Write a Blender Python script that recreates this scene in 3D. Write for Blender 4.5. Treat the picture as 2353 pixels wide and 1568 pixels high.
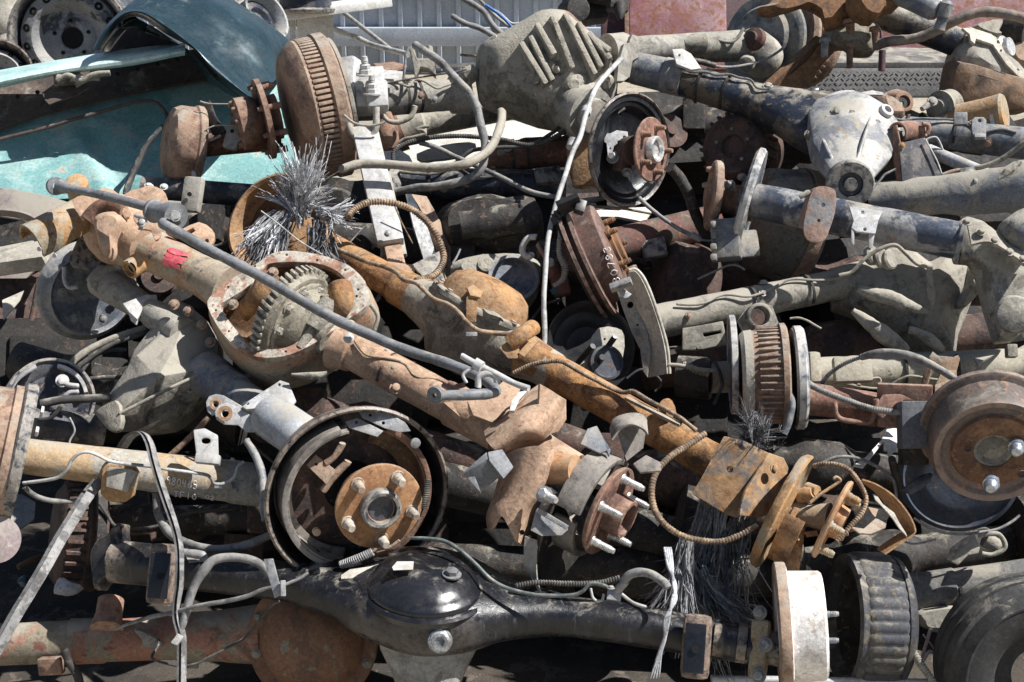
import bpy, bmesh, math, random
from mathutils import Vector, Matrix, noise
from mathutils.geometry import tessellate_polygon
random.seed(11)
R = math.radians
for o in list(bpy.data.objects): bpy.data.objects.remove(o)
SC = bpy.context.scene
COL = SC.collection
# ------------------------------------------------------------------ camera
CAMH, PITCH, LENS = 1.7, 20.0, 50.0
cam = bpy.data.objects.new('camera', bpy.data.cameras.new('camera'))
COL.objects.link(cam)
cam.location = (0, 0, CAMH)
cam.rotation_euler = (R(90 - PITCH), 0, 0)
cam.data.lens = LENS
cam.data.sensor_width = 36
cam.data.clip_end = 500
SC.camera = cam
# ------------------------------------------------------------------ light
SUN = Vector((0.60, -0.05, 0.80)).normalized()
w = bpy.data.worlds.new('World'); SC.world = w; w.use_nodes = True
wn = w.node_tree.nodes; bg = wn['Background']
sky = wn.new('ShaderNodeTexSky'); sky.sky_type = 'NISHITA'; sky.sun_disc = False
sky.sun_elevation = math.asin(SUN.z); sky.sun_rotation = math.atan2(SUN.x, SUN.y)
w.node_tree.links.new(sky.outputs[0], bg.inputs[0]); bg.inputs[1].default_value = 0.05
sl = bpy.data.lights.new('sun', 'SUN'); sl.energy = 5.0; sl.angle = R(0.5); sl.color = (1, .98, .945)
so = bpy.data.objects.new('sun', sl); COL.objects.link(so); so.rotation_euler = SUN.to_track_quat('Z', 'Y').to_euler()
so.location = (0, 0, 20)
SC.view_settings.view_transform = 'Standard'; SC.view_settings.look = 'None'
SC.view_settings.exposure = 0.66; SC.view_settings.gamma = 1
SC.cycles.max_bounces = 6; SC.cycles.diffuse_bounces = 2; SC.cycles.glossy_bounces = 3
# ------------------------------------------------------------------ places: a point of the yard from where the photograph shows it and how far off it is
K = 36 / LENS / 2353
CP = Vector((0, 0, CAMH)); CR = Matrix.Rotation(R(90 - PITCH), 3, 'X')
def cd(x, y, z): return (CR @ Vector((x, y, z))).normalized()
def ax(r, ang):
    s = math.sqrt(max(0, 1 - r * r)); return cd(s * math.cos(R(ang)), s * math.sin(R(ang)), r)
DZ = [0.0]   # depth shift of the thing being built
def P(q, z):
    z += DZ[0]; return CP + CR @ Vector(((q[0] - 1176.5) * K * z, (784 - q[1]) * K * z, -z))
def crop(ox, oy): return lambda x, y: (ox + x * .3335, oy + y * .3335)
a, b, c = crop(0, 0), crop(784.07, 0), crop(1568.1, 0)
d, e, f = crop(0, 470.4), crop(784.07, 470.4), crop(1568.1, 470.4)
g, h, i = crop(0, 1045.2), crop(784.07, 1045.2), crop(1568.1, 1045.2)
def D(x, y): return (x, y)
def L(fn, *xs): return [fn(xs[k], xs[k + 1]) for k in range(0, len(xs), 2)]
def vq(q, x, y, z):
    "direction told against the sight line through q: right, up, towards the viewer"
    bk = -(CR @ Vector(((q[0] - 1176.5) * K, (784 - q[1]) * K, -1))).normalized(); rt = CR @ Vector((1, 0, 0)); rt = (rt - bk * rt.dot(bk)).normalized()
    return (rt * x + bk.cross(rt) * y + bk * z).normalized()
def onp(q, p0, n):
    r = CR @ Vector(((q[0] - 1176.5) * K, (784 - q[1]) * K, -1)); return CP + r * ((p0 - CP).dot(n) / r.dot(n))
def zz(z, n):
    if isinstance(z, (int, float)): return [z] * n
    if len(z) == n: return list(z)
    out = []
    for k in range(n):
        t = k / max(1, n - 1) * (len(z) - 1); j = min(int(t), len(z) - 2); out.append(z[j] + (z[j + 1] - z[j]) * (t - j))
    return out
def W(fn, xs, z):
    q = L(fn, *xs); return [P(p, w_) for p, w_ in zip(q, zz(z, len(q)))]
# ------------------------------------------------------------------ shapes: every one is (verts, faces)
def join(*gs):
    V, F = [], []
    for g_ in gs:
        if not g_: continue
        o = len(V); V += g_[0]; F += [[x + o for x in fc] for fc in g_[1]]
    return V, F
def frame(n, up=None):
    n = n.normalized(); up = up or cd(0, 1, 0)
    y = up - n * up.dot(n)
    if y.length < .05: y = cd(1, 0, 0) - n * cd(1, 0, 0).dot(n)
    y.normalize(); x = y.cross(n); return x, y, n
def cr(pts, sub, closed=False):
    n = len(pts); out = []
    if n < 3: return list(pts)
    rng = n if closed else n - 1
    for k in range(rng):
        p = [pts[(k + j) % n] if closed else pts[min(max(k + j, 0), n - 1)] for j in (-1, 0, 1, 2)]
        for s in range(sub):
            t = s / sub; t2, t3 = t * t, t * t * t
            out.append((p[1] * 2 + (p[2] - p[0]) * t + (p[0] * 2 - p[1] * 5 + p[2] * 4 - p[3]) * t2 + (p[1] * 3 - p[0] - p[2] * 3 + p[3]) * t3) * .5)
    if not closed: out.append(pts[-1])
    return out
def cr2(q, sub, closed=True): return [(v.x, v.y) for v in cr([Vector(p) for p in q], sub, closed)]
def skin(rings, closed=True, cap=(1, 1)):
    V = [v for r_ in rings for v in r_]; n = len(rings[0]); F = []
    for k in range(len(rings) - 1):
        for j in range(n if closed else n - 1):
            j2 = (j + 1) % n; F.append([k * n + j, k * n + j2, (k + 1) * n + j2, (k + 1) * n + j])
    if closed and cap[0]: F.append(list(range(n))[::-1])
    if closed and cap[1]: F.append([(len(rings) - 1) * n + j for j in range(n)])
    return V, F
def lathe(o, n, prof, seg=40, s=1.0, up=None, arc=None, wave=None):
    x, y, n = frame(n, up); rings = []
    A0, A1 = arc or (0, 360); full = arc is None; cnt = seg if full else seg + 1
    for j in range(cnt):
        an = R(A0 + (A1 - A0) * j / seg); dr = x * math.cos(an) + y * math.sin(an); m = wave(j, seg) if wave else 0
        rings.append([o + n * (t * s) + dr * ((r_ + (m if r_ > 0 else 0)) * s) for t, r_ in prof])
    if full: rings.append(rings[0])
    return skin(rings, closed=False)
def ringwall(o, n, prof, a0, a1, seg=24, s=1.0, up=None):
    "a closed section swept through an arc"
    x, y, n = frame(n, up); rings = []
    for j in range(seg + 1):
        an = R(a0 + (a1 - a0) * j / seg); dr = x * math.cos(an) + y * math.sin(an)
        rings.append([o + n * (t * s) + dr * (r_ * s) for t, r_ in prof])
    return skin(rings, True)
def tube(pts, r, n=10, sub=6, smooth=True, rib=None, cap=True, flat=None, wob=0):
    m = len(pts); rs = zz(r, m)
    if smooth and m > 2:
        pp = cr(pts, sub); rr = [v.x for v in cr([Vector((x, 0, 0)) for x in rs], sub)]
    else: pp, rr = list(pts), rs
    if wob and len(pp) > 4:
        pp = [p + Vector((noise.noise(p * 11), noise.noise(p * 11 + Vector((7, 3, 1))), noise.noise(p * 11 + Vector((1, 9, 5))))) * (rr[k] * wob) * min(1, k, len(pp) - 1 - k) for k, p in enumerate(pp)]
        rr = [x * (1 + .12 * noise.noise(pp[k] * 60)) for k, x in enumerate(rr)]
    if rib:
        rib = (rib[0] * .62, rib[1] * .55); q, qr, acc = [pp[0]], [rr[0]], 0; st = rib[0] / 4
        for k in range(len(pp) - 1):
            seg = pp[k + 1] - pp[k]; l = seg.length; t = st - acc
            while t < l: q.append(pp[k] + seg * (t / l)); qr.append(rr[k] + (rr[k + 1] - rr[k]) * t / l); t += st
            acc = (acc + l) % st
        pp, rr = q, [x + (rib[1] if (k // 2) % 2 else -rib[1]) * .5 for k, x in enumerate(qr)]
    rings = []; up = None
    for k, p in enumerate(pp):
        t = (pp[min(k + 1, len(pp) - 1)] - pp[max(k - 1, 0)])
        if t.length < 1e-9: t = Vector((0, 0, 1))
        t.normalize()
        if up is None:
            up = Vector((0, 0, 1)) if abs(t.z) < .9 else Vector((1, 0, 0))
            if flat is not None: up = flat.copy()
        up = up - t * up.dot(t); up.normalize(); sd = t.cross(up)
        fw = .16 if flat is not None else 1
        rings.append([p + (sd * math.cos(2 * math.pi * j / n) + up * math.sin(2 * math.pi * j / n) * fw) * rr[k] for j in range(n)])
    return skin(rings, True)
def hose(fn, xs, z, r, rib=None, n=12, sub=6, flat=None, smooth=True, wob=.35):
    pts = W(fn, xs, z); zs = zz(z, len(pts)); rs = [x * w_ * K for x, w_ in zip(zz(r, len(pts)), zs)]
    return tube(pts, rs, n, sub, smooth, rib=rib, flat=flat, wob=wob if smooth and flat is None else 0)
def shaft(q0, z0, q1, z1, prof, seg=36, wave=None):
    "lathe between two places; t is 0..1 along it, radius in photo px at the start depth"
    p0, p1 = P(q0, z0), P(q1, z1); l = (p1 - p0).length; s = K * (z0 + z1) / 2
    if isinstance(prof, (int, float)): prof = [(0, prof), (1, prof)]
    pr = [(prof[0][0] * l, 0)]
    for k, (t, r_) in enumerate(prof):
        if k and abs(t - prof[k - 1][0]) * l > .03:
            m = int(abs(t - prof[k - 1][0]) * l / .02); t0, r0 = prof[k - 1]
            for j in range(1, m): pr.append(((t0 + (t - t0) * j / m) * l, (r0 + (r_ - r0) * j / m) * s))
        pr.append((t * l, r_ * s))
    pr.append((prof[-1][0] * l, 0))
    return lathe(p0, p1 - p0, pr, seg, wave=wave)
def box(o, x, y, n, w_, h_, d_):
    V = [o + x * (sx * w_ / 2) + y * (sy * h_ / 2) + n * (sz * d_ / 2) for sz in (-1, 1) for sy in (-1, 1) for sx in (-1, 1)]
    return V, [[0, 2, 3, 1], [4, 5, 7, 6], [0, 1, 5, 4], [2, 6, 7, 3], [0, 4, 6, 2], [1, 3, 7, 5]]
def pbox(q, z, n, w_, h_, d_, rot=0, up=None):
    x, y, n = frame(n, up); cs, sn = math.cos(R(rot)), math.sin(R(rot)); s = z * K
    return box(P(q, z), x * cs + y * sn, y * cs - x * sn, n, w_ * s, h_ * s, d_ * s)
def bar(q0, z0, q1, z1, w_, t_, up=None):
    "straight bar of rectangular section from place to place"
    p0, p1 = P(q0, z0), P(q1, z1); ax_ = p1 - p0; l = ax_.length; n = ax_.normalized(); up = up or cd(0, 0, 1)
    y = (up - n * up.dot(n)).normalized(); x = y.cross(n); s = K * (z0 + z1) / 2
    return box((p0 + p1) / 2, x, y, n, w_ * s, t_ * s, l)
def solid(loops, off):
    "flat loops (first outer, the rest holes) thickened by the vector off"
    tris = tessellate_polygon(loops); V = [v for l in loops for v in l]; n = len(V); F = []
    for t in tris: F += [list(t), [x + n for x in t][::-1]]
    o = 0
    for l in loops:
        m = len(l)
        for j in range(m): F.append([o + j, o + (j + 1) % m, o + (j + 1) % m + n, o + j + n])
        o += m
    return V + [v + off for v in V], F
def circ(q, r, n=14, ry=None): return [(q[0] + r * math.cos(2 * math.pi * k / n), q[1] + (ry or r) * math.sin(2 * math.pi * k / n)) for k in range(n)]
def plate(out, z, n=None, th=8, holes=(), sm=0, c=None):
    "a flat plate: its outline seen in the photo, lying in the plane through c at depth z with normal n"
    n = n or cd(0, 0, 1)
    if sm: out = cr2(out, sm)
    c = c or (sum(p[0] for p in out) / len(out), sum(p[1] for p in out) / len(out)); p0 = P(c, z)
    loops = [[onp(q, p0, n) for q in lp] for lp in [out] + list(holes)]
    return solid(loops, n * (-th * z * K))
def puff(out, z, n=None, secs=((.86, 30), (1, 5), (1, -30), (.8, -60)), c=None, sm=4):
    "a casting whose widest section has this outline; secs are (scale, offset along n in px)"
    n = n or cd(0, 0, 1)
    if sm: out = cr2(out, sm)
    c = c or (sum(p[0] for p in out) / len(out), sum(p[1] for p in out) / len(out)); p0 = P(c, z)
    base = [onp(q, p0, n) for q in out]; s = z * K
    return skin([[p0 + (v - p0) * k + n * (o * s) for v in base] for k, o in secs], True)
def rails(rs, sub=5, sub2=4, th=.002):
    "sheet through rails (lists of points); thickened"
    rs = [cr(r_, sub) for r_ in rs]; cols = list(zip(*rs)); cols = [cr(list(c_), sub2) for c_ in cols]
    n = len(cols[0]); V = [v for c_ in cols for v in c_]; F = []
    for k in range(len(cols) - 1):
        for j in range(n - 1): F.append([k * n + j, k * n + j + 1, (k + 1) * n + j + 1, (k + 1) * n + j])
    if th:
        bm = bmesh.new(); vs = [bm.verts.new(v) for v in V]
        for fc in F: bm.faces.new([vs[x] for x in fc])
        bmesh.ops.recalc_face_normals(bm, faces=bm.faces); bm.normal_update()
        nn = [v.normal.copy() for v in bm.verts]; bm.free(); m = len(V)
        V2 = [v - q * th for v, q in zip(V, nn)]; F2 = [[x + m for x in fc][::-1] for fc in F]; nc = len(cols)
        bd = [j for j in range(n)] + [k * n + n - 1 for k in range(1, nc)] + [(nc - 1) * n + j for j in range(n - 2, -1, -1)] + [k * n for k in range(nc - 2, 0, -1)]
        F3 = [[bd[k], bd[(k + 1) % len(bd)], bd[(k + 1) % len(bd)] + m, bd[k] + m] for k in range(len(bd))]
        return V + V2, F + F2 + F3
    return V, F
def halfpipe(pts, r, n, a0=-100, a1=100, th=.006, seg=16, sub=6):
    "channel: an arc section carried along points; n is the way the back of the arc looks"
    m = len(pts); rr = zz(r, m)
    pp = cr(pts, sub) if m > 2 else pts; rr = [v.x for v in cr([Vector((x, 0, 0)) for x in rr], sub)] if m > 2 else rr
    rings = []
    for k, p in enumerate(pp):
        t = (pp[min(k + 1, len(pp) - 1)] - pp[max(k - 1, 0)]).normalized(); y = (n - t * n.dot(t)).normalized(); x = t.cross(y)
        o_ = [p + (x * math.sin(R(a0 + (a1 - a0) * j / seg)) + y * math.cos(R(a0 + (a1 - a0) * j / seg))) * rr[k] for j in range(seg + 1)]
        i_ = [p + (x * math.sin(R(a0 + (a1 - a0) * j / seg)) + y * math.cos(R(a0 + (a1 - a0) * j / seg))) * (rr[k] - th) for j in range(seg, -1, -1)]
        rings.append(o_ + i_)
    return skin(rings, True)
def bolt(o, n, r, hh=None, washer=True):
    hh = hh or r * .9; pr = []
    if washer: pr = [(0, 0), (0, r * 1.5), (r * .25, r * 1.5), (r * .25, 0)]
    A = lathe(o, n, pr, 14) if washer else None
    return join(A, lathe(o, n, [(r * .2, 0), (r * .2, r), (hh * .85, r), (hh, r * .75), (hh, 0)], 6))
def stud(o, n, r, l):
    pr = [(0, 0), (0, r * 1.08), (l * .3, r * 1.08)]; k = int(l * .55 / (r * .42))
    for j in range(k):
        t = l * .32 + j * (l * .55 / k); pr += [(t, r), (t + l * .55 / k * .5, r * .88)]
    return lathe(o, n, pr + [(l * .9, r * .8), (l, r * .7), (l, 0)], 12)
def coil(pts, r, wire, turns):
    pp = cr(pts, 10) if len(pts) > 2 else [pts[0].lerp(pts[1], k / 20) for k in range(21)]
    out = []; N = turns * 10
    for k in range(N + 1):
        t = k / N * (len(pp) - 1); j = min(int(t), len(pp) - 2); p = pp[j].lerp(pp[j + 1], t - j); tg = (pp[j + 1] - pp[j]).normalized()
        x, y, _ = frame(tg); an = 2 * math.pi * k / 10; out.append(p + (x * math.cos(an) + y * math.sin(an)) * r)
    return tube(out, wire, 5, smooth=False)
def sweep(st, N, ex=2.4, seg=28):
    "housing: stations (u, v, z, half width across N, half height along N), px"
    cs = [P((u, v), z) for u, v, z, _, _ in st]; dat = cr([Vector((w_ * z * K, h_ * z * K, 0)) for _, _, z, w_, h_ in st], 4); cs = cr(cs, 4); rings = []
    for k, p in enumerate(cs):
        t = (cs[min(k + 1, len(cs) - 1)] - cs[max(k - 1, 0)]).normalized(); y = (N - t * N.dot(t)).normalized(); x = t.cross(y); ring = []
        for j in range(seg):
            an = 2 * math.pi * j / seg; ca, sa = math.cos(an), math.sin(an)
            ring.append(p + x * (math.copysign(abs(ca) ** (2 / ex), ca) * dat[k].x) + y * (math.copysign(abs(sa) ** (2 / ex), sa) * dat[k].y))
        rings.append(ring)
    return skin(rings, True)
def strands(n, root, way, spread, ln, wd, droop=.0, seg=8, per=10, fan=.17):
    "loose torn strips: locks of thin ribbons fanning from a root and bending together"
    V, F = [], []; rv = lambda k: Vector((random.gauss(0, k), random.gauss(0, k), random.gauss(0, k)))
    for _ in range(max(1, n // 4)):
        p0 = root + rv(spread * .4); d0 = (way + rv(fan)).normalized(); l0 = ln * random.uniform(.55, 1.12); c0 = rv(min(.55, fan * 2.6)) + Vector((0, 0, -droop)); c1 = rv(min(.45, fan * 2.2))
        for _ in range(per):
            p = p0 + rv(spread * .05); dr = (d0 + rv(.05)).normalized(); l = l0 * random.uniform(.8, 1.1); w_ = wd * random.uniform(.35, .8)
            cv = c0 + rv(.12); cw = c1 + rv(.25); sd = dr.cross(rv(1)).normalized(); nr = dr.cross(sd); o = len(V); wv = random.uniform(.02, .09); fr = random.uniform(3, 8); ph = random.uniform(0, 6)
            for k in range(seg + 1):
                t = k / seg; q = p + dr * (l * t) + cv * (l * t * t * .55) + cw * (l * t * t * t * .35); tw = w_ * (1 - t * .4); q = q + sd * (wv * l * t * math.sin(t * fr + ph)) + nr * (wv * l * t * math.cos(t * fr * .7 + ph));
                V += [q - sd * tw, q + nr * (w_ * .5), q + sd * tw]
            for k in range(seg):
                for j in (0, 1): F.append([o + k * 3 + j, o + k * 3 + j + 1, o + k * 3 + j + 4, o + k * 3 + j + 3])
                F.append([o + k * 3 + 2, o + k * 3, o + k * 3 + 3, o + k * 3 + 5])
    return V, F
GLY = {'0': [[(.5, 0), (.1, .3), (.1, .7), (.5, 1), (.85, .7), (.85, .3), (.5, 0)]], '1': [[(.5, 0), (.5, 1)]], '2': [[(.1, .2), (.5, 0), (.85, .25), (.1, 1), (.9, 1)]],
       '3': [[(.1, .1), (.6, 0), (.8, .25), (.4, .48), (.85, .75), (.5, 1), (.1, .9)]], '4': [[(.2, 0), (.1, .55), (.9, .5)], [(.75, .05), (.7, 1)]],
       '5': [[(.85, 0), (.25, 0), (.2, .45), (.7, .45), (.85, .75), (.5, 1), (.1, .9)]], '6': [[(.7, 0), (.2, .5), (.2, .85), (.6, 1), (.85, .75), (.5, .5), (.2, .7)]],
       '7': [[(.1, 0), (.9, 0), (.4, 1)]], '8': [[(.5, .48), (.15, .25), (.5, 0), (.85, .25), (.5, .48), (.1, .75), (.5, 1), (.9, .75), (.5, .48)]],
       '9': [[(.85, .3), (.5, .5), (.15, .3), (.5, 0), (.85, .2), (.8, 1)]], 'T': [[(0, 0), (1, 0)], [(.5, 0), (.5, 1)]], 'F': [[(.9, 0), (.1, 0), (.1, 1)], [(.1, .5), (.7, .5)]],
       '-': [[(.1, .5), (.9, .5)]]}
def chalk(txt, q0, dx, dy, size, r, put):
    "hand-written strokes; put(q) gives the surface point for a place in the photo; dx is the px step per character, dy the down direction"
    gs = []
    for k, ch in enumerate(txt):
        for st in GLY.get(ch, []):
            pts = [put((q0[0] + dx[0] * (k + x * .72) + dy[0] * y * size, q0[1] + dx[1] * (k + x * .72) + dy[1] * y * size)) for x, y in st]
            gs.append(tube(pts, r, 5, 3))
    return join(*gs)
# ------------------------------------------------------------------ objects
LOC = {}
def obj(name, geo, m, parent=None, bev=0.0, sharp=38, disp=None, label=None):
    V, F = geo; me = bpy.data.meshes.new(name); bm = bmesh.new()
    vs = [bm.verts.new(v) for v in V]
    for fc in F:
        try: bm.faces.new([vs[x] for x in fc])
        except ValueError: pass
    bmesh.ops.remove_doubles(bm, verts=bm.verts, dist=1e-5)
    bmesh.ops.dissolve_degenerate(bm, dist=1e-6, edges=bm.edges)
    bmesh.ops.recalc_face_normals(bm, faces=bm.faces)
    if bev:
        es = [x for x in bm.edges if len(x.link_faces) == 2 and x.calc_face_angle(0) > .6]
        bmesh.ops.bevel(bm, geom=es, offset=bev, segments=2, profile=.6, affect='EDGES', clamp_overlap=True)
    if disp:
        bm.normal_update()
        for v in bm.verts: v.co += v.normal * (noise.noise(v.co * disp[1]) * disp[0] + noise.noise(v.co * disp[1] * 3.1) * disp[0] * .45)
    n = len(bm.verts); mid = sum((v.co for v in bm.verts), Vector()) / max(1, n)
    for v in bm.verts: v.co -= mid
    bm.to_mesh(me); bm.free()
    for p in me.polygons: p.use_smooth = True
    me.set_sharp_from_angle(angle=R(sharp)); me.materials.append(m)
    o = bpy.data.objects.new(name, me); COL.objects.link(o)
    if parent: o.parent = parent; o.location = mid - LOC[parent.name]
    else: o.location = mid
    LOC[o.name] = mid
    if label: o['label'] = label
    return o
def T(name, label, cat, q, z, group=None):
    o = bpy.data.objects.new(name, None); COL.objects.link(o); o.location = P(q, z); o.empty_display_size = .05; LOC[o.name] = o.location.copy()
    o['label'] = label; o['category'] = cat
    if group: o['group'] = group
    return o
def one(name, label, cat, geo, m, group=None, **kw):
    o = obj(name, geo, m, **kw); o['label'] = label; o['category'] = cat
    if group: o['group'] = group
    return o
def struct(name, geo, m, **kw):
    o = obj(name, geo, m, **kw); o['kind'] = 'structure'; return o
# ------------------------------------------------------------------ materials
def mat(name, c1, c2=None, p=.4, sc=16, rust=None, rp=.3, dust=(.36, .33, .275), dp=.3, rough=.75, metal=0, bump=.35, edge=None, ep=.5, spec=.4, streak=0, soft=.028, fine=45, grime=.5, chips=.6):
    m = bpy.data.materials.new(name); m.use_nodes = True; nt = m.node_tree; N = nt.nodes; K_ = nt.links.new; bs = N['Principled BSDF']
    def nd(t, **kw):
        x = N.new('ShaderNode' + t)
        for k, v in kw.items(): setattr(x, k, v)
        return x
    def mth(op, A, B=None, cl=False):
        x = nd('Math', operation=op); x.use_clamp = cl
        for k, v in enumerate((A, B)):
            if v is None: continue
            if isinstance(v, (int, float)): x.inputs[k].default_value = v
            else: K_(v, x.inputs[k])
        return x.outputs[0]
    tc = nd('TexCoord'); oi = nd('ObjectInfo'); ad = nd('VectorMath', operation='ADD')
    mu = mth('MULTIPLY', oi.outputs['Random'], 37.0); K_(tc.outputs['Object'], ad.inputs[0]); K_(mu, ad.inputs[1]); co = ad.outputs[0]
    def nz(s, det=6, rg=.62, vec=None, dist=0):
        x = nd('TexNoise'); x.inputs['Scale'].default_value = s; x.inputs['Detail'].default_value = det; x.inputs['Roughness'].default_value = rg; x.inputs['Distortion'].default_value = dist
        K_(vec or co, x.inputs['Vector']); return x.outputs['Fac']
    def th(v, t, s_):
        x = nd('MapRange'); x.interpolation_type = 'SMOOTHSTEP'; K_(v, x.inputs[0]); x.inputs[1].default_value = t - s_; x.inputs[2].default_value = t + s_; return x.outputs[0]
    def mix(fc, A, B):
        x = nd('Mix', data_type='RGBA'); K_(fc, x.inputs[0])
        for k, v in ((6, A), (7, B)):
            if isinstance(v, tuple): x.inputs[k].default_value = (*v, 1)
            else: K_(v, x.inputs[k])
        return x.outputs[2]
    base = nz(sc, 8, .64, dist=.4); fin = nz(fine * 3, 5, .7); mid = nz(sc * 3.7, 7, .66, dist=.3)
    col = None
    dp = dp * (.6 if dp < .38 else .82)
    c2 = c2 or tuple(x * .6 for x in c1)
    col = mix(th(base, .5 + (.5 - p) * .42, soft), c1, c2)
    if rust:
        col = mix(th(mid, .5 + (.5 - rp) * .44, soft * .8), col, rust); 
    if chips:
        ch = nz(95, 4, .75, dist=.5); dk = nd('VectorMath', operation='SCALE'); K_(col, dk.inputs[0]); dk.inputs['Scale'].default_value = .38; lt = nd('VectorMath', operation='SCALE'); K_(col, lt.inputs[0]); lt.inputs['Scale'].default_value = 1.75
        clu = th(nz(9, 3, .6), .5, .12); col = mix(mth('MULTIPLY', mth('MULTIPLY', th(ch, .60, .025), clu), chips), col, dk.outputs[0]); col = mix(mth('MULTIPLY', th(nz(70, 5, .75, dist=.3), .635, .02), chips), col, lt.outputs[0])
    if grime: col = mix(mth('MULTIPLY', th(nz(sc * .4 + 3, 9, .72, dist=.8), .585, .05), grime), col, (.032, .028, .025))
    # broad and fine tone change of the surface itself
    va = nd('MapRange'); K_(fin, va.inputs[0]); va.inputs[1].default_value = .25; va.inputs[2].default_value = .75; va.inputs[3].default_value = .66; va.inputs[4].default_value = 1.4
    vb = nd('MapRange'); K_(nz(sc * .45, 4), vb.inputs[0]); vb.inputs[1].default_value = .3; vb.inputs[2].default_value = .7; vb.inputs[3].default_value = .74; vb.inputs[4].default_value = 1.24
    vm = nd('VectorMath', operation='SCALE'); K_(col, vm.inputs[0]); K_(mth('MULTIPLY', va.outputs[0], vb.outputs[0]), vm.inputs['Scale']); col = vm.outputs[0]
    if streak:
        mp = nd('Mapping'); mp.inputs['Scale'].default_value = (1, 1, .08) if streak > 0 else (.08, 1, 1); mp.inputs['Rotation'].default_value = (.3, .5, .2); K_(co, mp.inputs[0])
        sr = nz(120, 3, .5, mp.outputs[0]); col = mix(mth('MULTIPLY', th(sr, .66, .03), abs(streak)), col, tuple(min(1, x * 2.2 + .06) for x in c1))
    if edge:
        ge = nd('NewGeometry'); pe = nd('MapRange'); K_(ge.outputs['Pointiness'], pe.inputs[0]); pe.inputs[1].default_value = .515; pe.inputs[2].default_value = .56
        col = mix(mth('MULTIPLY', mth('MULTIPLY', pe.outputs[0], th(mid, .46, .12)), ep), col, edge)
    df = None
    if dp > 0:
        ge2 = nd('NewGeometry'); sx = nd('SeparateXYZ'); K_(ge2.outputs['Normal'], sx.inputs[0]); dn = nz(sc * .9 + 6, 9, .7, dist=.6)
        df = mth('MULTIPLY', th(mth('ADD', mth('MULTIPLY', sx.outputs['Z'], .28), dn), .96 - dp * .85, .11), .88); col = mix(df, col, dust)
    K_(col, bs.inputs['Base Color']); bs.inputs['Metallic'].default_value = metal; bs.inputs['Specular IOR Level'].default_value = spec
    rv = nd('MapRange'); K_(mid, rv.inputs[0]); rv.inputs[1].default_value = .3; rv.inputs[2].default_value = .7; rv.inputs[3].default_value = max(.05, rough - .14); rv.inputs[4].default_value = min(1, rough + .14)
    ro = rv.outputs[0]
    if df: ro = mth('ADD', ro, mth('MULTIPLY', df, .5), True)
    K_(ro, bs.inputs['Roughness'])
    if bump:
        hh = mth('ADD', mth('MULTIPLY', mid, .9), mth('MULTIPLY', fin, .35))
        if df: hh = mth('ADD', hh, mth('MULTIPLY', df, .35))
        bp = nd('Bump'); bp.inputs['Strength'].default_value = bump; bp.inputs['Distance'].default_value = .006; K_(hh, bp.inputs['Height']); K_(bp.outputs[0], bs.inputs['Normal'])
    return m
M = {}
TAN = (.40, .345, .25)
M['dusty'] = mat('dusty casting', (.26, .243, .205), (.165, .155, .135), .4, 14, (.20, .13, .08), .16, dp=.42, rough=.9, bump=.45, grime=0.75)
M['mud'] = mat('mud caked casting', (.33, .308, .262), (.20, .187, .16), .4, 22, None, dp=.55, rough=.95, bump=.9, grime=0.6)
M['tan'] = mat('tan dusty tube', (.265, .245, .205), (.16, .15, .132), .4, 13, (.12, .09, .07), .14, dp=.42, rough=.88, bump=.4, grime=0.75)
M['greytan'] = mat('grey tan paint', (.30, .285, .25), (.20, .19, .175), .4, 13, (.24, .15, .085), .2, dp=.34, rough=.8, bump=.35, edge=(.45, .41, .35), grime=0.6)
M['bronze'] = mat('pale rust', (.43, .285, .195), (.32, .20, .135), .42, 15, (.20, .11, .07), .16, dust=(.44, .34, .24), dp=.33, rough=.85, bump=.4, edge=(.5, .36, .26), ep=.5, grime=0.4)
M['rust'] = mat('brown rust', (.215, .115, .08), (.13, .07, .052), .45, 18, (.30, .15, .075), .22, dp=.2, rough=.88, bump=.5, edge=(.36, .25, .18))
M['rustpale'] = mat('brown rust under dust', (.29, .19, .135), (.19, .115, .085), .45, 16, (.34, .2, .11), .2, dp=.36, rough=.88, bump=.45, edge=(.42, .33, .25))
M['rustred'] = mat('red rust', (.215, .112, .082), (.135, .074, .058), .45, 18, (.33, .18, .11), .25, dp=.16, rough=.82, bump=.4, edge=(.45, .3, .22))
M['orange'] = mat('orange rust', (.34, .18, .075), (.22, .11, .05), .45, 20, (.17, .09, .05), .28, dust=(.42, .31, .19), dp=.26, rough=.9, bump=.55, edge=(.45, .31, .19), grime=0.55)
M['darkorange'] = mat('oily rust brown', (.17, .095, .05), (.09, .055, .035), .4, 18, (.28, .16, .07), .2, dp=.15, rough=.7, bump=.35)
M['flangerust'] = mat('machined flange with rust', (.47, .42, .35), (.33, .185, .13), .4, 20, (.24, .12, .085), .26, dp=.2, rough=.7, bump=.25)
M['chalkaxle'] = mat('tan and grey weathered axle', (.42, .30, .18), (.36, .34, .30), .55, 7, (.12, .125, .14), .22, dp=.34, rough=.8, bump=.4)
M['alu'] = mat('dirty cast aluminium', (.34, .33, .30), (.25, .24, .22), .4, 12, (.3, .18, .1), .2, dp=.35, rough=.7, bump=.35)
M['blackrim'] = mat('black paint worn to rust at rims', (.05, .047, .046), (.17, .115, .085), .42, 22, (.26, .19, .15), .2, dp=.2, rough=.7, bump=.45, edge=(.42, .3, .23))
M['groundrust'] = mat('red rust and tan dust', (.33, .165, .115), (.26, .22, .16), .5, 6, (.20, .09, .07), .25, dp=.3, rough=.85, bump=.35)
M['strapdark'] = mat('dark webbing', (.10, .098, .10), (.06, .06, .062), .45, 30, None, dp=.12, rough=.9, bump=.3)
M['pipeteal'] = mat('greenish grey pipe', (.10, .12, .115), (.16, .165, .16), .4, 14, None, dp=.25, rough=.5, bump=.1)
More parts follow.
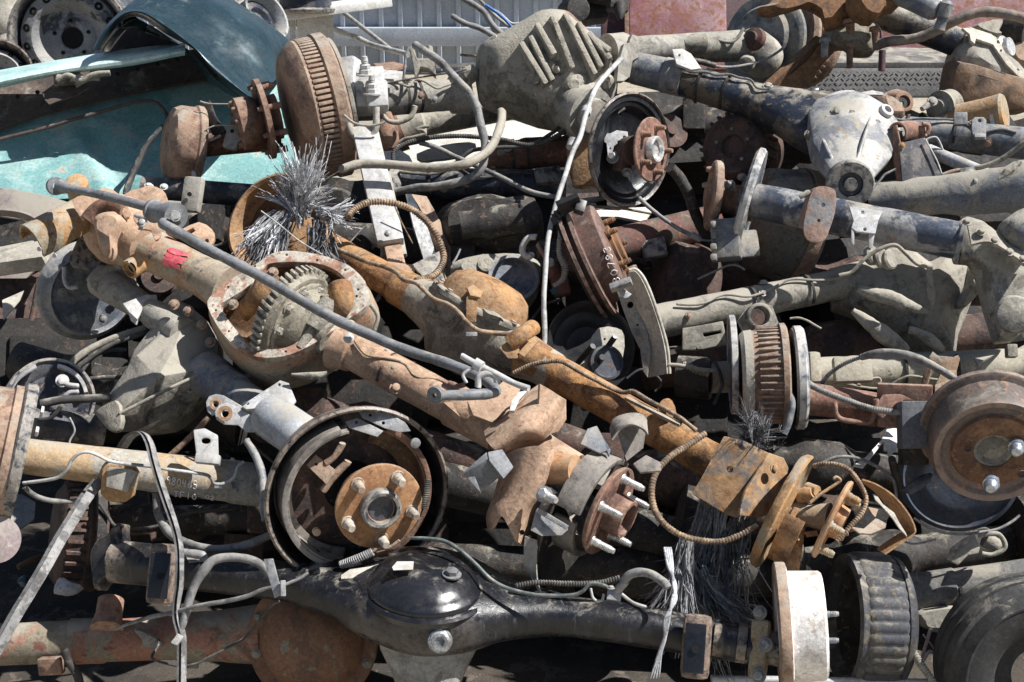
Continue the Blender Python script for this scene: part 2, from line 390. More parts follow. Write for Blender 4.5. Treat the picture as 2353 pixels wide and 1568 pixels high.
M['hub'] = mat('fresh orange rust', (.36, .19, .092), (.28, .14, .068), .4, 14, (.25, .12, .06), .15, dp=.12, rough=.85, bump=.22, edge=(.5, .36, .24), grime=.25)
M['orangetan'] = mat('orange rust and tan dust', (.40, .235, .11), (.33, .27, .19), .5, 9, (.19, .10, .055), .22, dp=.36, rough=.9, bump=.5)
M['black'] = mat('worn black paint', (.009, .010, .014), (.02, .021, .026), .38, 18, (.15, .11, .08), .1, dp=.15, rough=.36, bump=.25, edge=(.32, .26, .21), ep=.75, spec=.5, streak=.5)
M['gloss'] = mat('gloss black paint', (.010, .011, .014), (.016, .016, .02), .4, 10, (.20, .155, .11), .06, dp=.1, rough=.25, bump=.05, spec=.6, chips=0)
M['navy'] = mat('weathered navy black paint', (.028, .034, .05), (.075, .077, .085), .42, 16, (.23, .155, .10), .2, dp=.3, rough=.45, bump=.35, edge=(.42, .38, .33), ep=.7)
M['blue'] = mat('grey blue paint', (.115, .13, .16), (.21, .215, .22), .45, 12, (.30, .22, .15), .2, dp=.34, rough=.55, bump=.3, edge=(.45, .42, .38))
M['grey'] = mat('grey bare steel', (.25, .255, .265), (.17, .175, .185), .45, 15, (.27, .18, .12), .12, dp=.24, rough=.55, metal=.25, bump=.2, edge=(.5, .48, .45))
M['rodgrey'] = mat('grey painted rod', (.175, .18, .19), (.13, .134, .142), .4, 12, (.28, .26, .24), .14, dp=.16, rough=.6, bump=.15, chips=.25)
M['light'] = mat('pale grey paint', (.43, .43, .435), (.31, .305, .30), .4, 10, (.30, .21, .15), .1, dp=.28, rough=.6, bump=.2, edge=(.62, .6, .57), grime=.25)
M['silver'] = mat('bare machined steel', (.62, .61, .59), (.46, .45, .43), .4, 20, (.36, .27, .2), .1, dp=.12, rough=.38, metal=.6, bump=.12)
M['white'] = mat('white dusty paint', (.70, .69, .66), (.60, .58, .54), .4, 8, (.4, .33, .26), .06, dp=.15, rough=.6, bump=.1, grime=.15, chips=0)
M['drumwhite'] = mat('pale machined drum face', (.72, .69, .66), (.58, .52, .47), .35, 26, (.46, .34, .27), .16, dp=.1, rough=.55, bump=.3, grime=.15)
M['dark'] = mat('dark greasy iron', (.04, .036, .033), (.022, .02, .019), .45, 18, (.13, .085, .06), .26, dp=.2, rough=.7, bump=.4)
M['darkrust'] = mat('dark red brown iron', (.10, .062, .05), (.055, .04, .036), .45, 18, (.19, .11, .075), .2, dp=.18, rough=.8, bump=.45)
M['lining'] = mat('worn brake lining', (.16, .145, .135), (.10, .09, .083), .4, 14, (.23, .18, .14), .2, dp=.25, rough=.8, bump=.25, edge=(.4, .35, .3))
M['rubber'] = mat('rubber', (.03, .03, .031), (.045, .043, .042), .4, 20, None, dp=.24, rough=.72, bump=.25)
M['hose'] = mat('dusty grey hose', (.21, .205, .20), (.13, .127, .125), .4, 18, None, dp=.32, rough=.7, bump=.2, chips=.25)
M['hosetan'] = mat('tan dusty hose', (.27, .245, .20), (.19, .175, .15), .4, 16, None, dp=.4, rough=.85, bump=.25, chips=.25)
M['wire'] = mat('dark wire', (.05, .048, .046), (.085, .08, .075), .4, 20, None, dp=.25, rough=.7, bump=.1, chips=0)
M['cablerust'] = mat('rusty cable', (.32, .23, .15), (.16, .11, .075), .5, 26, (.34, .24, .15), .25, dp=.25, rough=.85, bump=.35)
M['cablewhite'] = mat('pale cable', (.42, .42, .41), (.27, .27, .265), .4, 14, None, dp=.2, rough=.6, bump=.1, grime=0, chips=0)
M['strap'] = mat('grey webbing', (.23, .225, .22), (.12, .118, .118), .45, 30, None, dp=.24, rough=.9, bump=.3)
M['shred'] = mat('frayed grey strips', (.46, .465, .485), (.22, .225, .24), .42, 60, (.56, .55, .54), .3, dp=.0, rough=.55, bump=0, grime=0, chips=0)
M['teal'] = mat('faded teal paint', (.18, .35, .345), (.28, .43, .415), .4, 4, (.36, .36, .31), .2, dp=.2, rough=.45, bump=.05, dust=(.42, .44, .38), grime=.25, chips=.25)
M['tealdark'] = mat('dark teal paint', (.026, .052, .066), (.036, .066, .08), .4, 5, (.2, .2, .19), .03, dp=.06, rough=.27, metal=.35, bump=.03, spec=.65, dust=(.3, .31, .29), grime=.25, chips=.25)
M['brownpaint'] = mat('brown primer', (.085, .062, .052), (.055, .042, .038), .4, 9, (.12, .22, .215), .1, dp=.2, rough=.75, bump=.15)
M['mauve'] = mat('mauve paint', (.27, .22, .215), (.33, .285, .25), .45, 5, (.4, .35, .28), .2, dp=.42, rough=.6, bump=.1)
M['sill'] = mat('pale beige paint', (.42, .39, .33), (.35, .32, .27), .4, 7, (.2, .18, .15), .12, dp=.3, rough=.7, bump=.15, grime=.25)
M['pink'] = mat('pink red faded paint', (.20, .075, .085), (.27, .15, .155), .5, 9, (.19, .07, .03), .4, dp=.17, rough=.6, bump=.15, soft=.1)
M['maroon'] = mat('maroon faded paint', (.105, .038, .045), (.075, .04, .045), .45, 7, (.17, .08, .05), .22, dp=.15, rough=.6, bump=.15)
M['bumper'] = mat('grey step bumper', (.135, .13, .125), (.105, .10, .098), .4, 8, (.23, .14, .13), .12, dp=.34, rough=.75, bump=.25)
M['fence'] = mat('white fence sheet', (.38, .42, .48), (.33, .37, .43), .4, 2, None, dp=.12, rough=.6, bump=.05, grime=0, chips=0)
M['ground'] = mat('sandy yard ground', (.33, .285, .215), (.27, .23, .175), .45, 3, (.20, .17, .13), .3, dp=.3, rough=.97, bump=1.0, fine=60, grime=0, chips=0)
M['concrete'] = mat('pale slab', (.58, .55, .49), (.50, .47, .41), .4, 7, (.33, .29, .23), .12, dp=.2, rough=.85, bump=.25, grime=.15)
M['bluewire'] = mat('blue wire', (.03, .13, .42), (.04, .17, .5), .4, 10, None, dp=.1, rough=.5, bump=0, grime=0, chips=0)
M['pinkmark'] = mat('pink marker paint', (.70, .10, .14), (.55, .14, .15), .4, 40, (.36, .24, .18), .3, dp=.05, rough=.8, bump=.2, grime=0)
M['chalk'] = mat('chalk', (.82, .80, .77), (.72, .7, .67), .4, 40, None, dp=0, rough=.9, bump=0, grime=0, chips=0)
M['plastic'] = mat('black plastic', (.02, .02, .022), (.03, .03, .032), .4, 10, None, dp=.1, rough=.4, bump=.08)

M['navyrust'] = mat('navy black paint over rust', (.022, .028, .043), (.11, .095, .075), .45, 14, (.19, .14, .095), .22, dp=.36, rough=.4, bump=.3, edge=(.4, .36, .3))
M['palenose'] = mat('pale worn blue paint', (.14, .148, .165), (.34, .335, .325), .48, 9, (.25, .19, .12), .24, dp=.34, rough=.38, bump=.25, edge=(.6, .58, .54))
M['blotch'] = mat('blotched dark plate', (.075, .075, .085), (.17, .155, .145), .45, 18, (.22, .13, .09), .18, dp=.2, rough=.7, bump=.3)
M['bluedust'] = mat('blue grey under dust', (.14, .15, .17), (.20, .19, .17), .45, 12, (.09, .09, .1), .2, dp=.42, rough=.75, bump=.4, grime=0.6)
M['maroonrust'] = mat('maroon rust', (.13, .065, .055), (.10, .075, .06), .45, 14, (.23, .12, .07), .22, dp=.22, rough=.85, bump=.4)
M['orangedark'] = mat('dark orange rust', (.22, .115, .055), (.15, .085, .05), .45, 12, (.11, .07, .05), .25, dp=.22, rough=.9, bump=.45)
M['dirtyknuckle'] = mat('dirty casting', (.22, .195, .15), (.16, .12, .085), .45, 16, (.09, .09, .10), .25, dp=.38, rough=.9, bump=.6)
M['barrust'] = mat('brown bar with worn top', (.17, .125, .10), (.12, .10, .09), .45, 10, (.24, .14, .09), .25, dp=.25, rough=.7, bump=.3, edge=(.4, .35, .3))
M['brownmud'] = mat('brown mud and grease', (.20, .13, .085), (.15, .105, .075), .45, 9, (.26, .15, .075), .25, dp=.26, rough=.9, bump=.5)
M['patchblue'] = mat('blue paint worn to pale metal', (.06, .072, .10), (.30, .30, .30), .38, 8, (.31, .2, .13), .2, dp=.26, rough=.36, bump=.3, edge=(.5, .47, .42))
M['navypale'] = mat('navy paint with pale edge', (.10, .115, .145), (.20, .205, .22), .45, 12, (.24, .16, .12), .22, dp=.34, rough=.55, bump=.25, edge=(.55, .53, .5), ep=.9)
M['padrust'] = mat('rust pad with grey face', (.25, .15, .115), (.20, .19, .195), .48, 14, (.36, .24, .17), .2, dp=.26, rough=.7, bump=.35, edge=(.5, .4, .32))
M['whitedust'] = mat('pale dusty metal', (.40, .375, .32), (.27, .255, .225), .42, 10, (.10, .10, .11), .14, dp=.42, rough=.85, bump=.5, grime=0.6)
M['drumbands'] = mat('grey dusty drum', (.20, .19, .165), (.16, .125, .10), .45, 8, (.07, .065, .065), .16, dp=.3, rough=.85, bump=.35)
M['bluedark'] = mat('dark blue dusty paint', (.045, .055, .08), (.075, .078, .09), .45, 8, (.16, .10, .07), .2, dp=.22, rough=.6, bump=.25)
M['blueblock'] = mat('blue grey rubber', (.12, .125, .14), (.095, .098, .11), .4, 14, (.17, .15, .13), .15, dp=.2, rough=.8, bump=.3)
M['sandtube'] = mat('sand coloured tube', (.38, .345, .27), (.30, .27, .215), .4, 9, (.13, .12, .10), .1, dp=.38, rough=.85, bump=.3, grime=0.5)
M['bronzerust'] = mat('rust under sand', (.27, .17, .11), (.20, .12, .08), .45, 14, (.38, .32, .24), .22, dp=.38, rough=.9, bump=.5, edge=(.4, .3, .2))
M['drumedge'] = mat('rusty brown drum iron', (.17, .125, .105), (.125, .10, .088), .45, 9, (.27, .155, .10), .24, dp=.16, rough=.6, bump=.3, edge=(.4, .3, .24))
M['hubdark'] = mat('dark orange hub face', (.22, .12, .065), (.15, .085, .055), .45, 16, (.30, .18, .10), .25, dp=.1, rough=.85, bump=.4)
M['nut'] = mat('blue tinged chrome nut', (.42, .46, .52), (.33, .36, .40), .4, 20, (.5, .48, .45), .1, dp=.12, rough=.32, metal=.7, bump=.1)
M['darkdrum'] = mat('dark blue brown drum iron', (.06, .062, .072), (.105, .098, .088), .48, 12, (.16, .135, .10), .24, dp=.3, rough=.75, bump=.45)
M['greydust'] = mat('grey paint and dust', (.20, .195, .18), (.15, .145, .14), .45, 10, (.22, .14, .08), .18, dp=.32, rough=.75, bump=.35)
M['rubbergrey'] = mat('grey worn rubber', (.055, .055, .056), (.08, .078, .075), .4, 12, None, dp=.3, rough=.85, bump=.35)
M['bracketrust'] = mat('dark rust plate with grey stain', (.20, .105, .045), (.10, .092, .09), .45, 10, (.34, .19, .08), .28, dp=.12, rough=.85, bump=.5, edge=(.45, .3, .17), ep=.8)
M['bronzedust'] = mat('pale rust under tan dust', (.33, .27, .195), (.36, .22, .145), .42, 10, (.10, .11, .14), .2, dp=.36, rough=.85, bump=.4, edge=(.5, .42, .33))
M['greasy'] = mat('near black for gap shade', (.014, .013, .012), (.022, .019, .017), .45, 12, (.07, .045, .033), .25, dp=.06, rough=.75, bump=.5)  # near-black: the deep shade of the gaps is put into this colour
M['bluepale'] = mat('pale blue grey paint', (.30, .32, .35), (.22, .235, .26), .42, 9, (.27, .2, .14), .15, dp=.26, rough=.5, bump=.25, edge=(.5, .48, .45))
M['patch'] = mat('dirt darkened as shade', (.066, .054, .043), (.042, .036, .031), .5, 4, (.12, .10, .08), .3, dp=.0, rough=.95, bump=.9, fine=60)  # dirt colour darkened to stand in for shade on the ground
M['coverrust'] = mat('orange brown cover', (.21, .11, .065), (.15, .085, .055), .45, 7, (.22, .19, .145), .26, dp=.12, rough=.75, bump=.25)
M['stud'] = mat('dusty pale stud', (.44, .38, .31), (.32, .25, .19), .45, 30, (.2, .13, .09), .2, dp=.3, rough=.6, bump=.2)
M['teallit'] = mat('teal paint lightened as sunlit', (.48, .62, .60), (.36, .54, .53), .4, 5, (.3, .33, .29), .08, dp=.1, rough=.4, bump=.04, grime=.15, chips=.2)  # lighter copy of the teal: sunlight on the ledge painted into it
M['rotor'] = mat('dark brown rotor', (.125, .07, .055), (.085, .052, .045), .45, 16, (.21, .12, .085), .22, dp=.14, rough=.7, bump=.35, edge=(.4, .29, .23))
M['gear'] = mat('oily dusty gear', (.25, .225, .175), (.13, .115, .09), .45, 22, (.09, .06, .04), .2, dp=.25, rough=.6, bump=.4, edge=(.5, .46, .38))
M['shredmid'] = mat('mid grey strips', (.26, .26, .27), (.13, .13, .14), .4, 60, (.38, .38, .37), .3, dp=.0, rough=.6, bump=0, grime=0, chips=0)
M['shreddark'] = mat('dull grey strips', (.15, .15, .16), (.07, .07, .075), .45, 60, (.27, .27, .27), .3, dp=.0, rough=.7, bump=0, grime=0, chips=0)
def s_(z): return z * K
# a drum-brake hub: flange > stud
def hubset(t, q, z, n, Rr, ns=5, rot=0, mf='hub', ms='rustpale', bore=.42, bh=16, sl=34, sr=8.5, pc=.68, th=12, barrel=None, name='hub', boremat=None, lip=None, up=None):
    s = s_(z); o = P(q, z); x, y, n = frame(n, up)
    pr = [(-th, 0), (-th, Rr * .96), (-th * .6, Rr), (-2, Rr), (0, Rr * .975), (0, Rr * bore)]
    if barrel: pr += [(barrel, Rr * bore * .92), (barrel, Rr * bore * .74), (barrel * .3, Rr * bore * .7), (barrel * .3, 0)]
    else: pr += [(bh * .5, Rr * bore * .98), (bh, Rr * bore * .9), (bh * .8, Rr * bore * .72), (bh * .3, Rr * bore * .6), (bh * .3, 0)]
    hb = obj(name, lathe(o, n, pr, 44, s), M[mf], t)
    if boremat: obj('bore_cap', lathe(o, n, [(1, Rr * bore * 1.02), (bh * .9, Rr * bore * 1.0), (bh + 3, Rr * bore * .9), (bh + 2, Rr * bore * .74), (bh * .5, Rr * bore * .66), (bh * .4, 0)], 32, s), M[boremat], hb)
    for k in range(ns):
        an = R(rot + 360 * k / ns); pos = o + (x * math.cos(an) + y * math.sin(an)) * (Rr * pc * s)
        obj('stud', join(stud(pos, n, sr * s, sl * s), lathe(pos, n, [(0, sr * 1.5), (3, sr * 1.4), (3, 0)], 16, s)), M[ms], hb)
    return hb
def dish(t, q, z, n, Rr, m='black', name='backing_plate', prof=None, up=None, lip=18):
    s = s_(z)
    pr = prof or [(-14, 0), (-14, Rr * .55), (-4, Rr * .62), (-4, Rr * .86), (4, Rr * .92), (lip, Rr * .95), (lip + 2, Rr * .985), (lip - 2, Rr), (-2, Rr * .985), (-10, Rr * .86), (-10, Rr * .62), (-22, Rr * .54), (-22, 0)]
    return obj(name, lathe(P(q, z), n, pr, 56, s, up), M[m], t)
def fins(q, z, n, r0, r1, t0, t1, k, w_, taper=0, arc=(0, 360)):
    s = s_(z); o = P(q, z); x, y, n = frame(n); gs = []
    for j in range(k):
        an = R(arc[0] + (arc[1] - arc[0]) * j / k); dr = x * math.cos(an) + y * math.sin(an); tg = n.cross(dr)
        gs.append(box(o + dr * ((r0 + r1) / 2 * s) + n * ((t0 + t1) / 2 * s), tg, dr, n, w_ * s, (r1 - r0) * s, (t1 - t0) * s))
    return join(*gs)
def plateholes(q, r, k, rot=0, hr=4, ry=None):
    return [circ((q[0] + r * math.cos(R(rot + 360 * j / k)), q[1] + (ry or r) * math.sin(R(rot + 360 * j / k))), hr, 8) for j in range(k)]

def dress(t, q0, z0, q1, z1, r, m='hose', sd=0, side=1, clips=3, cm='dark'):
    "brake pipe with clips and weld beads along an axle tube"
    rn = random.Random(sd); p0, p1 = P(q0, z0), P(q1, z1); A = (p1 - p0).normalized(); s = s_((z0 + z1) / 2); up = cd(.1, .55 * side, .85); u = (up - A * up.dot(A)).normalized(); v = A.cross(u); pts = []
    for k in range(9):
        f0 = .06 + .88 * k / 8; an = rn.uniform(-.35, .35); pts.append(p0.lerp(p1, f0) + (u * math.cos(an) + v * math.sin(an)) * ((r + 4 + rn.uniform(0, 3)) * s))
    obj('brake_pipe', tube(pts, 3 * s, 8, 6, wob=.8), M[m], t)
    for k in range(min(clips, 2)):
        f0 = .15 + .7 * (k + rn.uniform(.2, .8)) / clips; c0 = p0.lerp(p1, f0)
        obj('pipe_clip', ringwall(c0, A, [(-3, r - 1), (-3, r + 2), (3, r + 2), (3, r - 1)], rn.uniform(0, 60), rn.uniform(150, 230), 20, s, u), M[cm], t)
    for k in range(3):
        f0 = rn.uniform(.08, .92); c0 = p0.lerp(p1, f0); an = rn.uniform(-1.1, 1.1); dn = u * math.cos(an) + v * math.sin(an)
        obj('tube_bolt', bolt(c0 + dn * (r * s), dn, rn.uniform(5, 8) * s), M[rn.choice(['rustpale', 'grey', 'dusty'])], t)
def boltring(t, q, z, n, Rr, k, r, m='dusty', off=4, rot=0, arc=360, nm='bolt'):
    s = s_(z); o = P(q, z); x, y, n = frame(n)
    for j in range(k):
        an = R(rot + arc * j / k); obj(nm, bolt(o + (x * math.cos(an) + y * math.sin(an)) * (Rr * s) + n * (off * s), n, r * s), M[m], t)

def bale(label, q, z, w_, h_, rot=0):  # added filler that hides sunlit ground and keeps the gaps dark
    t = T('filler_bale', label, 'filler bale', q, z, 'filler bales added deep in the heap'); n = cd(random.uniform(-.2, .2), .34, 1); s = s_(z); o = P(q, z); x, y, n = frame(n, Vector((0, 0, 1)))
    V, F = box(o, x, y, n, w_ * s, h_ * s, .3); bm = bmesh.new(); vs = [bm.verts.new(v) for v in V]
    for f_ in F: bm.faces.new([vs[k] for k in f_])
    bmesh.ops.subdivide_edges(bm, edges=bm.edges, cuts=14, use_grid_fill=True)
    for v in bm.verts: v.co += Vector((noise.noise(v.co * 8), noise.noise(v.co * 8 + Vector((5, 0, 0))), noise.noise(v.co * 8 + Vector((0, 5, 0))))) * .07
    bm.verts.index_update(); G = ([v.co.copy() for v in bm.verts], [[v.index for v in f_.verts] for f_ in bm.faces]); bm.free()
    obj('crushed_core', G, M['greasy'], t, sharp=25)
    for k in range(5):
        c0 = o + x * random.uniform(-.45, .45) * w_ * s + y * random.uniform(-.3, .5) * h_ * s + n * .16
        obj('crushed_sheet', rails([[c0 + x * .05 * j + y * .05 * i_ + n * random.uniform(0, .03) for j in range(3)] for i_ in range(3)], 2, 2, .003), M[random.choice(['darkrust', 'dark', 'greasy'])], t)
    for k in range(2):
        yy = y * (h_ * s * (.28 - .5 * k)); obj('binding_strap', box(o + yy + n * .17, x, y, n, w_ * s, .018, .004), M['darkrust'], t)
# ================================================================== the setting
def ground_h(x, y):
    hgt = .03 * noise.noise(Vector((x * .7, y * .7, 0))) + .006 * noise.noise(Vector((x * 9, y * 9, 3)))
    return hgt
def grid(x0, x1, y0, y1, nx, ny, fn):
    V = [Vector((x0 + (x1 - x0) * k / nx, y0 + (y1 - y0) * j / ny, 0)) for j in range(ny + 1) for k in range(nx + 1)]
    for v in V: v.z = fn(v.x, v.y)
    return V, [[j * (nx + 1) + k, j * (nx + 1) + k + 1, (j + 1) * (nx + 1) + k + 1, (j + 1) * (nx + 1) + k] for j in range(ny) for k in range(nx)]
gx = [-150, -30, -9] + [-6 + k * .1 for k in range(121)] + [9, 30, 150]
gy = [-60, -10, 0] + [1 + k * .1 for k in range(101)] + [16, 40, 160]
gv = [Vector((x, y, ground_h(x, y))) for y in gy for x in gx]
struct('ground', (gv, [[j * len(gx) + k, j * len(gx) + k + 1, (j + 1) * len(gx) + k + 1, (j + 1) * len(gx) + k] for j in range(len(gy) - 1) for k in range(len(gx) - 1)]), M['ground'], sharp=80)
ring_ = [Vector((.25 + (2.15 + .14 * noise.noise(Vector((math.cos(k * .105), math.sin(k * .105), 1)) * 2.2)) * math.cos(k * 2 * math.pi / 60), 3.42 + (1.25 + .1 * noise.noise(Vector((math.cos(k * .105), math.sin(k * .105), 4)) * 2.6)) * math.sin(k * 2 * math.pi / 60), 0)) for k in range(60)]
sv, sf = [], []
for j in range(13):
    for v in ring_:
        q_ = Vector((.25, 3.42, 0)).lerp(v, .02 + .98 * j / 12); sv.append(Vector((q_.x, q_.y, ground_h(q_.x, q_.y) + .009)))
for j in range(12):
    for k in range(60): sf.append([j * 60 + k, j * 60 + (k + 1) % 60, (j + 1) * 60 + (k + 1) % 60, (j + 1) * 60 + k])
struct('shade_dark_ground', (sv, sf), M['patch'], sharp=80)  # dark sheet laid under the heap as painted shade
# fence of ribbed sheets at the far side of the yard
t = T('fence', 'white ribbed sheet metal fence far behind the scrap heap', 'fence', (985, 155), 10.4)
fy = 10.35
def fence_panel(x0, x1, z0, z1):
    pr = []; x = x0
    while x < x1: pr += [(x, 0), (x + .085, 0), (x + .098, .022), (x + .125, .022), (x + .138, 0)]; x += .138
    A = [[Vector((x, fy - dy, z)) for x, dy in pr] for z in (z0, z1)]
    B = [[Vector((x, fy - dy + .01, z)) for x, dy in pr] for z in (z0, z1)]
    return join(skin(A, False), skin(B, False))
for k in range(5): obj('panel', fence_panel(-8 + k * 3.2, -8 + (k + 1) * 3.2 - .02, .02, 2.1), M['fence'], t, sharp=20)
X3, Y3, Z3 = Vector((1, 0, 0)), Vector((0, 1, 0)), Vector((0, 0, 1))
obj('rail', box(Vector((0, fy - .07, .27)), X3, Y3, Z3, 16, .06, .13), M['fence'], t, bev=.006)
obj('rail', box(Vector((0, fy - .07, 1.75)), X3, Y3, Z3, 16, .06, .11), M['fence'], t, bev=.006)
# bench with a rim on it
zb = 6.2
t = T('workbench', 'white wooden workbench with a dark wheel rim lying on top', 'workbench', (720, 130), zb)
obj('top', bar(D(575, 44), zb, D(890, 2), zb + .15, 110, 20, cd(0, .98, .3)), M['white'], t, bev=.006)
obj('leg', bar(D(672, 36), zb + .05, D(677, 190), zb, 14, 14), M['white'], t, bev=.004)
obj('leg', bar(D(622, 42), zb + .05, D(628, 190), zb, 14, 14), M['white'], t, bev=.004)
obj('side_panel', plate(L(D, 682, 38, 764, 26, 770, 122, 765, 190, 686, 190), zb + .12, cd(.2, .1, 1), 12), M['white'], t)
one('wheel_rim', 'dark wheel rim lying flat on the white workbench', 'wheel rim', lathe(P((702, 8), zb), cd(0, .97, .25), [(-22, 0), (-22, 60), (-18, 68), (-12, 70), (-8, 60), (20, 58), (26, 70), (34, 70), (34, 58), (30, 40), (30, 0)], 40, s_(zb)), M['navy'])
one('conduit', 'white painted conduit with rusty tip sloping down beside the workbench', 'pipe', hose(D, [686, 36, 784, 74, 860, 104, 938, 126], [6.6, 6], 6.5), M['cablewhite'])
one('prop_pole', 'slim blue grey pole propped against the white fence', 'pole', hose(D, [772, 16, 905, 120], [9.8, 8.6], 5.5, smooth=False), M['blue'])
# wires standing up behind the ribbed diff
t = T('cable_bundle', 'bundle of loose grey cables and one blue wire before the white fence', 'cables', (1150, 60), 5.2)
obj('cable', hose(b, [840, -10, 930, 40, 990, 90, 1040, 170, 1110, 240], 5.2, 7), M['hose'], t)
obj('cable', hose(b, [830, -10, 960, 60, 1010, 140, 1070, 240], 5.25, 5), M['hose'], t)
obj('cable', hose(b, [950, 0, 1060, 110, 1150, 180, 1200, 190, 1260, 220], 5.3, 4), M['hosetan'], t)
obj('cable', hose(b, [985, 40, 1090, 90, 1170, 160, 1230, 160], 5.15, 2.5), M['cablewhite'], t)
obj('blue_wire', hose(b, [990, 35, 1070, 90, 1130, 140, 1185, 200], 5.1, 3.6), M['bluewire'], t)
one('pipe', 'bent grey pipe end poking up in front of the white fence', 'pipe', hose(b, [765, 112, 850, 160, 960, 200, 1070, 265], 5.0, 6.5), M['hose'])
one('twig_wire', 'short rusty wire lying on the ground before the fence', 'wire', hose(b, [820, 378, 900, 385, 970, 395], 5.3, 3), M['cablerust'])
# clutter on the sunny ground behind the heap
one('sheet', 'large pale board lying flat on the ground under the ribbed diff', 'board', plate(L(D, 872, 330, 1010, 296, 1190, 276, 1300, 300, 1320, 360, 1200, 400, 900, 400), 4.35, cd(0, .93, .37), 10), M['concrete'], bev=.004)
one('sheet', 'grey flat offcut lying near the foot of the fence', 'sheet', plate(L(D, 790, 178, 870, 158, 930, 165, 905, 182), 6.4, cd(0, .94, .34), 6), M['light'])
one('sheet', 'red stained tarpaulin scrap lying near the foot of the fence', 'sheet', plate(L(D, 858, 146, 905, 142, 935, 150, 900, 160, 870, 158), 7.4, cd(0, .92, .4), 6), M['rust'])
one('bar', 'dark flat bar lying in front of the fence foot', 'bar', bar(b(640, 462), 5.4, b(940, 445), 5.6, 9, 4), M['wire'])
# steel wheels upper left
def steel_wheel(name, label, q, z, n, R_, m, cat='wheel', holes=15):
    t = T(name, label, cat, q, z, 'wheels in the upper corner'); s = s_(z); o = P(q, z); x, y, n = frame(n)
    obj('barrel', lathe(o, n, [(-70, R_ * .9), (-66, R_ * .99), (-50, R_), (-44, R_ * .92), (-5, R_ * .88), (10, R_ * .97), (22, R_ * 1.0), (30, R_ * .99), (30, R_ * .94), (12, R_ * .88), (-20, R_ * .84), (-70, R_ * .86), (-70, R_ * .9)], 56, s), M[m], t)
    obj('disc', lathe(o, n, [(-20, R_ * .86), (2, R_ * .8), (10, R_ * .70), (12, R_ * .62), (4, R_ * .54), (-16, R_ * .47), (-20, R_ * .40), (-16, R_ * .33), (-18, R_ * .2), (-22, R_ * .17), (-30, R_ * .17), (-30, R_ * .4), (-30, R_ * .84), (-20, R_ * .86)], 56, s), M['wheelgrey'], t)
    for k in range(holes):
        an = 2 * math.pi * k / holes; dr = x * math.cos(an) + y * math.sin(an)
        obj('vent_hole', lathe(o + dr * (R_ * .705 * s) + n * (6 * s), (n * .9 + dr * .45).normalized(), [(-2, 0), (-2, R_ * .07), (3.5, R_ * .07), (4.5, R_ * .055), (2, 0)], 12, s), M['hole'], t)
    for an in [2 * math.pi * (k + .3) / 5 for k in range(5)]:
        obj('bolt_hole', lathe(o + (x * math.cos(an) + y * math.sin(an)) * (R_ * .29 * s) + n * (-17 * s), n, [(0, 0), (0, R_ * .035), (3, R_ * .035), (3, 0)], 10, s), M['hole'], t)
    obj('centre_bore', lathe(o + n * (-24 * s), n, [(0, 0), (0, R_ * .172), (6, R_ * .172), (6, 0)], 24, s), M['hole'], t)
M['wheelgrey'] = mat('dusty grey wheel steel', (.30, .30, .30), (.08, .085, .095), .36, 9, None, dp=.4, rough=.7, bump=.3, dust=(.40, .38, .34))
M['hole'] = mat('dark opening', (.008, .008, .008), (.01, .01, .01), .5, 10, None, dp=0, rough=.95, bump=0)
steel_wheel('steel_wheel', 'large grey steel wheel with a ring of oval holes behind the teal panel', (163, 88), 5.0, cd(.12, -.22, .97), 138, 'navy')
steel_wheel('steel_wheel', 'black steel wheel cut off by the left edge beside the teal panel', (-8, 178), 4.75, cd(.3, .2, .93), 84, 'black', holes=12)
t = T('gas_tank', 'cream dusty tank cut off by the upper left corner', 'tank', (0, 90), 5.6)
obj('body', shaft(D(14, -90), 5.6, D(22, 98), 5.55, [(0, 30), (.1, 52), (.55, 54), (.8, 50), (.93, 36), (1, 10)]), M['sill'], t, disp=(.006, 12))
obj('foot_ring', shaft(D(22, 88), 5.56, D(24, 118), 5.55, [(0, 36), (1, 38)]), M['sill'], t)
one('pipe', 'thin rusty pipe sticking out between the cream tank and the steel wheel', 'pipe', hose(D, [-5, 95, 25, 96, 34, 60], 5.3, 6, smooth=False), M['rust'])
for k, (q, z) in enumerate([((563, 12), 5.6), ((596, 46), 5.5)]):
    t = T('wheel_rim', ['dark wheel rim standing on edge directly behind the fender top', 'grey wheel rim leaning between fender and workbench'][k], 'wheel rim', q, z, 'wheels in the upper corner')
    obj('barrel', lathe(P(q, z), cd(.75, .35, .55), [(-50, 40), (-44, 62), (-38, 64), (-34, 56), (-14, 52), (-8, 57), (-2, 52), (16, 54), (22, 64), (28, 64), (28, 58), (10, 48), (-30, 46)], 40, s_(z)), M['wheelgrey' if k else 'navy'], t)
    obj('disc', lathe(P(q, z), cd(.75, .35, .55), [(0, 50), (4, 30), (-6, 22), (-6, 0)], 40, s_(z)), M['navy'], t)
# fender
t = T('fender', 'dark teal car fender with a wheel arch lying over the pale teal panel', 'fender', (560, 230), 4.1)
Z0, Z1, Z2, Z3_, Z4 = 4.02, 3.92, 3.95, 4.02, 4.32
r0 = W(a, [690, 350, 760, 240, 840, 150, 960, 120, 1150, 240, 1350, 352, 1500, 520, 1745, 700], Z0)
r1 = W(a, [664, 346, 740, 214, 845, 105, 970, 88, 1130, 178, 1340, 335, 1470, 480, 1740, 690], Z1)
r2 = W(a, [640, 330, 720, 190, 870, 78, 1010, 66, 1170, 140, 1375, 300, 1520, 430, 1762, 660], Z2)
r3 = W(a, [700, 250, 800, 110, 930, 10, 1090, 0, 1330, 110, 1570, 290, 1700, 440, 1850, 590], [Z3_] * 8)
r4 = W(a, [820, 150, 900, 40, 1010, -50, 1180, -60, 1480, 20, 1740, 190, 1850, 330, 1925, 530], [4.12] * 8)
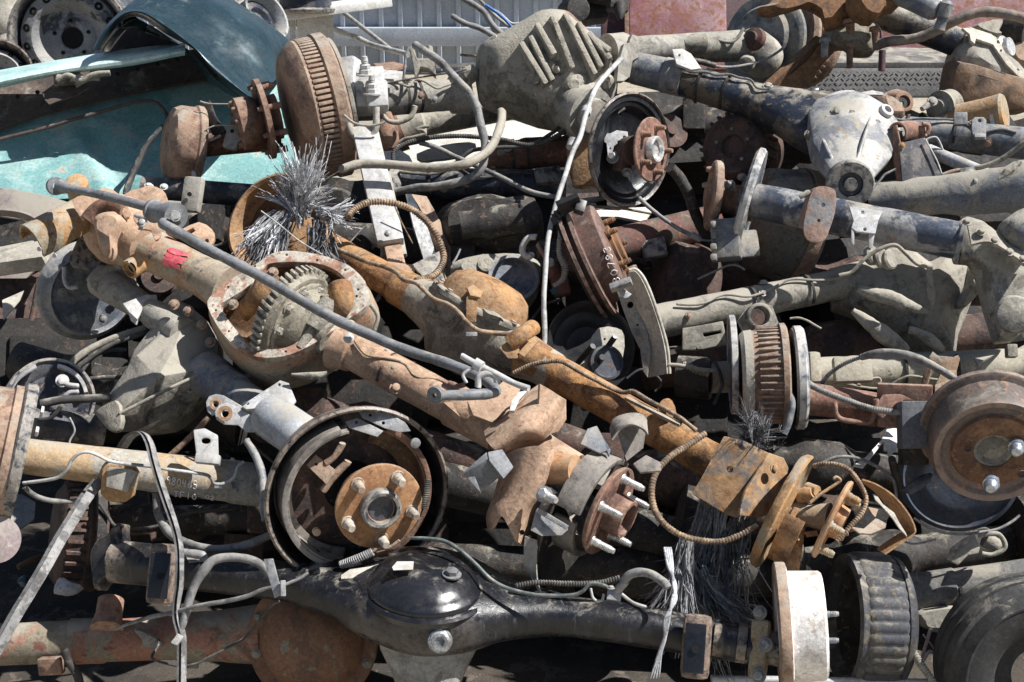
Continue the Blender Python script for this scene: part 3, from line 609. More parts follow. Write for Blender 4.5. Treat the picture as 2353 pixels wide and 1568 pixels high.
r5 = W(a, [960, 60, 1060, -60, 1200, -130, 1400, -120, 1640, 20, 1860, 170, 2010, 315, 1985, 480], [Z4] * 8)
obj('skin', rails([r0, r1, r2, r3, r4, r5], 6, 6, .003), M['tealdark'], t, sharp=60)
r6 = W(a, [700, 352, 770, 250, 850, 165, 960, 135, 1150, 260, 1340, 372, 1490, 545, 1735, 715], 4.06)
r7 = W(a, [740, 352, 800, 262, 880, 190, 985, 170, 1110, 262, 1220, 300, 1450, 560, 1720, 720], 4.2)
obj('inner_lip', rails([r6, r7], 6, 2, .003), M['tealdark'], t)
obj('arch_shade_sheet', plate(L(D, 225, 118, 262, 70, 300, 48, 350, 60, 470, 140, 560, 200, 560, 240, 420, 170, 330, 140), 4.34, cd(.1, .3, .95), 4), M['greasy'], t)  # dark sheet added to stand for the shade inside the arch
obj('bracket', plate(L(a, 850, 130, 930, 110, 1010, 170, 1000, 220, 1110, 260, 1095, 235, 930, 180, 840, 190), 4.1, cd(.1, .2, 1), 5), M['tealdark'], t, bev=.002)
# teal panel
t = T('hood_panel', 'pale teal inner side of a car panel leaning behind the heap', 'car panel', (200, 430), 4.0)
pn = cd(.06, .56, .82); pc = (300, 330)
pp0 = P(pc, 4.12)
def panel_pt(u_, f_):
    top = 252 - .18 * (u_ + 60) if u_ < 520 else 150; bot = 474 - .05 * (u_ + 60); v_ = top + (bot - top) * f_; b_ = onp((u_, v_), pp0, pn)
    cx = 165 + (v_ - 300) * .56; dent = .012 * math.exp(-((u_ - cx) / 22) ** 2) * min(1, max(0, (v_ - 285) / 40)) - .01 * math.exp(-((u_ - cx - 40) / 30) ** 2) * min(1, max(0, (v_ - 285) / 40))
    edge = 300 - .25 * (u_ - 50); dent += .007 * (1 if v_ > edge and u_ < 380 else 0)
    return b_ + pn * (dent + .006 * noise.noise(b_ * 7) + .003 * noise.noise(b_ * 19))
obj('panel', rails([[panel_pt(-60 + 790 * k / 60, j / 24) for k in range(61)] for j in range(25)], 1, 1, .004), M['teal'], t, sharp=60)
obj('recess', plate(L(D, -60, 208, 120, 168, 300, 140, 420, 118, 520, 106, 570, 130, 520, 172, 390, 196, 260, 222, 100, 260, -60, 306), 4.075, pn, 8, c=pc, sm=3), M['brownpaint'], t)
obj('ledge', rails([W(D, [-60, 218, 120, 176, 300, 152, 400, 132, 425, 128], 4.02), W(D, [-60, 206, 120, 170, 300, 146, 400, 126, 425, 122], 3.97), W(D, [-60, 192, 120, 152, 300, 122, 400, 110, 425, 106], 3.99), W(D, [-60, 172, 120, 140, 300, 112, 400, 102, 425, 98], 4.12)], 5, 3, .003), M['teallit'], t)
obj('bead', hose(D, [-30, 327, 80, 300, 200, 266, 300, 238, 350, 234, 376, 252, 392, 285, 420, 330, 440, 420], [3.99, 4.06, 4.0], 4.5), M['brownpaint'], t)
obj('latch', join(pbox((155, 182), 4.0, pn, 60, 28, 14, 8), hose(a, [395, 560, 470, 520, 560, 560, 640, 520, 760, 505], 3.97, 7), lathe(P((141, 182), 3.98), cd(.3, .3, .9), [(0, 0), (0, 14), (8, 12), (10, 0)], 16, s_(4)), hose(a, [520, 590, 610, 545, 690, 545], 3.98, 6), pbox((176, 180), 3.98, pn, 30, 12, 10, 20)), M['dusty'], t, bev=.002)
for k in range(9): obj('bolt_hole', lathe(P((40 + k * 46, 222 - k * 10.5), 4.03), pn, [(-3, 0), (-3, 5), (1, 5), (1, 0)], 10, s_(4)), M['hole'], t)
obj('latch_plate', plate(L(a, 290, 640, 400, 560, 560, 560, 620, 600, 520, 660, 420, 690, 340, 720, 310, 690), 4.0, pn, 4), M['brownpaint'], t)
one('weatherstrip', 'black rubber strip hanging down the teal panel', 'rubber strip', hose(a, [1120, 870, 1000, 1020, 930, 1160, 880, 1290, 860, 1350], [4.0, 3.85], [5, 7, 8, 8, 6]), M['rubber'])
# body panel at the left edge
t = T('body_panel', 'dusty mauve car body panel with an arched opening at the left edge', 'car panel', (60, 620), 3.75)
bn = cd(-.1, .42, .9)
obj('panel', plate(L(D, -70, 424, 30, 434, 112, 450, 175, 470, 160, 520, 122, 575, 60, 640, -70, 650), 3.8, bn, 8, c=(60, 520), holes=[L(D, -60, 500, 0, 497, 50, 505, 82, 523, 100, 550, 96, 566, 60, 577, 30, 560, -60, 548)], ), M['mauve'], t, bev=.003)
obj('arch_lip', rails([W(D, [-70, 482, 0, 478, 56, 486, 92, 506, 114, 540, 124, 570], 3.72), W(D, [-70, 494, 0, 492, 52, 500, 86, 520, 106, 552, 112, 572], 3.76)], 5, 2, .006), M['mauve'], t)
obj('inner_panel', plate(L(D, -70, 470, 120, 480, 130, 590, -70, 620), 3.98, bn, 4, c=(60, 520)), M['dark'], t)
obj('sill', join(bar(D(-60, 610), 3.62, D(112, 585), 3.6, 66, 40, cd(0, .75, .65)), bar(D(-60, 588), 3.6, D(80, 560), 3.62, 16, 12)), M['sill'], t, bev=.006)
t = T('floor_panel', 'dark brown sheet metal floor pan standing under the mauve car panel', 'car panel', (60, 780), 3.55)
obj('sheet', plate(L(D, -80, 640, 60, 640, 118, 610, 150, 700, 200, 790, 150, 850, -80, 860), 3.62, cd(.25, .35, .9), 6, c=(60, 740)), M['darkrust'], t)
obj('rib', hose(D, [92, 640, 80, 700, 66, 780, 56, 850], [3.6, 3.53], 8), M['darkrust'], t)
obj('flap', plate(L(D, 5, 690, 55, 668, 46, 690, 8, 736), 3.5, cd(.2, .6, .8), 3), M['sill'], t)
# truck behind the right part of the heap
t = T('pickup_truck', 'faded pink and maroon truck rear with a grey tread plate bumper behind the heap', 'truck', (1850, 260), 5.0)
obj('tailgate', join(pbox((1640, 0), 5.25, cd(0, .25, 1), 520, 300, 30)), M['maroon'], t, bev=.01)
obj('side_panel', plate(L(D, 1445, -120, 1668, -120, 1672, 160, 1446, 160), 5.12, cd(0, .3, 1), 20, c=(1560, 60)), M['pink'], t, bev=.01)
obj('body', join(pbox((2120, 20), 5.3, cd(-.05, .28, 1), 900, 320, 40)), M['maroon'], t, bev=.012)
obj('door', plate(L(D, 1880, -150, 2600, -150, 2600, 110, 1890, 130), 5.1, cd(-.05, .3, 1), 20, c=(2100, 50)), M['pink'], t, bev=.01)
obj('trim', bar(D(1438, -80), 5.08, D(1442, 170), 5.05, 10, 8), M['rust'], t, bev=.003)
bm_ = join(bar(D(1800, 150), 4.95, D(2400, 150), 5.0, 180, 50, cd(0, .92, .38)), bar(D(1800, 192), 4.78, D(2400, 190), 4.86, 70, 14, cd(0, .1, 1)))
obj('bumper', bm_, M['bumper'], t, bev=.012)
gs = []
for k in range(34):
    for j in range(4):
        q = (1850 + k * 12 + (j % 2) * 6, 166 + j * 13); gs.append(pbox(q, 4.765 + (q[0] - 1800) * .00014, cd(0, .1, 1), 9, 2.2, 1.5, 35 if (k + j) % 2 else -35))
obj('tread', join(*gs), M['bumper'], t, bev=.0008)
one('lamp_cluster', 'dark dusty engine part hanging in front of the maroon truck gate', 'engine part', join(pbox((1345, 20), 5.0, cd(.2, .2, 1), 90, 70, 40, 10), shaft(D(1305, 30), 5.0, D(1330, 20), 4.9, 28), shaft(D(1310, -20), 4.95, D(1420, -10), 4.95, 24), pbox((1420, 12), 4.9, cd(.3, .1, 1), 46, 30, 30, -10), shaft(D(1425, 10), 4.88, D(1425, 46), 4.85, [(0, 14), (.6, 12), (1, 4)])), M['dark'], bev=.004)
# ================================================================== upper left and middle of the heap
G_AX = 'scrap axles in the heap'
# --- truck axle with the finned drum and the ribbed diff cover
t = T('truck_axle', 'dusty truck axle with rusty finned drum and big ribbed diff on top of heap', 'axle', (950, 300), 3.75, G_AX)
z = 3.62; s = s_(z); q = (722, 250); n = vq(q, -.965, -.2, .16)
dr = obj('brake_drum', lathe(P(q, z), n, [(-56, 60), (-56, 150), (-53, 160), (-48, 166), (-24, 166), (-20, 161), (-18, 150), (12, 150), (15, 158), (22, 159), (30, 154), (52, 134), (58, 120), (62, 60), (62, 0)], 64, s), M['rustpale'], t)
obj('cooling_fins', fins(q, z, n, 148, 161, -20, 14, 78, 7.5), M['rustpale'], dr, bev=.001)
obj('backing_plate', lathe(P(q, z), n, [(-74, 0), (-74, 120), (-66, 150), (-58, 150), (-58, 0)], 48, s), M['dusty'], t)
hb = obj('hub', lathe(P(q, z), n, [(84, 0), (84, 52), (112, 50), (112, 92), (124, 92), (124, 48), (140, 58), (176, 60), (180, 50), (180, 0)], 40, s), M['rust'], t)
x, y, _ = frame(n)
for k in range(8):
    an = R(45 * k + 10); obj('stud', stud(P(q, z) + (x * math.cos(an) + y * math.sin(an)) * (78 * s) + n * (84 * s), n, 7 * s, 52 * s), M['rust'], hb)
for k in range(10):
    an = R(36 * k); obj('bolt', bolt(P(q, z) + (x * math.cos(an) + y * math.sin(an)) * (50 * s) + n * (176 * s), n, 6 * s, 12 * s, False), M['rust'], hb)
obj('axle_tube', shaft(D(770, 238), 3.66, D(1075, 216), 3.76, [(0, 44), (.3, 44), (.34, 37), (.86, 36), (.87, 44), (1, 46)]), M['greytan'], t, disp=(.002, 30))
seat = join(pbox(D(850, 210), 3.56, cd(.1, .25, 1), 70, 100, 60, 4), pbox(D(802, 196), 3.55, cd(-.4, .2, 1), 44, 128, 40, 3), pbox(D(866, 222), 3.52, cd(.1, .25, 1), 50, 66, 46, 4))
obj('spring_seat', seat, M['light'], t, bev=.008, disp=(.003, 30))
for k, (x0, y0) in enumerate([(166, 520), (214, 650), (20, 680), (-14, 610)]):
    o = P(b(x0, y0), 3.5); u = cd(0, .93, .35)
    obj('u_bolt_end', join(stud(o, u, 8 * s, 42 * s), bolt(o, u, 14 * s, 15 * s), bolt(o + u * 13 * s, u, 12 * s, 12 * s, False)), M['light'], t)
ub = join(hose(b, [40, 770, 60, 900, 110, 945, 210, 935, 240, 870, 240, 740], 3.48, 8), hose(b, [20, 795, 90, 850, 190, 868, 270, 855, 300, 838], 3.45, 3))
obj('u_bolt', ub, M['greytan'], t)
obj('bump_stop', lathe(P(b(312, 920), 3.6), cd(.2, -1, .1), [(-46, 0), (-46, 20), (-10, 28), (20, 26), (38, 14), (40, 0)], 24, s), M['rust'], t)
# ribbed diff
hous = L(b, 930, 470, 960, 330, 1110, 250, 1300, 140, 1400, 90, 1540, 90, 1640, 170, 1760, 270, 1830, 340, 1890, 470, 1900, 620, 1830, 750, 1700, 800, 1610, 880, 1440, 880, 1250, 830, 1060, 760, 950, 700)
obj('diff_housing', puff(hous, 3.74, cd(-.1, .05, 1), ((.5, 128), (.72, 112), (.9, 70), (.99, 24), (1, 0), (1, -40), (.8, -110), (.4, -140)), c=b(1400, 500), sm=2), M['mud'], t, bev=.004, disp=(.0025, 26))
cov = L(b, 1240, 320, 1330, 200, 1440, 120, 1530, 128, 1640, 220, 1760, 330, 1840, 460, 1770, 560, 1640, 640, 1520, 690, 1380, 660, 1250, 560, 1200, 440)
cv = obj('diff_cover', puff(cov, 3.66, cd(-.1, .08, 1), ((.55, 62), (.8, 50), (.95, 24), (1, 0), (1, -30)), c=b(1500, 400), sm=2), M['dusty'], t, bev=.003, disp=(.002, 26))
for x0, y0, x1, y1 in [(1222, 330, 1395, 615), (1282, 285, 1440, 590), (1330, 205, 1452, 415), (1432, 145, 1570, 505), (1520, 128, 1730, 545), (1612, 190, 1770, 500), (1690, 270, 1840, 450), (1745, 320, 1850, 400)]:
    p0, p1 = b(x0, y0), b(x1, y1); mm = ((p0[0] + p1[0]) / 2, (p0[1] + p1[1]) / 2)
    obj('rib', bar(p0, 3.615, p1, 3.60, 13, 66, cd(.25, .15, 1)), M['mud'], cv, bev=.004, disp=(.002, 40))
obj('rim', hose(b, [1290, 150, 1400, 95, 1480, 84, 1560, 98, 1640, 170, 1720, 240], [3.76, 3.74], 6), M['rustred'], t)
for x_, y_, r_, z_ in [(1080, 300, 20, 3.66), (1110, 350, 16, 3.65), (1600, 590, 26, 3.58), (1570, 650, 16, 3.58), (1640, 560, 16, 3.58), (1830, 560, 18, 3.63), (880, 520, 22, 3.68), (1050, 340, 14, 3.66), (1480, 470, 10, 3.57), (1350, 560, 9, 3.58)]:
    obj('dirt_lump', puff(circ(b(x_, y_), r_, 10), z_, cd(0, 0, 1), ((.5, r_ * .7), (1, 0), (.8, -r_)), sm=0), M['mud'], t, disp=(.008, 60))
dress(t, D(880, 228), 3.67, D(1060, 217), 3.75, 38, 'hosetan', 3)
for x_, y_ in [(1262, 300), (1240, 420), (1265, 560), (1370, 650), (1510, 680), (1640, 625), (1780, 550), (1835, 450), (1700, 280)]: obj('cover_bolt', bolt(P(b(x_, y_), 3.63), cd(-.1, .08, 1), 7 * s, 8 * s), M['mud'], t)
obj('pinion_snout', shaft(b(1590, 690), 3.70, b(1715, 840), 3.52, [(0, 84), (.5, 66), (.8, 54), (1, 58)]), M['dusty'], t, disp=(.004, 24))
obj('yoke', lathe(P(b(1735, 800), 3.5), cd(.55, -.35, .75), [(-30, 0), (-30, 58), (-6, 60), (-4, 40), (10, 38), (14, 0)], 32, s), M['greytan'], t)
obj('axle_tube', shaft(b(1830, 360), 3.78, D(1700, 96), 4.05, [(0, 40), (.12, 40), (.13, 30), (.9, 28), (1, 28)]), M['greytan'], t, disp=(.002, 30))
obj('tube_bracket', join(plate(L(b, 470, 320, 500, 310, 520, 400, 600, 400, 600, 300, 630, 320, 655, 520, 600, 470, 545, 460, 510, 545, 500, 470), 3.72, cd(.05, .2, 1), 30, c=b(560, 430))), M['dusty'], t, bev=.004)
obj('brake_line', hose(b, [275, 585, 500, 540, 740, 505, 860, 480], [3.55, 3.62], 2.2), M['wire'], t)
obj('spring_strap', hose(b, [290, 800, 330, 835, 400, 840, 470, 810, 500, 770, 510, 730], 3.55, 6), M['hosetan'], t)
# --- grey spring bar under the U bolts
t = T('spring_bar', 'flat pale grey spring bar hanging down from the truck axle seat', 'leaf spring', (880, 470), 3.4)
obj('leaf', bar(D(838, 296), 3.5, D(898, 560), 3.3, 60, 26, cd(.1, .35, 1)), M['light'], t, bev=.004)
obj('lower_leaf', bar(D(870, 400), 3.47, D(907, 592), 3.32, 56, 16, cd(.1, .35, 1)), M['greytan'], t, bev=.004)
obj('neck', join(bar(D(900, 560), 3.32, D(912, 612), 3.26, 40, 20, cd(.1, .35, 1)), pbox(D(918, 622), 3.25, cd(.1, .4, 1), 66, 26, 34, -8)), M['bronze'], t, bev=.006)
obj('bolt', bolt(P(D(891, 537), 3.275), cd(.1, .35, 1), 6 * s_(3.3), 6 * s_(3.3)), M['grey'], t)
# --- rusty half drum and stub at the left
t = T('stub_axle', 'rusty stub axle with half a brake drum in front of the pale teal panel', 'axle', (480, 360), 3.7, G_AX)
z = 3.66; s = s_(z); q = (424, 334); n = vq(q, -.96, .16, .2)
obj('brake_drum', lathe(P(q, z), n, [(-34, 78), (-34, 90), (-28, 95), (-16, 95), (-12, 91), (20, 89), (34, 80), (42, 58), (42, 0), (36, 0), (30, 70), (16, 80), (-34, 78)], 48, s), M['rustpale'], t, disp=(.003, 14))
obj('axle_tube', shaft(D(436, 338), 3.68, D(640, 318), 3.66, [(0, 26), (1, 27)]), M['rust'], t)
obj('bracket', join(plate(L(a, 1580, 830, 1670, 818, 1690, 935, 1640, 985, 1620, 1030, 1530, 1005), 3.58, cd(-.1, .3, 1), 14), plate(L(a, 1580, 830, 1670, 818, 1660, 770, 1600, 800), 3.6, cd(0, .8, .5), 10)), M['greytan'], t, bev=.003)
obj('bolt_hole', lathe(P(a(1600, 905), 3.575), cd(-.1, .3, 1), [(0, 0), (0, 4.5), (1.5, 4.5), (1.5, 0)], 10, s), M['hole'], t)
obj('brake_shoe', plate(L(a, 1370, 720, 1440, 690, 1480, 800, 1550, 900, 1540, 920, 1460, 930, 1430, 850, 1390, 830), 3.63, cd(-.4, .1, .9), 8), M['dark'], t, bev=.002)
obj('adjuster', join(hose(a, [1390, 950, 1450, 965, 1520, 935], 3.6, 3.5), hose(a, [1350, 985, 1400, 985], 3.6, 10, rib=(.006, .004)), hose(a, [1380, 700, 1440, 716, 1560, 720, 1680, 712], 3.6, 2.2), hose(a, [1390, 910, 1480, 868, 1600, 866, 1680, 872], 3.58, 1.8), bolt(P(a(1330, 890), 3.6), cd(.3, .2, 1), 8 * s), bolt(P(a(1400, 905), 3.6), cd(.3, .2, 1), 7 * s), hose(a, [1300, 895, 1360, 880, 1420, 915], 3.61, 4)), M['greytan'], t)
obj('hanger_strap', plate(L(a, 1325, 1070, 1340, 1080, 1352, 1240, 1320, 1240, 1318, 1150), 3.6, cd(0, .2, 1), 4), M['light'], t)
# --- black tube with the saddle pad
t = T('tube_axle', 'dark blue black axle tube with a rounded saddle pad behind the grey rod', 'axle', (470, 450), 3.6, G_AX)
obj('axle_tube', shaft(D(330, 430), 3.64, D(640, 455), 3.6, [(0, 26), (1, 27)]), M['navy'], t)
obj('saddle_pad', pbox(D(443, 448), 3.5, cd(-.15, .12, 1), 44, 82, 30, -6), M['greytan'], t, bev=.009)
obj('bolt_hole', lathe(P(D(436, 447), 3.478), cd(-.15, .12, 1), [(0, 0), (0, 5), (3, 5), (3, 0)], 12, s), M['hole'], t)
obj('bolt', join(bolt(P(D(377, 430), 3.58), cd(.2, .6, 1), 6 * s), bolt(P(D(342, 428), 3.58), cd(.2, .8, .5), 7 * s)), M['light'], t)
# lower tube under the ribbed axle
t = T('tube_axle', 'rust and beige axle tube lying below the truck axle tube', 'axle', (1050, 270), 3.95, G_AX)
obj('axle_tube', shaft(D(880, 306), 3.92, D(1240, 236), 4.0, [(0, 40), (.24, 40), (.26, 26), (.5, 27), (1, 27)]), M['tan'], t)
obj('end_cover', shaft(D(850, 330), 3.92, D(925, 300), 3.92, [(0, 10), (.4, 44), (1, 46)]), M['rustred'], t)
# long rusty tube in the middle back and black tube below it
t = T('tube_axle', 'brown rusty axle tube in shade behind the hoses, ending at an orange block', 'axle', (1230, 360), 3.72, G_AX)
obj('axle_tube', shaft(D(1110, 362), 3.72, D(1350, 345), 3.7, [(0, 34), (1, 36)]), M['rust'], t)
dress(t, D(1120, 362), 3.72, D(1340, 346), 3.7, 36, 'wire', 7)
obj('end_block', join(shaft(D(1318, 372), 3.62, D(1372, 366), 3.6, [(0, 56), (.2, 66), (1, 66)]), pbox(D(1345, 372), 3.56, cd(-.2, 0, 1), 56, 120, 50)), M['orange'], t, bev=.006)
t = T('tube_axle', 'black axle tube lying in deep shade under the brown rusty tube', 'axle', (1100, 430), 3.7, G_AX)
obj('axle_tube', shaft(D(880, 420), 3.72, D(1300, 425), 3.68, [(0, 32), (.3, 32), (.35, 36), (1, 34)]), M['navy'], t)
obj('flange', pbox(D(905, 418), 3.68, cd(.5, .1, .8), 30, 60, 20), M['navy'], t, bev=.004)
obj('pad', pbox(D(1260, 405), 3.64, cd(.2, .4, .9), 60, 40, 20, 8), M['navy'], t, bev=.004)
dress(t, D(900, 420), 3.72, D(1290, 425), 3.68, 36, 'wire', 5)
one('sheet', 'pale bent sheet metal scrap behind the loop of dark hoses', 'sheet', plate(L(b, 520, 1060, 700, 1000, 880, 980, 930, 1010, 800, 1080, 640, 1100, 560, 1110), 3.85, cd(.1, .85, .5), 6, sm=2), M['sill'])
one('sheet', 'white torn sheet scrap lying under the dark hoses beside the spring bar', 'sheet', plate(L(b, 285, 1030, 400, 1030, 470, 1075, 530, 1190, 440, 1190, 370, 1120, 290, 1110), 3.8, cd(.1, .7, .7), 5), M['white'])
# hoses of the upper middle
one('brake_hose', 'thick grey hose drooping from the ribbed axle bracket in a long loop', 'hose', hose(b, [515, 312, 580, 350, 680, 430, 790, 545, 880, 640, 935, 740, 965, 880, 985, 1000, 975, 1140, 900, 1220, 780, 1265, 620, 1290, 520, 1296, 350, 1330], [3.62, 3.55, 3.5, 3.45, 3.45, 3.5], 9.5), M['hose'])
one('brake_hose', 'fat tan hose curving under the ribbed diff and across the spring bar', 'hose', hose(b, [1100, 770, 1095, 870, 1060, 970, 990, 1060, 880, 1130, 700, 1155, 500, 1148, 330, 1130, 150, 1128, 60, 1145, 0, 1165], [3.6, 3.45, 3.36, 3.36, 3.36, 3.34], 10.5), M['hosetan'])
one('wire', 'thin grey wire hooked over the bracket of the ribbed axle', 'wire', hose(b, [470, 325, 450, 370, 440, 450, 430, 560], 3.66, 3.2), M['blue'])
one('brake_cable', 'dark ribbed cable arching behind the tan hose', 'cable', hose(b, [360, 1110, 370, 1040, 460, 985, 620, 950, 800, 940, 960, 945, 1120, 965, 1290, 1000, 1420, 970, 1560, 900, 1640, 880], [3.56, 3.6, 3.6, 3.55], 5.5, rib=(.010, .002)), M['wire'])
one('brake_cable', 'dark cable running right from the dark ribbed cable into the shade', 'cable', hose(b, [540, 985, 660, 1020, 780, 1080, 940, 1150, 1120, 1230, 1300, 1320, 1480, 1360, 1600, 1390, 1720, 1380, 1850, 1360], [3.6, 3.58, 3.5, 3.45], 6), M['hose'])
one('brake_cable', 'thin black cable forking towards the ribbed diff snout', 'cable', hose(b, [780, 1130, 900, 1040, 1050, 1020, 1300, 1000, 1450, 920, 1540, 850, 1640, 870], 3.6, 5), M['wire'])
one('wire', 'small bent pale wire hook beside the spring bar top', 'wire', hose(b, [360, 1010, 430, 960, 500, 945, 575, 925, 560, 900, 520, 895, 545, 880, 600, 870], 3.7, 4), M['hosetan'])
one('brake_cable', 'long pale cable hanging from the upper axle end down to the middle of the heap', 'cable', join(hose(D, [1428, 136, 1398, 165, 1368, 205, 1350, 255, 1335, 310, 1316, 352, 1300, 400, 1280, 460, 1267, 510, 1259, 560, 1254, 630, 1250, 700, 1252, 770, 1249, 805], [3.55, 3.42, 3.3, 3.2, 3.1, 3.05, 3.0], 6), shaft(D(1318, 322), 3.33, D(1312, 340), 3.32, 12), shaft(D(1349, 250), 3.39, D(1345, 262), 3.38, 12)), M['cablewhite'])
# dark engine casting in the centre and its pale dished cover
one('gearbox', 'dark greasy gearbox casting in deep shade in the middle of the heap', 'gearbox', join(puff(L(D, 1010, 480, 1100, 455, 1230, 465, 1240, 560, 1160, 580, 1040, 585, 1000, 540), 3.5, cd(0, .2, 1), ((.7, 60), (.95, 30), (1, -20), (1, -140), (.7, -200))), shaft(D(1060, 520), 3.4, D(1200, 500), 3.4, 34)), M['dark'], disp=(.012, 14))
t = T('timing_cover', 'dusty grey aluminium cover with a round dished centre in the middle of the heap', 'engine cover', (1180, 640), 3.3)
obj('casting', puff(L(D, 1040, 610, 1110, 588, 1200, 592, 1240, 610, 1238, 660, 1215, 700, 1190, 705, 1120, 690, 1050, 640), 3.36, cd(.1, .45, 1), ((.8, 26), (1, 8), (1, -30), (.8, -60))), M['mud'], t, disp=(.005, 30))
obj('dish', lathe(P(D(1180, 640), 3.27), cd(.1, .42, 1), [(-40, 0), (-40, 54), (-4, 60), (6, 58), (6, 50), (-8, 44), (-12, 20), (-8, 6), (-12, 0)], 40, s_(3.3)), M['blue'], t)
obj('boss', lathe(P(D(1117, 610), 3.28), cd(.1, .45, 1), [(-10, 0), (-10, 22), (8, 20), (10, 12), (2, 0)], 20, s_(3.3)), M['mud'], t, disp=(.003, 50))
one('link', 'pale bent metal hook beside the long pale cable', 'hook', hose(e, [1345, 225, 1290, 230, 1255, 275, 1250, 330, 1285, 365, 1310, 350], 3.2, 7.5), M['light'])
one('pipe', 'thin rusty bolt rod standing near the pale hook', 'rod', hose(e, [1350, 270, 1370, 310, 1395, 350, 1420, 400], 3.2, 5), M['rustpale'])
# shoe behind the spring bar
t = T('brake_shoe', 'pale edged curved brake shoe standing just right of the spring bar', 'brake shoe', (985, 540), 3.45)
obj('lining', rails([W(D, [940, 450, 970, 500, 1000, 570, 1020, 650, 1025, 680], 3.42), W(D, [975, 455, 1000, 500, 1030, 560, 1045, 620, 1046, 650], 3.46)], 5, 2, .008), M['rustpale'], t)
obj('web', plate(L(D, 934, 446, 946, 446, 985, 530, 1010, 610, 1030, 690, 1020, 690, 975, 600, 950, 520), 3.40, cd(.4, .1, .9), 6), M['silver'], t)
one('bracket', 'grey folded bracket beside the rusty looped cable', 'bracket', join(plate(L(D, 946, 608, 1010, 576, 1018, 610, 975, 640), 3.28, cd(.1, .7, .7), 8), plate(L(D, 950, 640, 1010, 612, 1030, 660, 1000, 700, 960, 680), 3.3, cd(.2, .1, 1), 6)), M['navy'], bev=.003)
one('brake_cable', 'rusty spiral cable making a round loop over the spring bar', 'cable', hose(D, [800, 500, 815, 480, 850, 465, 900, 466, 950, 484, 990, 520, 1015, 570, 1018, 605, 995, 635, 955, 645], [3.15, 3.2, 3.22, 3.2, 3.12], 7.5, rib=(.0105, .003)), M['cablerust'])
# ================================================================== left front of the heap
# --- the bronze axle with the open diff
t = T('open_diff_axle', 'pale rusty axle with its diff cover off showing the ring gear, under the grey rod', 'axle', (680, 780), 3.0, G_AX)
obj('axle_tube', shaft(D(310, 556), 3.2, D(530, 668), 3.07, [(0, 66), (.08, 60), (.2, 50), (.5, 46), (.75, 47), (.9, 54), (1, 60)]), M['bronzedust'], t, disp=(.0015, 20))
A0, A1 = D(782, 792), D(1150, 990)
obj('axle_tube', shaft(A0, 2.95, A1, 2.8, [(0, 64), (.05, 52), (.09, 50), (.10, 44), (.7, 44), (.72, 50), (1, 50)]), M['bronze'], t, disp=(.0015, 20))
z = 2.98; s = s_(z); n = cd(-.06, .52, .85)
out = L(d, 1430, 700, 1460, 620, 1560, 530, 1700, 455, 1790, 390, 1880, 335, 2000, 318, 2200, 345, 2351, 395) + L(e, 80, 440, 165, 530, 190, 640, 150, 720, 30, 800) + L(d, 2280, 880, 2110, 985, 1950, 1045, 1770, 1048, 1620, 970, 1520, 870)
inn = L(d, 1520, 700, 1560, 660, 1690, 580, 1780, 500, 1830, 425, 1890, 400, 2060, 395, 2230, 415, 2351, 480) + L(e, 55, 560, 75, 620, 40, 690) + L(d, 2250, 815, 2090, 920, 1970, 985, 1830, 995, 1730, 965, 1650, 890, 1570, 790)
hs = [(0, 0)]
bh = L(d, 1572, 567, 1487, 728, 1576, 872, 1760, 1010, 1968, 1012, 2165, 900, 1755, 423, 1975, 346, 2185, 383) + L(e, 116, 585, 105, 630, 28, 450)
fl = obj('cover_flange', plate(out, z, n, 22, [cr2(inn, 3)] + [circ(q, 3.4, 8, 2.8) for q in bh], sm=3, c=D(660, 700)), M['flangerust'] if 'flangerust' in M else M['bronze'], t, bev=.0015)
cc = D(660, 712); p0 = P(D(660, 700), z); ob = [onp(q, p0, n) for q in cr2(out, 3)]; ib = [onp(q, p0, n) for q in cr2(inn, 3)]; c0 = P(cc, z); c0 = onp(cc, p0, n)
def ring_(bs, k, dpt): return [c0 + (v - c0) * k - n * (dpt * s) for v in bs]
obj('diff_housing', skin([ring_(ob, .995, 20), ring_(ob, 1.03, 40), ring_(ob, 1.06, 95), ring_(ob, .95, 155), ring_(ob, .62, 192), ring_(ob, .3, 205)], True, (0, 1)), M['bronzedust'], t, disp=(.002, 20))
obj('diff_cavity', skin([ring_(ib, 1.0, 6), ring_(ib, 1.02, 24), ring_(ib, .98, 90), ring_(ib, .8, 125), ring_(ib, .3, 135)], True, (0, 1)), M['darkorange'], t)
# ring gear and carrier along the axle line
aX = (P(A1, 2.8) - P(D(330, 560), 3.2)).normalized(); go = P(D(668, 732), 3.0); sg = s
def teeth(j, seg): return (5 if j % 4 in (0, 1) else -5)
rg = obj('ring_gear', join(lathe(go, aX, [(-4, 70), (-4, 122), (10, 124), (30, 112), (30, 70), (-4, 70)], 176, sg, wave=None), *[box(go + (frame(aX)[0] * math.cos(2 * math.pi * k / 46) + frame(aX)[1] * math.sin(2 * math.pi * k / 46)) * (123 * sg) + aX * (6 * sg), frame(aX)[0] * -math.sin(2 * math.pi * k / 46) + frame(aX)[1] * math.cos(2 * math.pi * k / 46), frame(aX)[0] * math.cos(2 * math.pi * k / 46) + frame(aX)[1] * math.sin(2 * math.pi * k / 46), (aX + (frame(aX)[0] * -math.sin(2 * math.pi * k / 46) + frame(aX)[1] * math.cos(2 * math.pi * k / 46)) * .25).normalized(), 8 * sg, 16 * sg, 26 * sg) for k in range(46)]), M['gear'], t, bev=.0012)
obj('carrier', lathe(go, aX, [(-70, 0), (-70, 38), (-60, 44), (-20, 58), (-4, 100), (32, 100), (36, 88), (58, 78), (76, 56), (80, 40), (120, 38), (120, 0)], 48, sg), M['gear'], t, disp=(.002, 30))
x, y, _ = frame(aX)
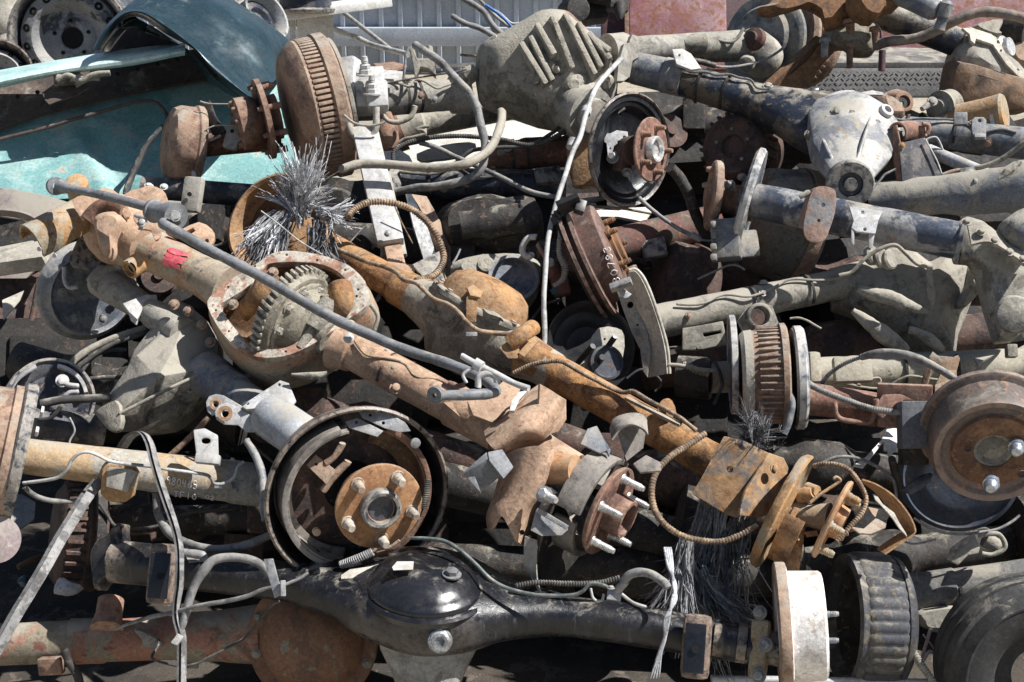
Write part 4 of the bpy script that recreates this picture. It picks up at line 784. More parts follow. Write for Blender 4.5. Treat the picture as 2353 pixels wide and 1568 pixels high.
for k in range(10):
    an = R(36 * k + 10); obj('ring_gear_bolt', bolt(go + (x * math.cos(an) + y * math.sin(an)) * (86 * sg) + aX * (34 * sg), aX, 10 * sg, 13 * sg), M['mud'], rg)
obj('spider_shaft', shaft(D(690, 800), 2.93, D(760, 690), 2.95, [(0, 12), (.4, 12), (.42, 22), (.8, 24), (1, 20)]), M['mud'], t, disp=(.002, 40))
for k, (x0, y0, x1, y1) in enumerate([(1700, 740, 1850, 500), (2320, 800, 2340, 560)]):
    obj('bearing_cap', halfpipe([P(d(x0, y0), 3.02 - .03 * k), P(d((x0 + x1) / 2 + 30, (y0 + y1) / 2), 2.985 - .03 * k), P(d(x1, y1), 3.0 - .03 * k)], .026, cd(-.2, .5, .8), -90, 90, .014), M['orange'], t, bev=.002)
for x0, y0 in [(1605, 690), (1880, 470), (2040, 945), (2300, 705)]:
    obj('cap_bolt', bolt(P(d(x0, y0), 2.965), cd(-.1, .4, .9), 9 * s, 12 * s), M['rustpale'], t)
obj('casting_rib', hose(d, [2010, 1170, 2100, 1182, 2200, 1180, 2255, 1158], 2.86, [3, 8, 8, 4]), M['dusty'], t)
obj('casting_rib', hose(e, [200, 690, 250, 770, 235, 850, 215, 900], 2.93, 5), M['tan'], t)
# spring seats and ears on the left end
obj('end_collar', shaft(D(262, 520), 3.26, D(345, 572), 3.16, [(0, 78), (.3, 82), (.7, 64), (1, 52)]), M['bronze'], t, disp=(.004, 16))
pp = lambda *xs: L(lambda x_, y_: (x_ * .16666, 352.8 + y_ * .16666), *xs)
obj('arm_mount', halfpipe([P(D(72, 560), 3.12), P(D(130, 530), 3.16), P(D(200, 495), 3.24)], [.045, .046, .046], cd(-.2, .45, .85), -105, 105, .006), M['greytan'] if 0 else M['orangetan'], t)
for k, (x0, y0) in enumerate([(545, 1318), (755, 1408)]):
    qq = pp(x0, y0)[0]; obj('bolt_hole', lathe(P(qq, 3.06 + .01 * k), cd(-.3, -.2, .95), [(0, 0), (0, 5.5), (2, 5.5), (2, 0)], 12, s_(3.1)), M['light'], t)
obj('upper_ear', plate(pp(990, 640, 1200, 560, 1450, 470, 1640, 560, 1800, 800, 1720, 900, 1640, 760, 1480, 690, 1300, 740, 1180, 860, 1120, 900), 3.14, cd(.05, .35, .93), 12, [circ(pp(1330, 815)[0], 6.5, 10, 4)] if 0 else (), sm=2), M['bronze'], t, bev=.002)
obj('inner_shell', halfpipe([P(pp(1240, 930)[0], 3.13), P(pp(1360, 800)[0], 3.13), P(pp(1560, 720)[0], 3.12), P(pp(1760, 800)[0], 3.1)], .022, cd(0, .5, .8), -80, 80, .006), M['rust'], t)
obj('rear_ear', plate(pp(1700, 570, 1950, 470, 2080, 440, 2240, 500, 2300, 600, 2290, 700, 2060, 720), 3.24, cd(.05, .4, .9), 14, sm=2), M['bronze'], t, bev=.003)
obj('bushing_end', lathe(P(pp(1065, 440)[0], 3.33), cd(.1, .5, .8), [(-40, 0), (-40, 26), (10, 26), (14, 18), (14, 0)], 24, s_(3.3)), M['orangetan'], t)
obj('side_plate', puff(pp(1320, 880, 1560, 810, 1700, 900, 1640, 1060, 1560, 1180, 1540, 1330, 1460, 1420, 1340, 1150), 3.08, cd(-.1, .3, 1), ((.7, 18), (1, 4), (1, -30))), M['bronze'], t, disp=(.003, 20))
obj('clamp_ear', plate(pp(1830, 870, 1880, 810, 2060, 830, 2200, 960, 2220, 1120, 2140, 1200, 2080, 1060, 1960, 1040, 1880, 960), 3.07, cd(.1, .4, .9), 9, sm=2), M['bronze'], t, bev=.002)
obj('clip_bolt', join(hose(lambda x_, y_: (x_ * .16666, 352.8 + y_ * .16666), [1870, 850, 1980, 880, 2140, 910], 3.04, 5), shaft(pp(1960, 960)[0], 3.05, pp(1930, 1060)[0], 3.05, 5), bolt(P(pp(1960, 950)[0], 3.04), cd(.1, .4, 1), 8 * s)), M['grey'], t)
obj('shock_mount', plate(L(d, 1150, 190, 1250, 170, 1370, 120, 1460, 170, 1480, 230, 1440, 290, 1370, 270, 1330, 230, 1240, 220), 3.14, cd(.1, .45, .9), 14, [circ(d(1425, 250), 5, 10), L(d, 1285, 180, 1330, 160, 1350, 180, 1310, 205)], sm=2), M['bronze'], t, bev=.002)
obj('tube_port', lathe(P(D(305, 615), 3.1), cd(-.5, -.5, .6), [(-20, 0), (-20, 26), (12, 24), (14, 18), (4, 16), (4, 0)], 24, s), M['orangetan'], t)
obj('port_hole', lathe(P(d(912, 432), 3.082), cd(-.5, -.4, .65), [(0, 0), (0, 13), (1, 13), (1, 0)], 24, s), M['hole'], t)
x, y, nn = frame(aX)
pk = P(D(405, 598), 3.145)
V, F = [], []
for j in range(13):
    for k in range(9):
        an = R(28 + 64 * k / 8); rr = .0475 * 1.0; dr_ = None
        V.append(None)
# marker daub: a skin of paint a hair above the tube
def on_tube(q, p0, p1, r):
    "where the sight line through a place of the photo meets a tube"
    dv = CR @ Vector(((q[0] - 1176.5) * K, (784 - q[1]) * K, -1)); A = (p1 - p0).normalized(); m = CP - p0
    dd = dv - A * dv.dot(A); mm_ = m - A * m.dot(A); a_, b_, c_ = dd.dot(dd), 2 * dd.dot(mm_), mm_.dot(mm_) - r * r; ds = b_ * b_ - 4 * a_ * c_
    tt = (-b_ - math.sqrt(ds)) / (2 * a_) if ds > 0 else -b_ / (2 * a_)
    return CP + dv * tt
tp0, tp1 = P(D(310, 556), 3.2), P(D(530, 668), 3.07); rr_ = 48.6 * K * 3.13
def daub(q0, q1, w_, r):
    V, F = [], []
    for k in range(9):
        f0 = k / 8; u_ = q0[0] + (q1[0] - q0[0]) * f0; v_ = q0[1] + (q1[1] - q0[1]) * f0; ww = w_ * (.5 + .5 * math.sin(math.pi * min(1, f0 * 1.15 + .1))) * random.uniform(.85, 1.1)
        V += [on_tube((u_, v_ - ww), tp0, tp1, r), on_tube((u_, v_ + ww), tp0, tp1, r)]
    for k in range(8): F.append([2 * k, 2 * k + 2, 2 * k + 3, 2 * k + 1])
    return V, F
obj('paint_mark', join(*[daub(d(x0, y0), d(x1, y1), w_, rr_ + .0006 + .00025 * k) for k, (x0, y0, x1, y1, w_) in enumerate([(1140, 345, 1275, 380, 9), (1125, 370, 1265, 400, 8), (1120, 395, 1240, 430, 8), (1160, 310, 1300, 350, 7), (1180, 405, 1240, 445, 6)])]), M['pinkmark'], t)
dress(t, D(800, 805), 2.94, D(1130, 980), 2.82, 45, 'cablerust', 11)
obj('plug', join(lathe(P(e(370, 1270), 2.82), cd(.25, .3, .9), [(0, 0), (0, 14), (6, 14), (8, 9), (18, 9), (20, 6), (20, 0)], 16, s_(2.8))), M['bronze'], t)
obj('housing_plug', lathe(P(e(50, 918), 2.86), cd(-.2, .5, .8), [(-4, 0), (-4, 12), (5, 11), (7, 7), (7, 0)], 20, s), M['light'], t)
# saddle casting near the right end
obj('axle_tube_end', shaft(D(1130, 975), 2.82, D(1320, 1085), 2.74, [(0, 50), (.5, 48), (1, 44)]), M['bronze'], t)
obj('spring_saddle', rails([W(e, [1365, 1235, 1250, 1320, 1140, 1435, 1060, 1500, 985, 1560], [2.80, 2.76, 2.74]), W(e, [1440, 1275, 1330, 1375, 1220, 1470, 1110, 1540, 1000, 1625], [2.74, 2.69, 2.69]), W(e, [1512, 1325, 1420, 1440, 1320, 1540, 1200, 1600, 1060, 1690], [2.71, 2.665, 2.67]), W(e, [1552, 1350, 1495, 1500, 1410, 1610, 1290, 1660, 1150, 1740], [2.74, 2.70, 2.71])], 7, 8, .007), M['bronze'], t, sharp=75)
obj('saddle_ear', plate(L(e, 1370, 1235, 1460, 1290, 1550, 1345, 1552, 1480, 1500, 1560, 1400, 1600, 1330, 1568, 1360, 1450), 2.725, cd(.55, -.1, .85), 8, [circ(e(1490, 1480), 5, 12)], sm=1), M['bronze'], t, bev=.002)
obj('track_bracket', rails([W(h, [1130, 20, 1105, 170, 1060, 320, 1024, 420, 1030, 500], 2.72), W(h, [1215, -30, 1185, 130, 1115, 300, 1058, 395, 1056, 508], 2.655), W(h, [1330, -60, 1290, 100, 1215, 270, 1140, 375, 1120, 425], 2.635), W(h, [1440, -50, 1400, 130, 1320, 280, 1245, 390, 1196, 590], 2.635), W(h, [1510, -20, 1455, 140, 1385, 275, 1330, 375, 1244, 615], 2.70)], 7, 8, .007), M['bronze'], t, sharp=75)
for x_, y_, z_ in [(1205, 60, 2.655), (1190, 20, 2.66), (1230, 90, 2.65), (1470, 60, 2.66)]: obj('weld_bead', puff(circ(h(x_, y_), 4.5, 8), z_, cd(0, .2, 1), ((.5, 3), (1, 0), (1, -4)), sm=0), M['bronze'], t)
obj('bolt_hole', lathe(P(h(1245, 535), 2.625), cd(.3, .1, 1), [(0, 0), (0, 6), (1.5, 6), (1.5, 0)], 12, s_(2.6)), M['hole'], t)
obj('stub', shaft(D(1240, 1075), 2.68, D(1322, 1080), 2.64, [(0, 40), (.6, 36), (1, 34)]), M['hub'], t)
obj('upper_plates', join(plate(L(e, 870, 1345, 980, 1340, 1120, 1210, 1240, 1260, 1180, 1380, 1040, 1500, 880, 1440), 2.76, cd(.1, .5, .85), 8), plate(L(e, 700, 1360, 860, 1360, 880, 1440, 1060, 1510, 1000, 1570, 860, 1500), 2.79, cd(.1, .4, .9), 8), plate(L(e, 1160, 1420, 1200, 1320, 1300, 1275, 1240, 1360), 2.74, cd(.3, .5, .8), 6)), M['bronze'], t, bev=.002)
obj('grey_stop', join(plate(L(e, 1160, 1420, 1175, 1350, 1225, 1290, 1290, 1278, 1230, 1340, 1195, 1420), 2.72, cd(.2, .6, .7), 10)), M['light'], t)
obj('angle_bracket', join(plate(L(h, 838, 120, 1000, -20, 1020, 35, 920, 150, 960, 260, 900, 200), 2.63, cd(-.25, .55, .8), 9), plate(L(h, 840, 128, 1020, 32, 1110, 140, 960, 262), 2.625, cd(-.1, -.25, .95), 9), plate(L(h, 1010, -20, 1110, -40, 1190, 85, 1120, 165, 1020, 40), 2.62, cd(.35, .55, .75), 9)), M['rodgrey'], t, bev=.002)
# right end brake: shoes and hub
z = 2.66; s = s_(z); n = ax(.42, -24); q = D(1404, 1176)
hubset(t, q, z, n, 108, 5, 20, 'rustred', 'silver', bore=.46, barrel=46, sl=56, sr=9, pc=.76, th=14)
bo = P(D(1360, 1165), 2.70)
obj('brake_shoe', join(ringwall(bo, n, [(-38, 118), (-38, 132), (26, 132), (26, 118)], 60, 178, 24, s), ringwall(bo, n, [(-8, 84), (-8, 120), (0, 120), (0, 84)], 60, 178, 24, s)), M['lining'], t, bev=.002)
obj('brake_shoe', join(ringwall(bo, n, [(-38, 104), (-38, 118), (20, 118), (20, 104)], 190, 300, 24, s), ringwall(bo, n, [(-8, 74), (-8, 106), (0, 106), (0, 74)], 190, 300, 24, s)), M['lining'], t, bev=.002)
obj('backing_plate', lathe(P(D(1310, 1190), 2.74), n, [(0, 0), (0, 120), (10, 150), (14, 160), (10, 164), (-4, 152), (-12, 120), (-12, 0)], 48, s, arc=(150, 330)), M['dark'], t)
obj('shield', rails([W(h, [1270, 560, 1262, 660, 1275, 760, 1340, 890, 1380, 955], 2.64), W(h, [1355, 590, 1350, 690, 1350, 790, 1360, 880, 1385, 960], 2.63)], 4, 2, .003), M['greytan'], t)
obj('shoe_web', join(plate(L(h, 1345, 370, 1565, 490, 1560, 520, 1520, 555, 1380, 560, 1305, 520), 2.60, cd(.1, .2, 1), 5), bar(h(1348, 378), 2.595, h(1560, 505), 2.585, 11, 10)), M['blue'], t, bev=.0012)
obj('adjuster_bolt', join(bolt(P(h(1400, 275), 2.6), cd(-.3, .3, .9), 13 * s, 22 * s), stud(P(h(1400, 280), 2.6), cd(.6, -.2, .7), 10 * s, 40 * s)), M['silver'], t)
obj('wheel_cylinder', join(pbox(h(1760, 130), 2.655, cd(.2, .4, .9), 46, 60, 40, -30)), M['greytan'], t, bev=.006, disp=(.002, 40))
obj('shoe_end', plate(L(h, 2010, 60, 2100, 0, 2200, 50, 2200, 110, 2060, 120), 2.64, cd(-.1, .5, .8), 10), M['lining'], t, bev=.002)
obj('shoe_end', join(rails([W(D, [1400, 985, 1410, 962, 1440, 950, 1470, 950, 1486, 962], 2.70), W(D, [1405, 1010, 1425, 985, 1450, 975, 1478, 985, 1490, 1000], 2.66)], 4, 2, .004), plate(L(D, 1418, 990, 1460, 975, 1488, 965, 1478, 1030, 1440, 1060), 2.70, cd(.1, .1, 1), 4)), M['lining'], t)
obj('shoe_bracket', plate(L(D, 1334, 1020, 1350, 985, 1372, 978, 1400, 1050, 1404, 1032, 1380, 1042), 2.66, cd(.2, .4, .9), 8), M['blue'], t, bev=.002)
# --- grey rod lying over it
t = T('track_rod', 'long grey rod with ring ends lying across the open diff', 'rod', (600, 640), 2.92)
obj('bar', hose(D, [155, 433, 240, 450, 345, 478], [3.08, 3.0], [9, 10.5, 11], wob=0), M['rodgrey'], t)
def eye(q, z, n, r, hole, th_):
    s = s_(z); return lathe(P(q, z), n, [(-th_, hole), (-th_, r), (-th_ + 2, r + 1), (th_ - 2, r + 1), (th_, r), (th_, hole), (-th_, hole)], 28, s)
obj('eye', join(eye(D(128, 428), 3.1, cd(.45, -.05, .9), 20, 8, 10), hose(D, [140, 429, 158, 434], [3.1, 3.08], [18, 11])), M['rodgrey'], t)
bu = obj('bushing', shaft(D(350, 484), 2.98, D(405, 498), 2.92, [(0, 26), (.12, 28), (.14, 24), (.7, 24), (.72, 31), (1, 31)]), M['rodgrey'], t)
obj('bushing_pin', lathe(P(D(402, 497), 2.9), cd(.6, -.1, .8), [(0, 0), (0, 14), (4, 12), (4, 0)], 24, s_(2.9)), M['silver'], bu)
obj('bar', hose(D, [402, 498, 408, 508, 390, 510, 376, 515, 388, 522, 470, 566, 600, 637, 740, 715, 860, 775, 960, 813, 1060, 846, 1112, 872, 1142, 898, 1120, 906, 1080, 908, 1015, 910], [2.9, 2.93, 2.9, 2.88, 2.86, 2.84, 2.80, 2.74, 2.70, 2.68, 2.66], [9, 10, 12, 13, 12.5, 12.5, 12.5, 12.5, 12.5, 12.5, 12.5, 12.5, 12.5, 12.5, 12.5, 12.5]), M['rodgrey'], t)
obj('eye', join(eye(D(1001, 907), 2.66, cd(-.45, -.2, .9), 19, 6, 7)), M['rodgrey'], t)
t = T('drop_link', 'pale grey link bolt clamped on the right end of the grey rod', 'link', (1130, 860), 2.7)
obj('rod', hose(D, [1060, 818, 1090, 836, 1130, 856, 1180, 880, 1215, 893], [2.7, 2.66], [7, 8, 7.5, 7, 7.5]), M['light'], t)
obj('nut', join(shaft(D(1092, 836), 2.685, D(1108, 845), 2.68, 14)), M['light'], t, disp=(.002, 60))
obj('clamp', join(hose(D, [1072, 880, 1064, 862, 1080, 850, 1096, 846], 2.68, 4), hose(D, [1098, 890, 1100, 868, 1118, 860, 1138, 866, 1142, 880], 2.68, 8)), M['light'], t)
one('clip', 'small rusty clip with bolts on top of the pale rusty axle tube', 'clip', join(plate(L(e, 690, 1240, 720, 1210, 780, 1220, 850, 1260, 830, 1290, 740, 1270), 2.72, cd(.1, .7, .6), 8), hose(e, [740, 1225, 800, 1250, 850, 1240], 2.7, 6)), M['rustred'], bev=.002)
# ================================================================== front row
# --- left grey axle: far backing plate, diff, near backing plate with shoes
t = T('banjo_axle', 'grey dusty axle under the open diff ending in a large open drum brake', 'axle', (430, 900), 3.05, G_AX)
z = 3.36; n = ax(.80, 205); q = D(208, 672); s = s_(z)
nb = -n
nv = cd(.62, -.28, .73); vs_ = s
obj('backing_plate', lathe(P(q, z), nv, [(0, 0), (0, 40), (8, 66), (4, 88), (12, 96), (-6, 108), (-14, 116), (-22, 117), (-22, 112), (-14, 104), (-20, 90), (-10, 66), (-12, 0)], 56, s * 1.02), M['blue'], t)
obj('plate_emboss', join(plate(L(d, 470, 380, 560, 170, 640, 180, 750, 390, 640, 460, 500, 430), 3.26, cd(.1, .2, 1), 20), plate(L(d, 560, 170, 620, 160, 660, 190, 650, 240, 580, 240), 3.25, cd(.1, .4, .9), 8)), M['black'], t, bev=.003)
obj('plate_bolt', bolt(P(d(600, 215), 3.235), cd(.1, .4, .9), 9 * s, 9 * s), M['grey'], t)
obj('plate_pipe', hose(d, [440, 430, 440, 520, 470, 570, 530, 565], 3.27, 5), M['light'], t)
obj('flange', plate(L(d, 610, 530, 690, 460, 820, 405, 850, 430, 960, 560, 900, 640, 720, 640), 3.24, nv, 16, sm=2), M['greytan'], t, bev=.002)
for x0, y0 in [(650, 545), (820, 420)]: obj('flange_bolt', bolt(P(d(x0, y0), 3.215), nv, 7 * s, 6 * s), M['grey'], t)
obj('axle_tube', shaft(D(235, 645), 3.27, D(420, 765), 3.08, [(0, 40), (.25, 38), (.4, 34), (.62, 30), (.66, 34), (1, 34)]), M['greytan'], t, disp=(.0015, 20))
obj('spring_pad', join(plate(L(d, 845, 680, 1000, 620, 1080, 620, 1085, 660, 1000, 690, 945, 790, 890, 740), 3.13, cd(.2, .6, .8), 10), plate(L(d, 870, 710, 945, 790, 935, 830, 900, 800), 3.12, cd(-.2, .1, 1), 10)), M['light'], t, bev=.002)
hous = L(d, 1170, 660, 1190, 650, 1300, 690, 1400, 780, 1500, 970, 1505, 1100, 1400, 1290, 1300, 1420, 1180, 1540, 1000, 1568, 860, 1500, 840, 1400, 850, 1250, 900, 1100, 930, 1020, 1040, 880, 1150, 790)
hb = obj('diff_housing', puff(hous, 3.12, cd(-.12, .28, .95), ((.45, 70), (.75, 56), (.93, 24), (1, 0), (1, -40), (.8, -110)), c=d(1160, 1130), sm=0), M['dusty'], t, bev=.006, disp=(.001, 30))
for x_, y_ in [(1200, 690), (1300, 735), (1390, 830), (1450, 950), (1470, 1070), (1400, 1220), (1290, 1350)]: obj('casting_bolt', bolt(P(d(x_, y_), 3.06), cd(-.1, .3, .95), 8 * s, 9 * s), M['rustpale'], t)
boltring(t, (208, 672), 3.34, nv, 70, 6, 7, 'grey', 6)
cvx = [(935, 1035, 3.02), (1090, 1187, 2.965), (1190, 1010, 3.02), (1262, 815, 3.08), (1130, 868, 3.08), (1400, 775, 3.10), (1500, 970, 3.10), (1505, 1112, 3.04), (690, 1395, 3.01), (825, 1432, 2.955), (780, 1568, 2.97), (700, 1500, 3.02), (1310, 1440, 3.07), (1000, 1565, 3.06), (1180, 655, 3.13), (1300, 700, 3.12), (850, 1250, 3.12), (1040, 900, 3.14)]
cface = [[0, 1, 2, 4], [4, 2, 3], [1, 6, 2], [2, 6, 5, 3], [1, 7, 6], [0, 8, 9, 1], [1, 9, 7], [9, 10, 13, 12, 7], [8, 11, 10, 9], [3, 5, 15, 14], [4, 3, 14, 17], [0, 4, 17], [0, 17, 16, 8]]
obj('cast_case', ([P(d(x_, y_), z_) for x_, y_, z_ in cvx], cface), M['dusty'], t, bev=.007, sharp=25)
obj('parting_rib', hose(d, [1500, 1118, 1300, 1205, 1080, 1310, 825, 1440], [3.03, 2.98, 2.95], 4, wob=0), M['dusty'], t)
obj('snout_flange', join(plate(L(d, 655, 1440, 690, 1400, 790, 1350, 830, 1430, 825, 1540, 780, 1568, 720, 1530), 2.96, cd(-.5, .25, .85), 14, sm=2)), M['mud'], t, bev=.003, disp=(.002, 60))
obj('filler_plug', lathe(P(d(1310, 1265), 3.03), cd(.1, -.2, .95), [(-6, 0), (-6, 12), (4, 11), (5, 6), (-2, 5), (-2, 0)], 20, s_(3)), M['dusty'], t)
obj('axle_tube', shaft(D(470, 855), 3.06, D(720, 1030), 2.84, [(0, 54), (.12, 52), (.14, 47), (.3, 47), (.31, 43), (.55, 43), (.6, 41), (1, 43)]), M['blue'], t, disp=(.001, 20))
dress(t, D(560, 918), 3.0, D(690, 1008), 2.88, 44, 'hose', 13, -1, 2)
br = obj('link_bracket', join(plate(L(d, 1420, 1360, 1440, 1320, 1490, 1305, 1540, 1315, 1670, 1390, 1640, 1430, 1520, 1420, 1460, 1455, 1425, 1420), 2.88, cd(-.1, .2, 1), 7, [circ(d(1488, 1375), 7.5, 12)]), plate(L(d, 1478, 1430, 1510, 1380, 1560, 1365, 1610, 1385, 1780, 1480, 1830, 1500, 1850, 1568, 1700, 1568, 1640, 1520, 1540, 1515, 1490, 1480), 2.84, cd(-.1, .2, 1), 7, [circ(d(1552, 1440), 9, 14)]), plate(L(d, 1670, 1390, 1930, 1210, 1990, 1230, 2040, 1350, 2010, 1390, 1880, 1330, 1790, 1400, 1700, 1410), 2.85, cd(.05, .6, .8), 7, [circ(d(1707, 1370), 3.5, 8), circ(d(1925, 1240), 3.5, 8)])), M['light'], t, bev=.0015)
obj('bush_washer', lathe(P(d(1552, 1440), 2.832), cd(-.1, .2, 1), [(0, 8), (0, 15), (3, 15), (3, 8), (0, 8)], 20, s), M['hub'], t)
obj('bush_washer', lathe(P(d(1488, 1375), 2.872), cd(-.1, .2, 1), [(0, 7), (0, 12), (3, 12), (3, 7), (0, 7)], 20, s), M['hub'], t)
obj('tube_collar', shaft(D(610, 950), 2.86, D(700, 1010), 2.80, [(0, 44), (.1, 50), (.3, 52), (.9, 52), (1, 46)]), M['bluepale'], t)
# near open drum brake
z = 2.72; s = s_(z); n = ax(.9, -38); q = D(812, 1126)
bp = obj('backing_plate', lathe(P(q, z), n, [(-34, 0), (-34, 120), (-24, 150), (-24, 180), (30, 200), (44, 204), (48, 210), (44, 215), (34, 214), (-30, 192), (-34, 150), (-44, 120), (-44, 0)], 72, s), M['black'], t)
o_ = P(q, z)
def shoe(a0, a1, ro=172, mt='lining', w0=-14, w1=44, wm='darkorange', tm='rustpale'):
    sh = obj('brake_shoe', ringwall(o_, n, [(w0, ro - 12), (w0, ro), (w1, ro), (w1, ro - 12)], a0, a1, 40, s, cd(0, 1, 0)), M[mt], t, bev=.001)
    obj('shoe_table', ringwall(o_, n, [(w0 + 4, ro - 17), (w0 + 4, ro - 12.4), (w1 - 4, ro - 12.4), (w1 - 4, ro - 17)], a0 - 6, a1 + 6, 40, s, cd(0, 1, 0)), M[tm], sh)
    wt = 58 if wm == 'darkorange' else 32
    obj('shoe_web', ringwall(o_, n, [(-6, ro - wt), (-6, ro - 14), (2, ro - 14), (2, ro - wt)], a0 - 8, a1 + 8, 40, s, cd(0, 1, 0)), M[wm], sh)
    return sh
# angle 0 is image right, counter-clockwise as seen
shoe(108, 258, 176, w0=-30, w1=56, wm='lining', tm='lining')
shoe(-62, 70, 176, 'rust', w0=-24, w1=40, tm='rust')
obj('inner_plate', lathe(o_, n, [(-30, 60), (-23, 64), (-22, 120), (-26, 150), (-30, 60)], 48, s), M['darkrust'], t)
for an_ in (150, 185, 215, 240): obj('lining_rivet', lathe(o_ + (frame(n, cd(0, 1, 0))[0] * math.cos(R(an_)) + frame(n, cd(0, 1, 0))[1] * math.sin(R(an_))) * (159 * s) + n * (24 * s), -(frame(n, cd(0, 1, 0))[0] * math.cos(R(an_)) + frame(n, cd(0, 1, 0))[1] * math.sin(R(an_))), [(0, 0), (0, 5), (1.5, 5), (1.5, 0)], 10, s), M['hole'], t)
shn = obj('shoe_anchor', join(plate(L(e, 125, 1432, 310, 1425, 440, 1500, 480, 1560, 400, 1568, 300, 1540, 150, 1470), 2.665, cd(.1, .3, 1), 6, [circ(e(290, 1505), 4, 8), circ(e(200, 1450), 4, 8)]), plate(L(e, 25, 1498, 110, 1470, 290, 1560, 250, 1600, 60, 1540), 2.66, cd(.1, .3, 1), 6, [circ(e(105, 1500), 4, 8)])), M['grey'], t, bev=.001)
obj('shoe_strut', join(plate(L(g, 2110, 70, 2175, 0, 2318, 110, 2250, 205), 2.655, cd(.1, .2, 1), 5, [circ(g(2178, 65), 4, 8)]), hose(g, [2240, 60, 2300, 10, 2360, -80], 2.66, 8)), M['rustpale'], t, bev=.001)
obj('anchor_pin', join(*[lathe(P(g(x0, y0), 2.665), n, [(-6, 0), (-6, 9), (6, 9), (8, 6), (8, 0)], 14, s) for x0, y0 in [(2180, 530)]]), M['bronze'], t)
obj('return_spring', coil([P(h(0, 760), 2.66), P(h(100, 720), 2.65), P(h(215, 670), 2.65)], 8 * s, 2.2 * s, 18), M['grey'], t)
obj('return_spring', coil([P(h(570, 370), 2.665), P(h(600, 170), 2.67)], 6 * s, 1.8 * s, 16), M['wire'], t)
obj('hold_down', join(lathe(P(D(954, 1018), 2.68), n, [(0, 0), (0, 12), (4, 12), (6, 7), (6, 0)], 18, s)), M['grey'], t)
obj('spring_hook', join(hose(h, [190, 680, 260, 650, 330, 640, 400, 590], 2.655, 4)), M['rustpale'], t)
obj('adjuster', hose(D, [800, 1060, 770, 1090, 742, 1128], 2.67, 9), M['rustpale'], t)
hubset(t, D(872, 1165), 2.655, n, 103, 5, 62, 'hub', 'stud', bore=.46, bh=22, sl=40, sr=11, pc=.78, th=16, boremat='navy')
obj('hub_neck', lathe(P(D(850, 1148), 2.70), n, [(-20, 0), (-20, 70), (20, 62), (20, 0)], 36, s), M['darkrust'], t)
obj('torn_lip', plate(L(h, 0, 830, 60, 790, 200, 770, 300, 740, 215, 790, 245, 830, 100, 850, 0, 855), 2.64, cd(.1, .7, .7), 4), M['sill'], t)
one('brake_hose', 'grey hose hanging in a curve behind the large open drum brake', 'hose', hose(g, [1070, 250, 1090, 400, 1160, 530, 1260, 600, 1400, 645, 1550, 650, 1700, 620, 1800, 580, 1880, 540], [2.86, 2.82, 2.76, 2.72], [9, 10, 10.5, 10.5, 10.5, 10.5, 10.5, 10, 9]), M['hose'])
one('brake_hose', 'blue grey hose dropping beside the left rim of the large open drum brake', 'hose', hose(g, [1700, -100, 1760, 0, 1800, 130, 1812, 280, 1815, 380, 1828, 450], [2.82, 2.76, 2.72], [8, 9, 9.5, 9.5, 8, 8]), M['blue'])
# --- left edge axle with the chalk number
t = T('leaf_axle', 'orange and grey axle tube at the left edge with a chalked number and brake drum', 'axle', (330, 1100), 2.85, G_AX)
T0, T1, ZA, ZB = D(40, 1046), D(600, 1116), 2.80, 2.92
obj('axle_tube', shaft(T0, ZA, T1, ZB, [(0, 40), (.3, 42), (.55, 46), (.86, 47), (.88, 50), (1, 50)]), M['chalkaxle'], t, disp=(.001, 20))
z = 2.76; s = s_(z); n = vq((45, 1040), .98, -.18, -.03)
obj('brake_drum', lathe(P(D(26, 1044), z), -n, [(-16, 120), (-16, 152), (-8, 158), (20, 158), (24, 150), (90, 146), (96, 130), (96, 0), (90, 0), (86, 136), (20, 142), (0, 120), (-16, 120)], 64, s), M['rustpale'], t)
obj('backing_plate', lathe(P(D(48, 1040), z), n, [(-22, 0), (-22, 150), (-16, 158), (2, 160), (8, 156), (8, 146), (-4, 140), (-8, 60), (6, 50), (6, 0)], 64, s), M['navy'], t)
obj('plate_bolt', join(bolt(P(d(270, 1425), 2.74), n, 15 * s, 10 * s, False)), M['light'], t)
obj('plate_bolt', join(bolt(P(d(235, 1560), 2.74), n, 13 * s, 10 * s, False)), M['light'], t)
obj('clamp_block', skin([W(g, [705, 95, 740, 60, 940, 80, 965, 120, 930, 280, 870, 325, 740, 320, 690, 270], 2.76), W(g, [720, 80, 760, 50, 920, 60, 950, 100, 920, 290, 860, 330, 760, 325, 700, 260], 2.84)], True), M['orangetan'], t, bev=.004)
obj('clamp_cap', plate(L(g, 735, 100, 750, 85, 900, 98, 945, 120, 900, 200, 880, 260, 730, 220), 2.752, cd(0, .1, 1), 8, sm=1), M['greytan'], t, bev=.002)
obj('perch', join(plate(L(D, 444, 988, 470, 984, 500, 1000, 502, 1060, 486, 1066, 452, 1054), 2.80, cd(.1, .2, 1), 14, [circ(D(473, 1013), 11, 14, 7)]), pbox(D(478, 1056), 2.79, cd(.05, .3, 1), 56, 22, 24, -6)), M['light'], t, bev=.003)
obj('saddle_plate', plate(L(D, 336, 1098, 346, 1040, 560, 1060, 556, 1100, 530, 1148, 400, 1142), 2.895, cd(.05, -.15, 1), 4), M['blue'], t, bev=.002)
r_n = 47.2 * K * (ZA + ZB) / 2
def put_leaf(qq):
    v = on_tube(qq, P(T0, ZA), P(T1, ZB), r_n + .0012); return v
obj('chalk_number', chalk('980465', g(1150, 150), (12.2, 2.1), (-.1, 1), 17, .0013, put_leaf), M['chalk'], t)
obj('chalk_number', chalk('TF10', g(1200, 250), (14, 2.2), (-.1, 1), 12, .0012, put_leaf), M['chalk'], t)
obj('chalk_number', chalk('02', g(1420, 275), (11, 2.2), (-.1, 1), 9, .0012, put_leaf), M['chalk'], t)
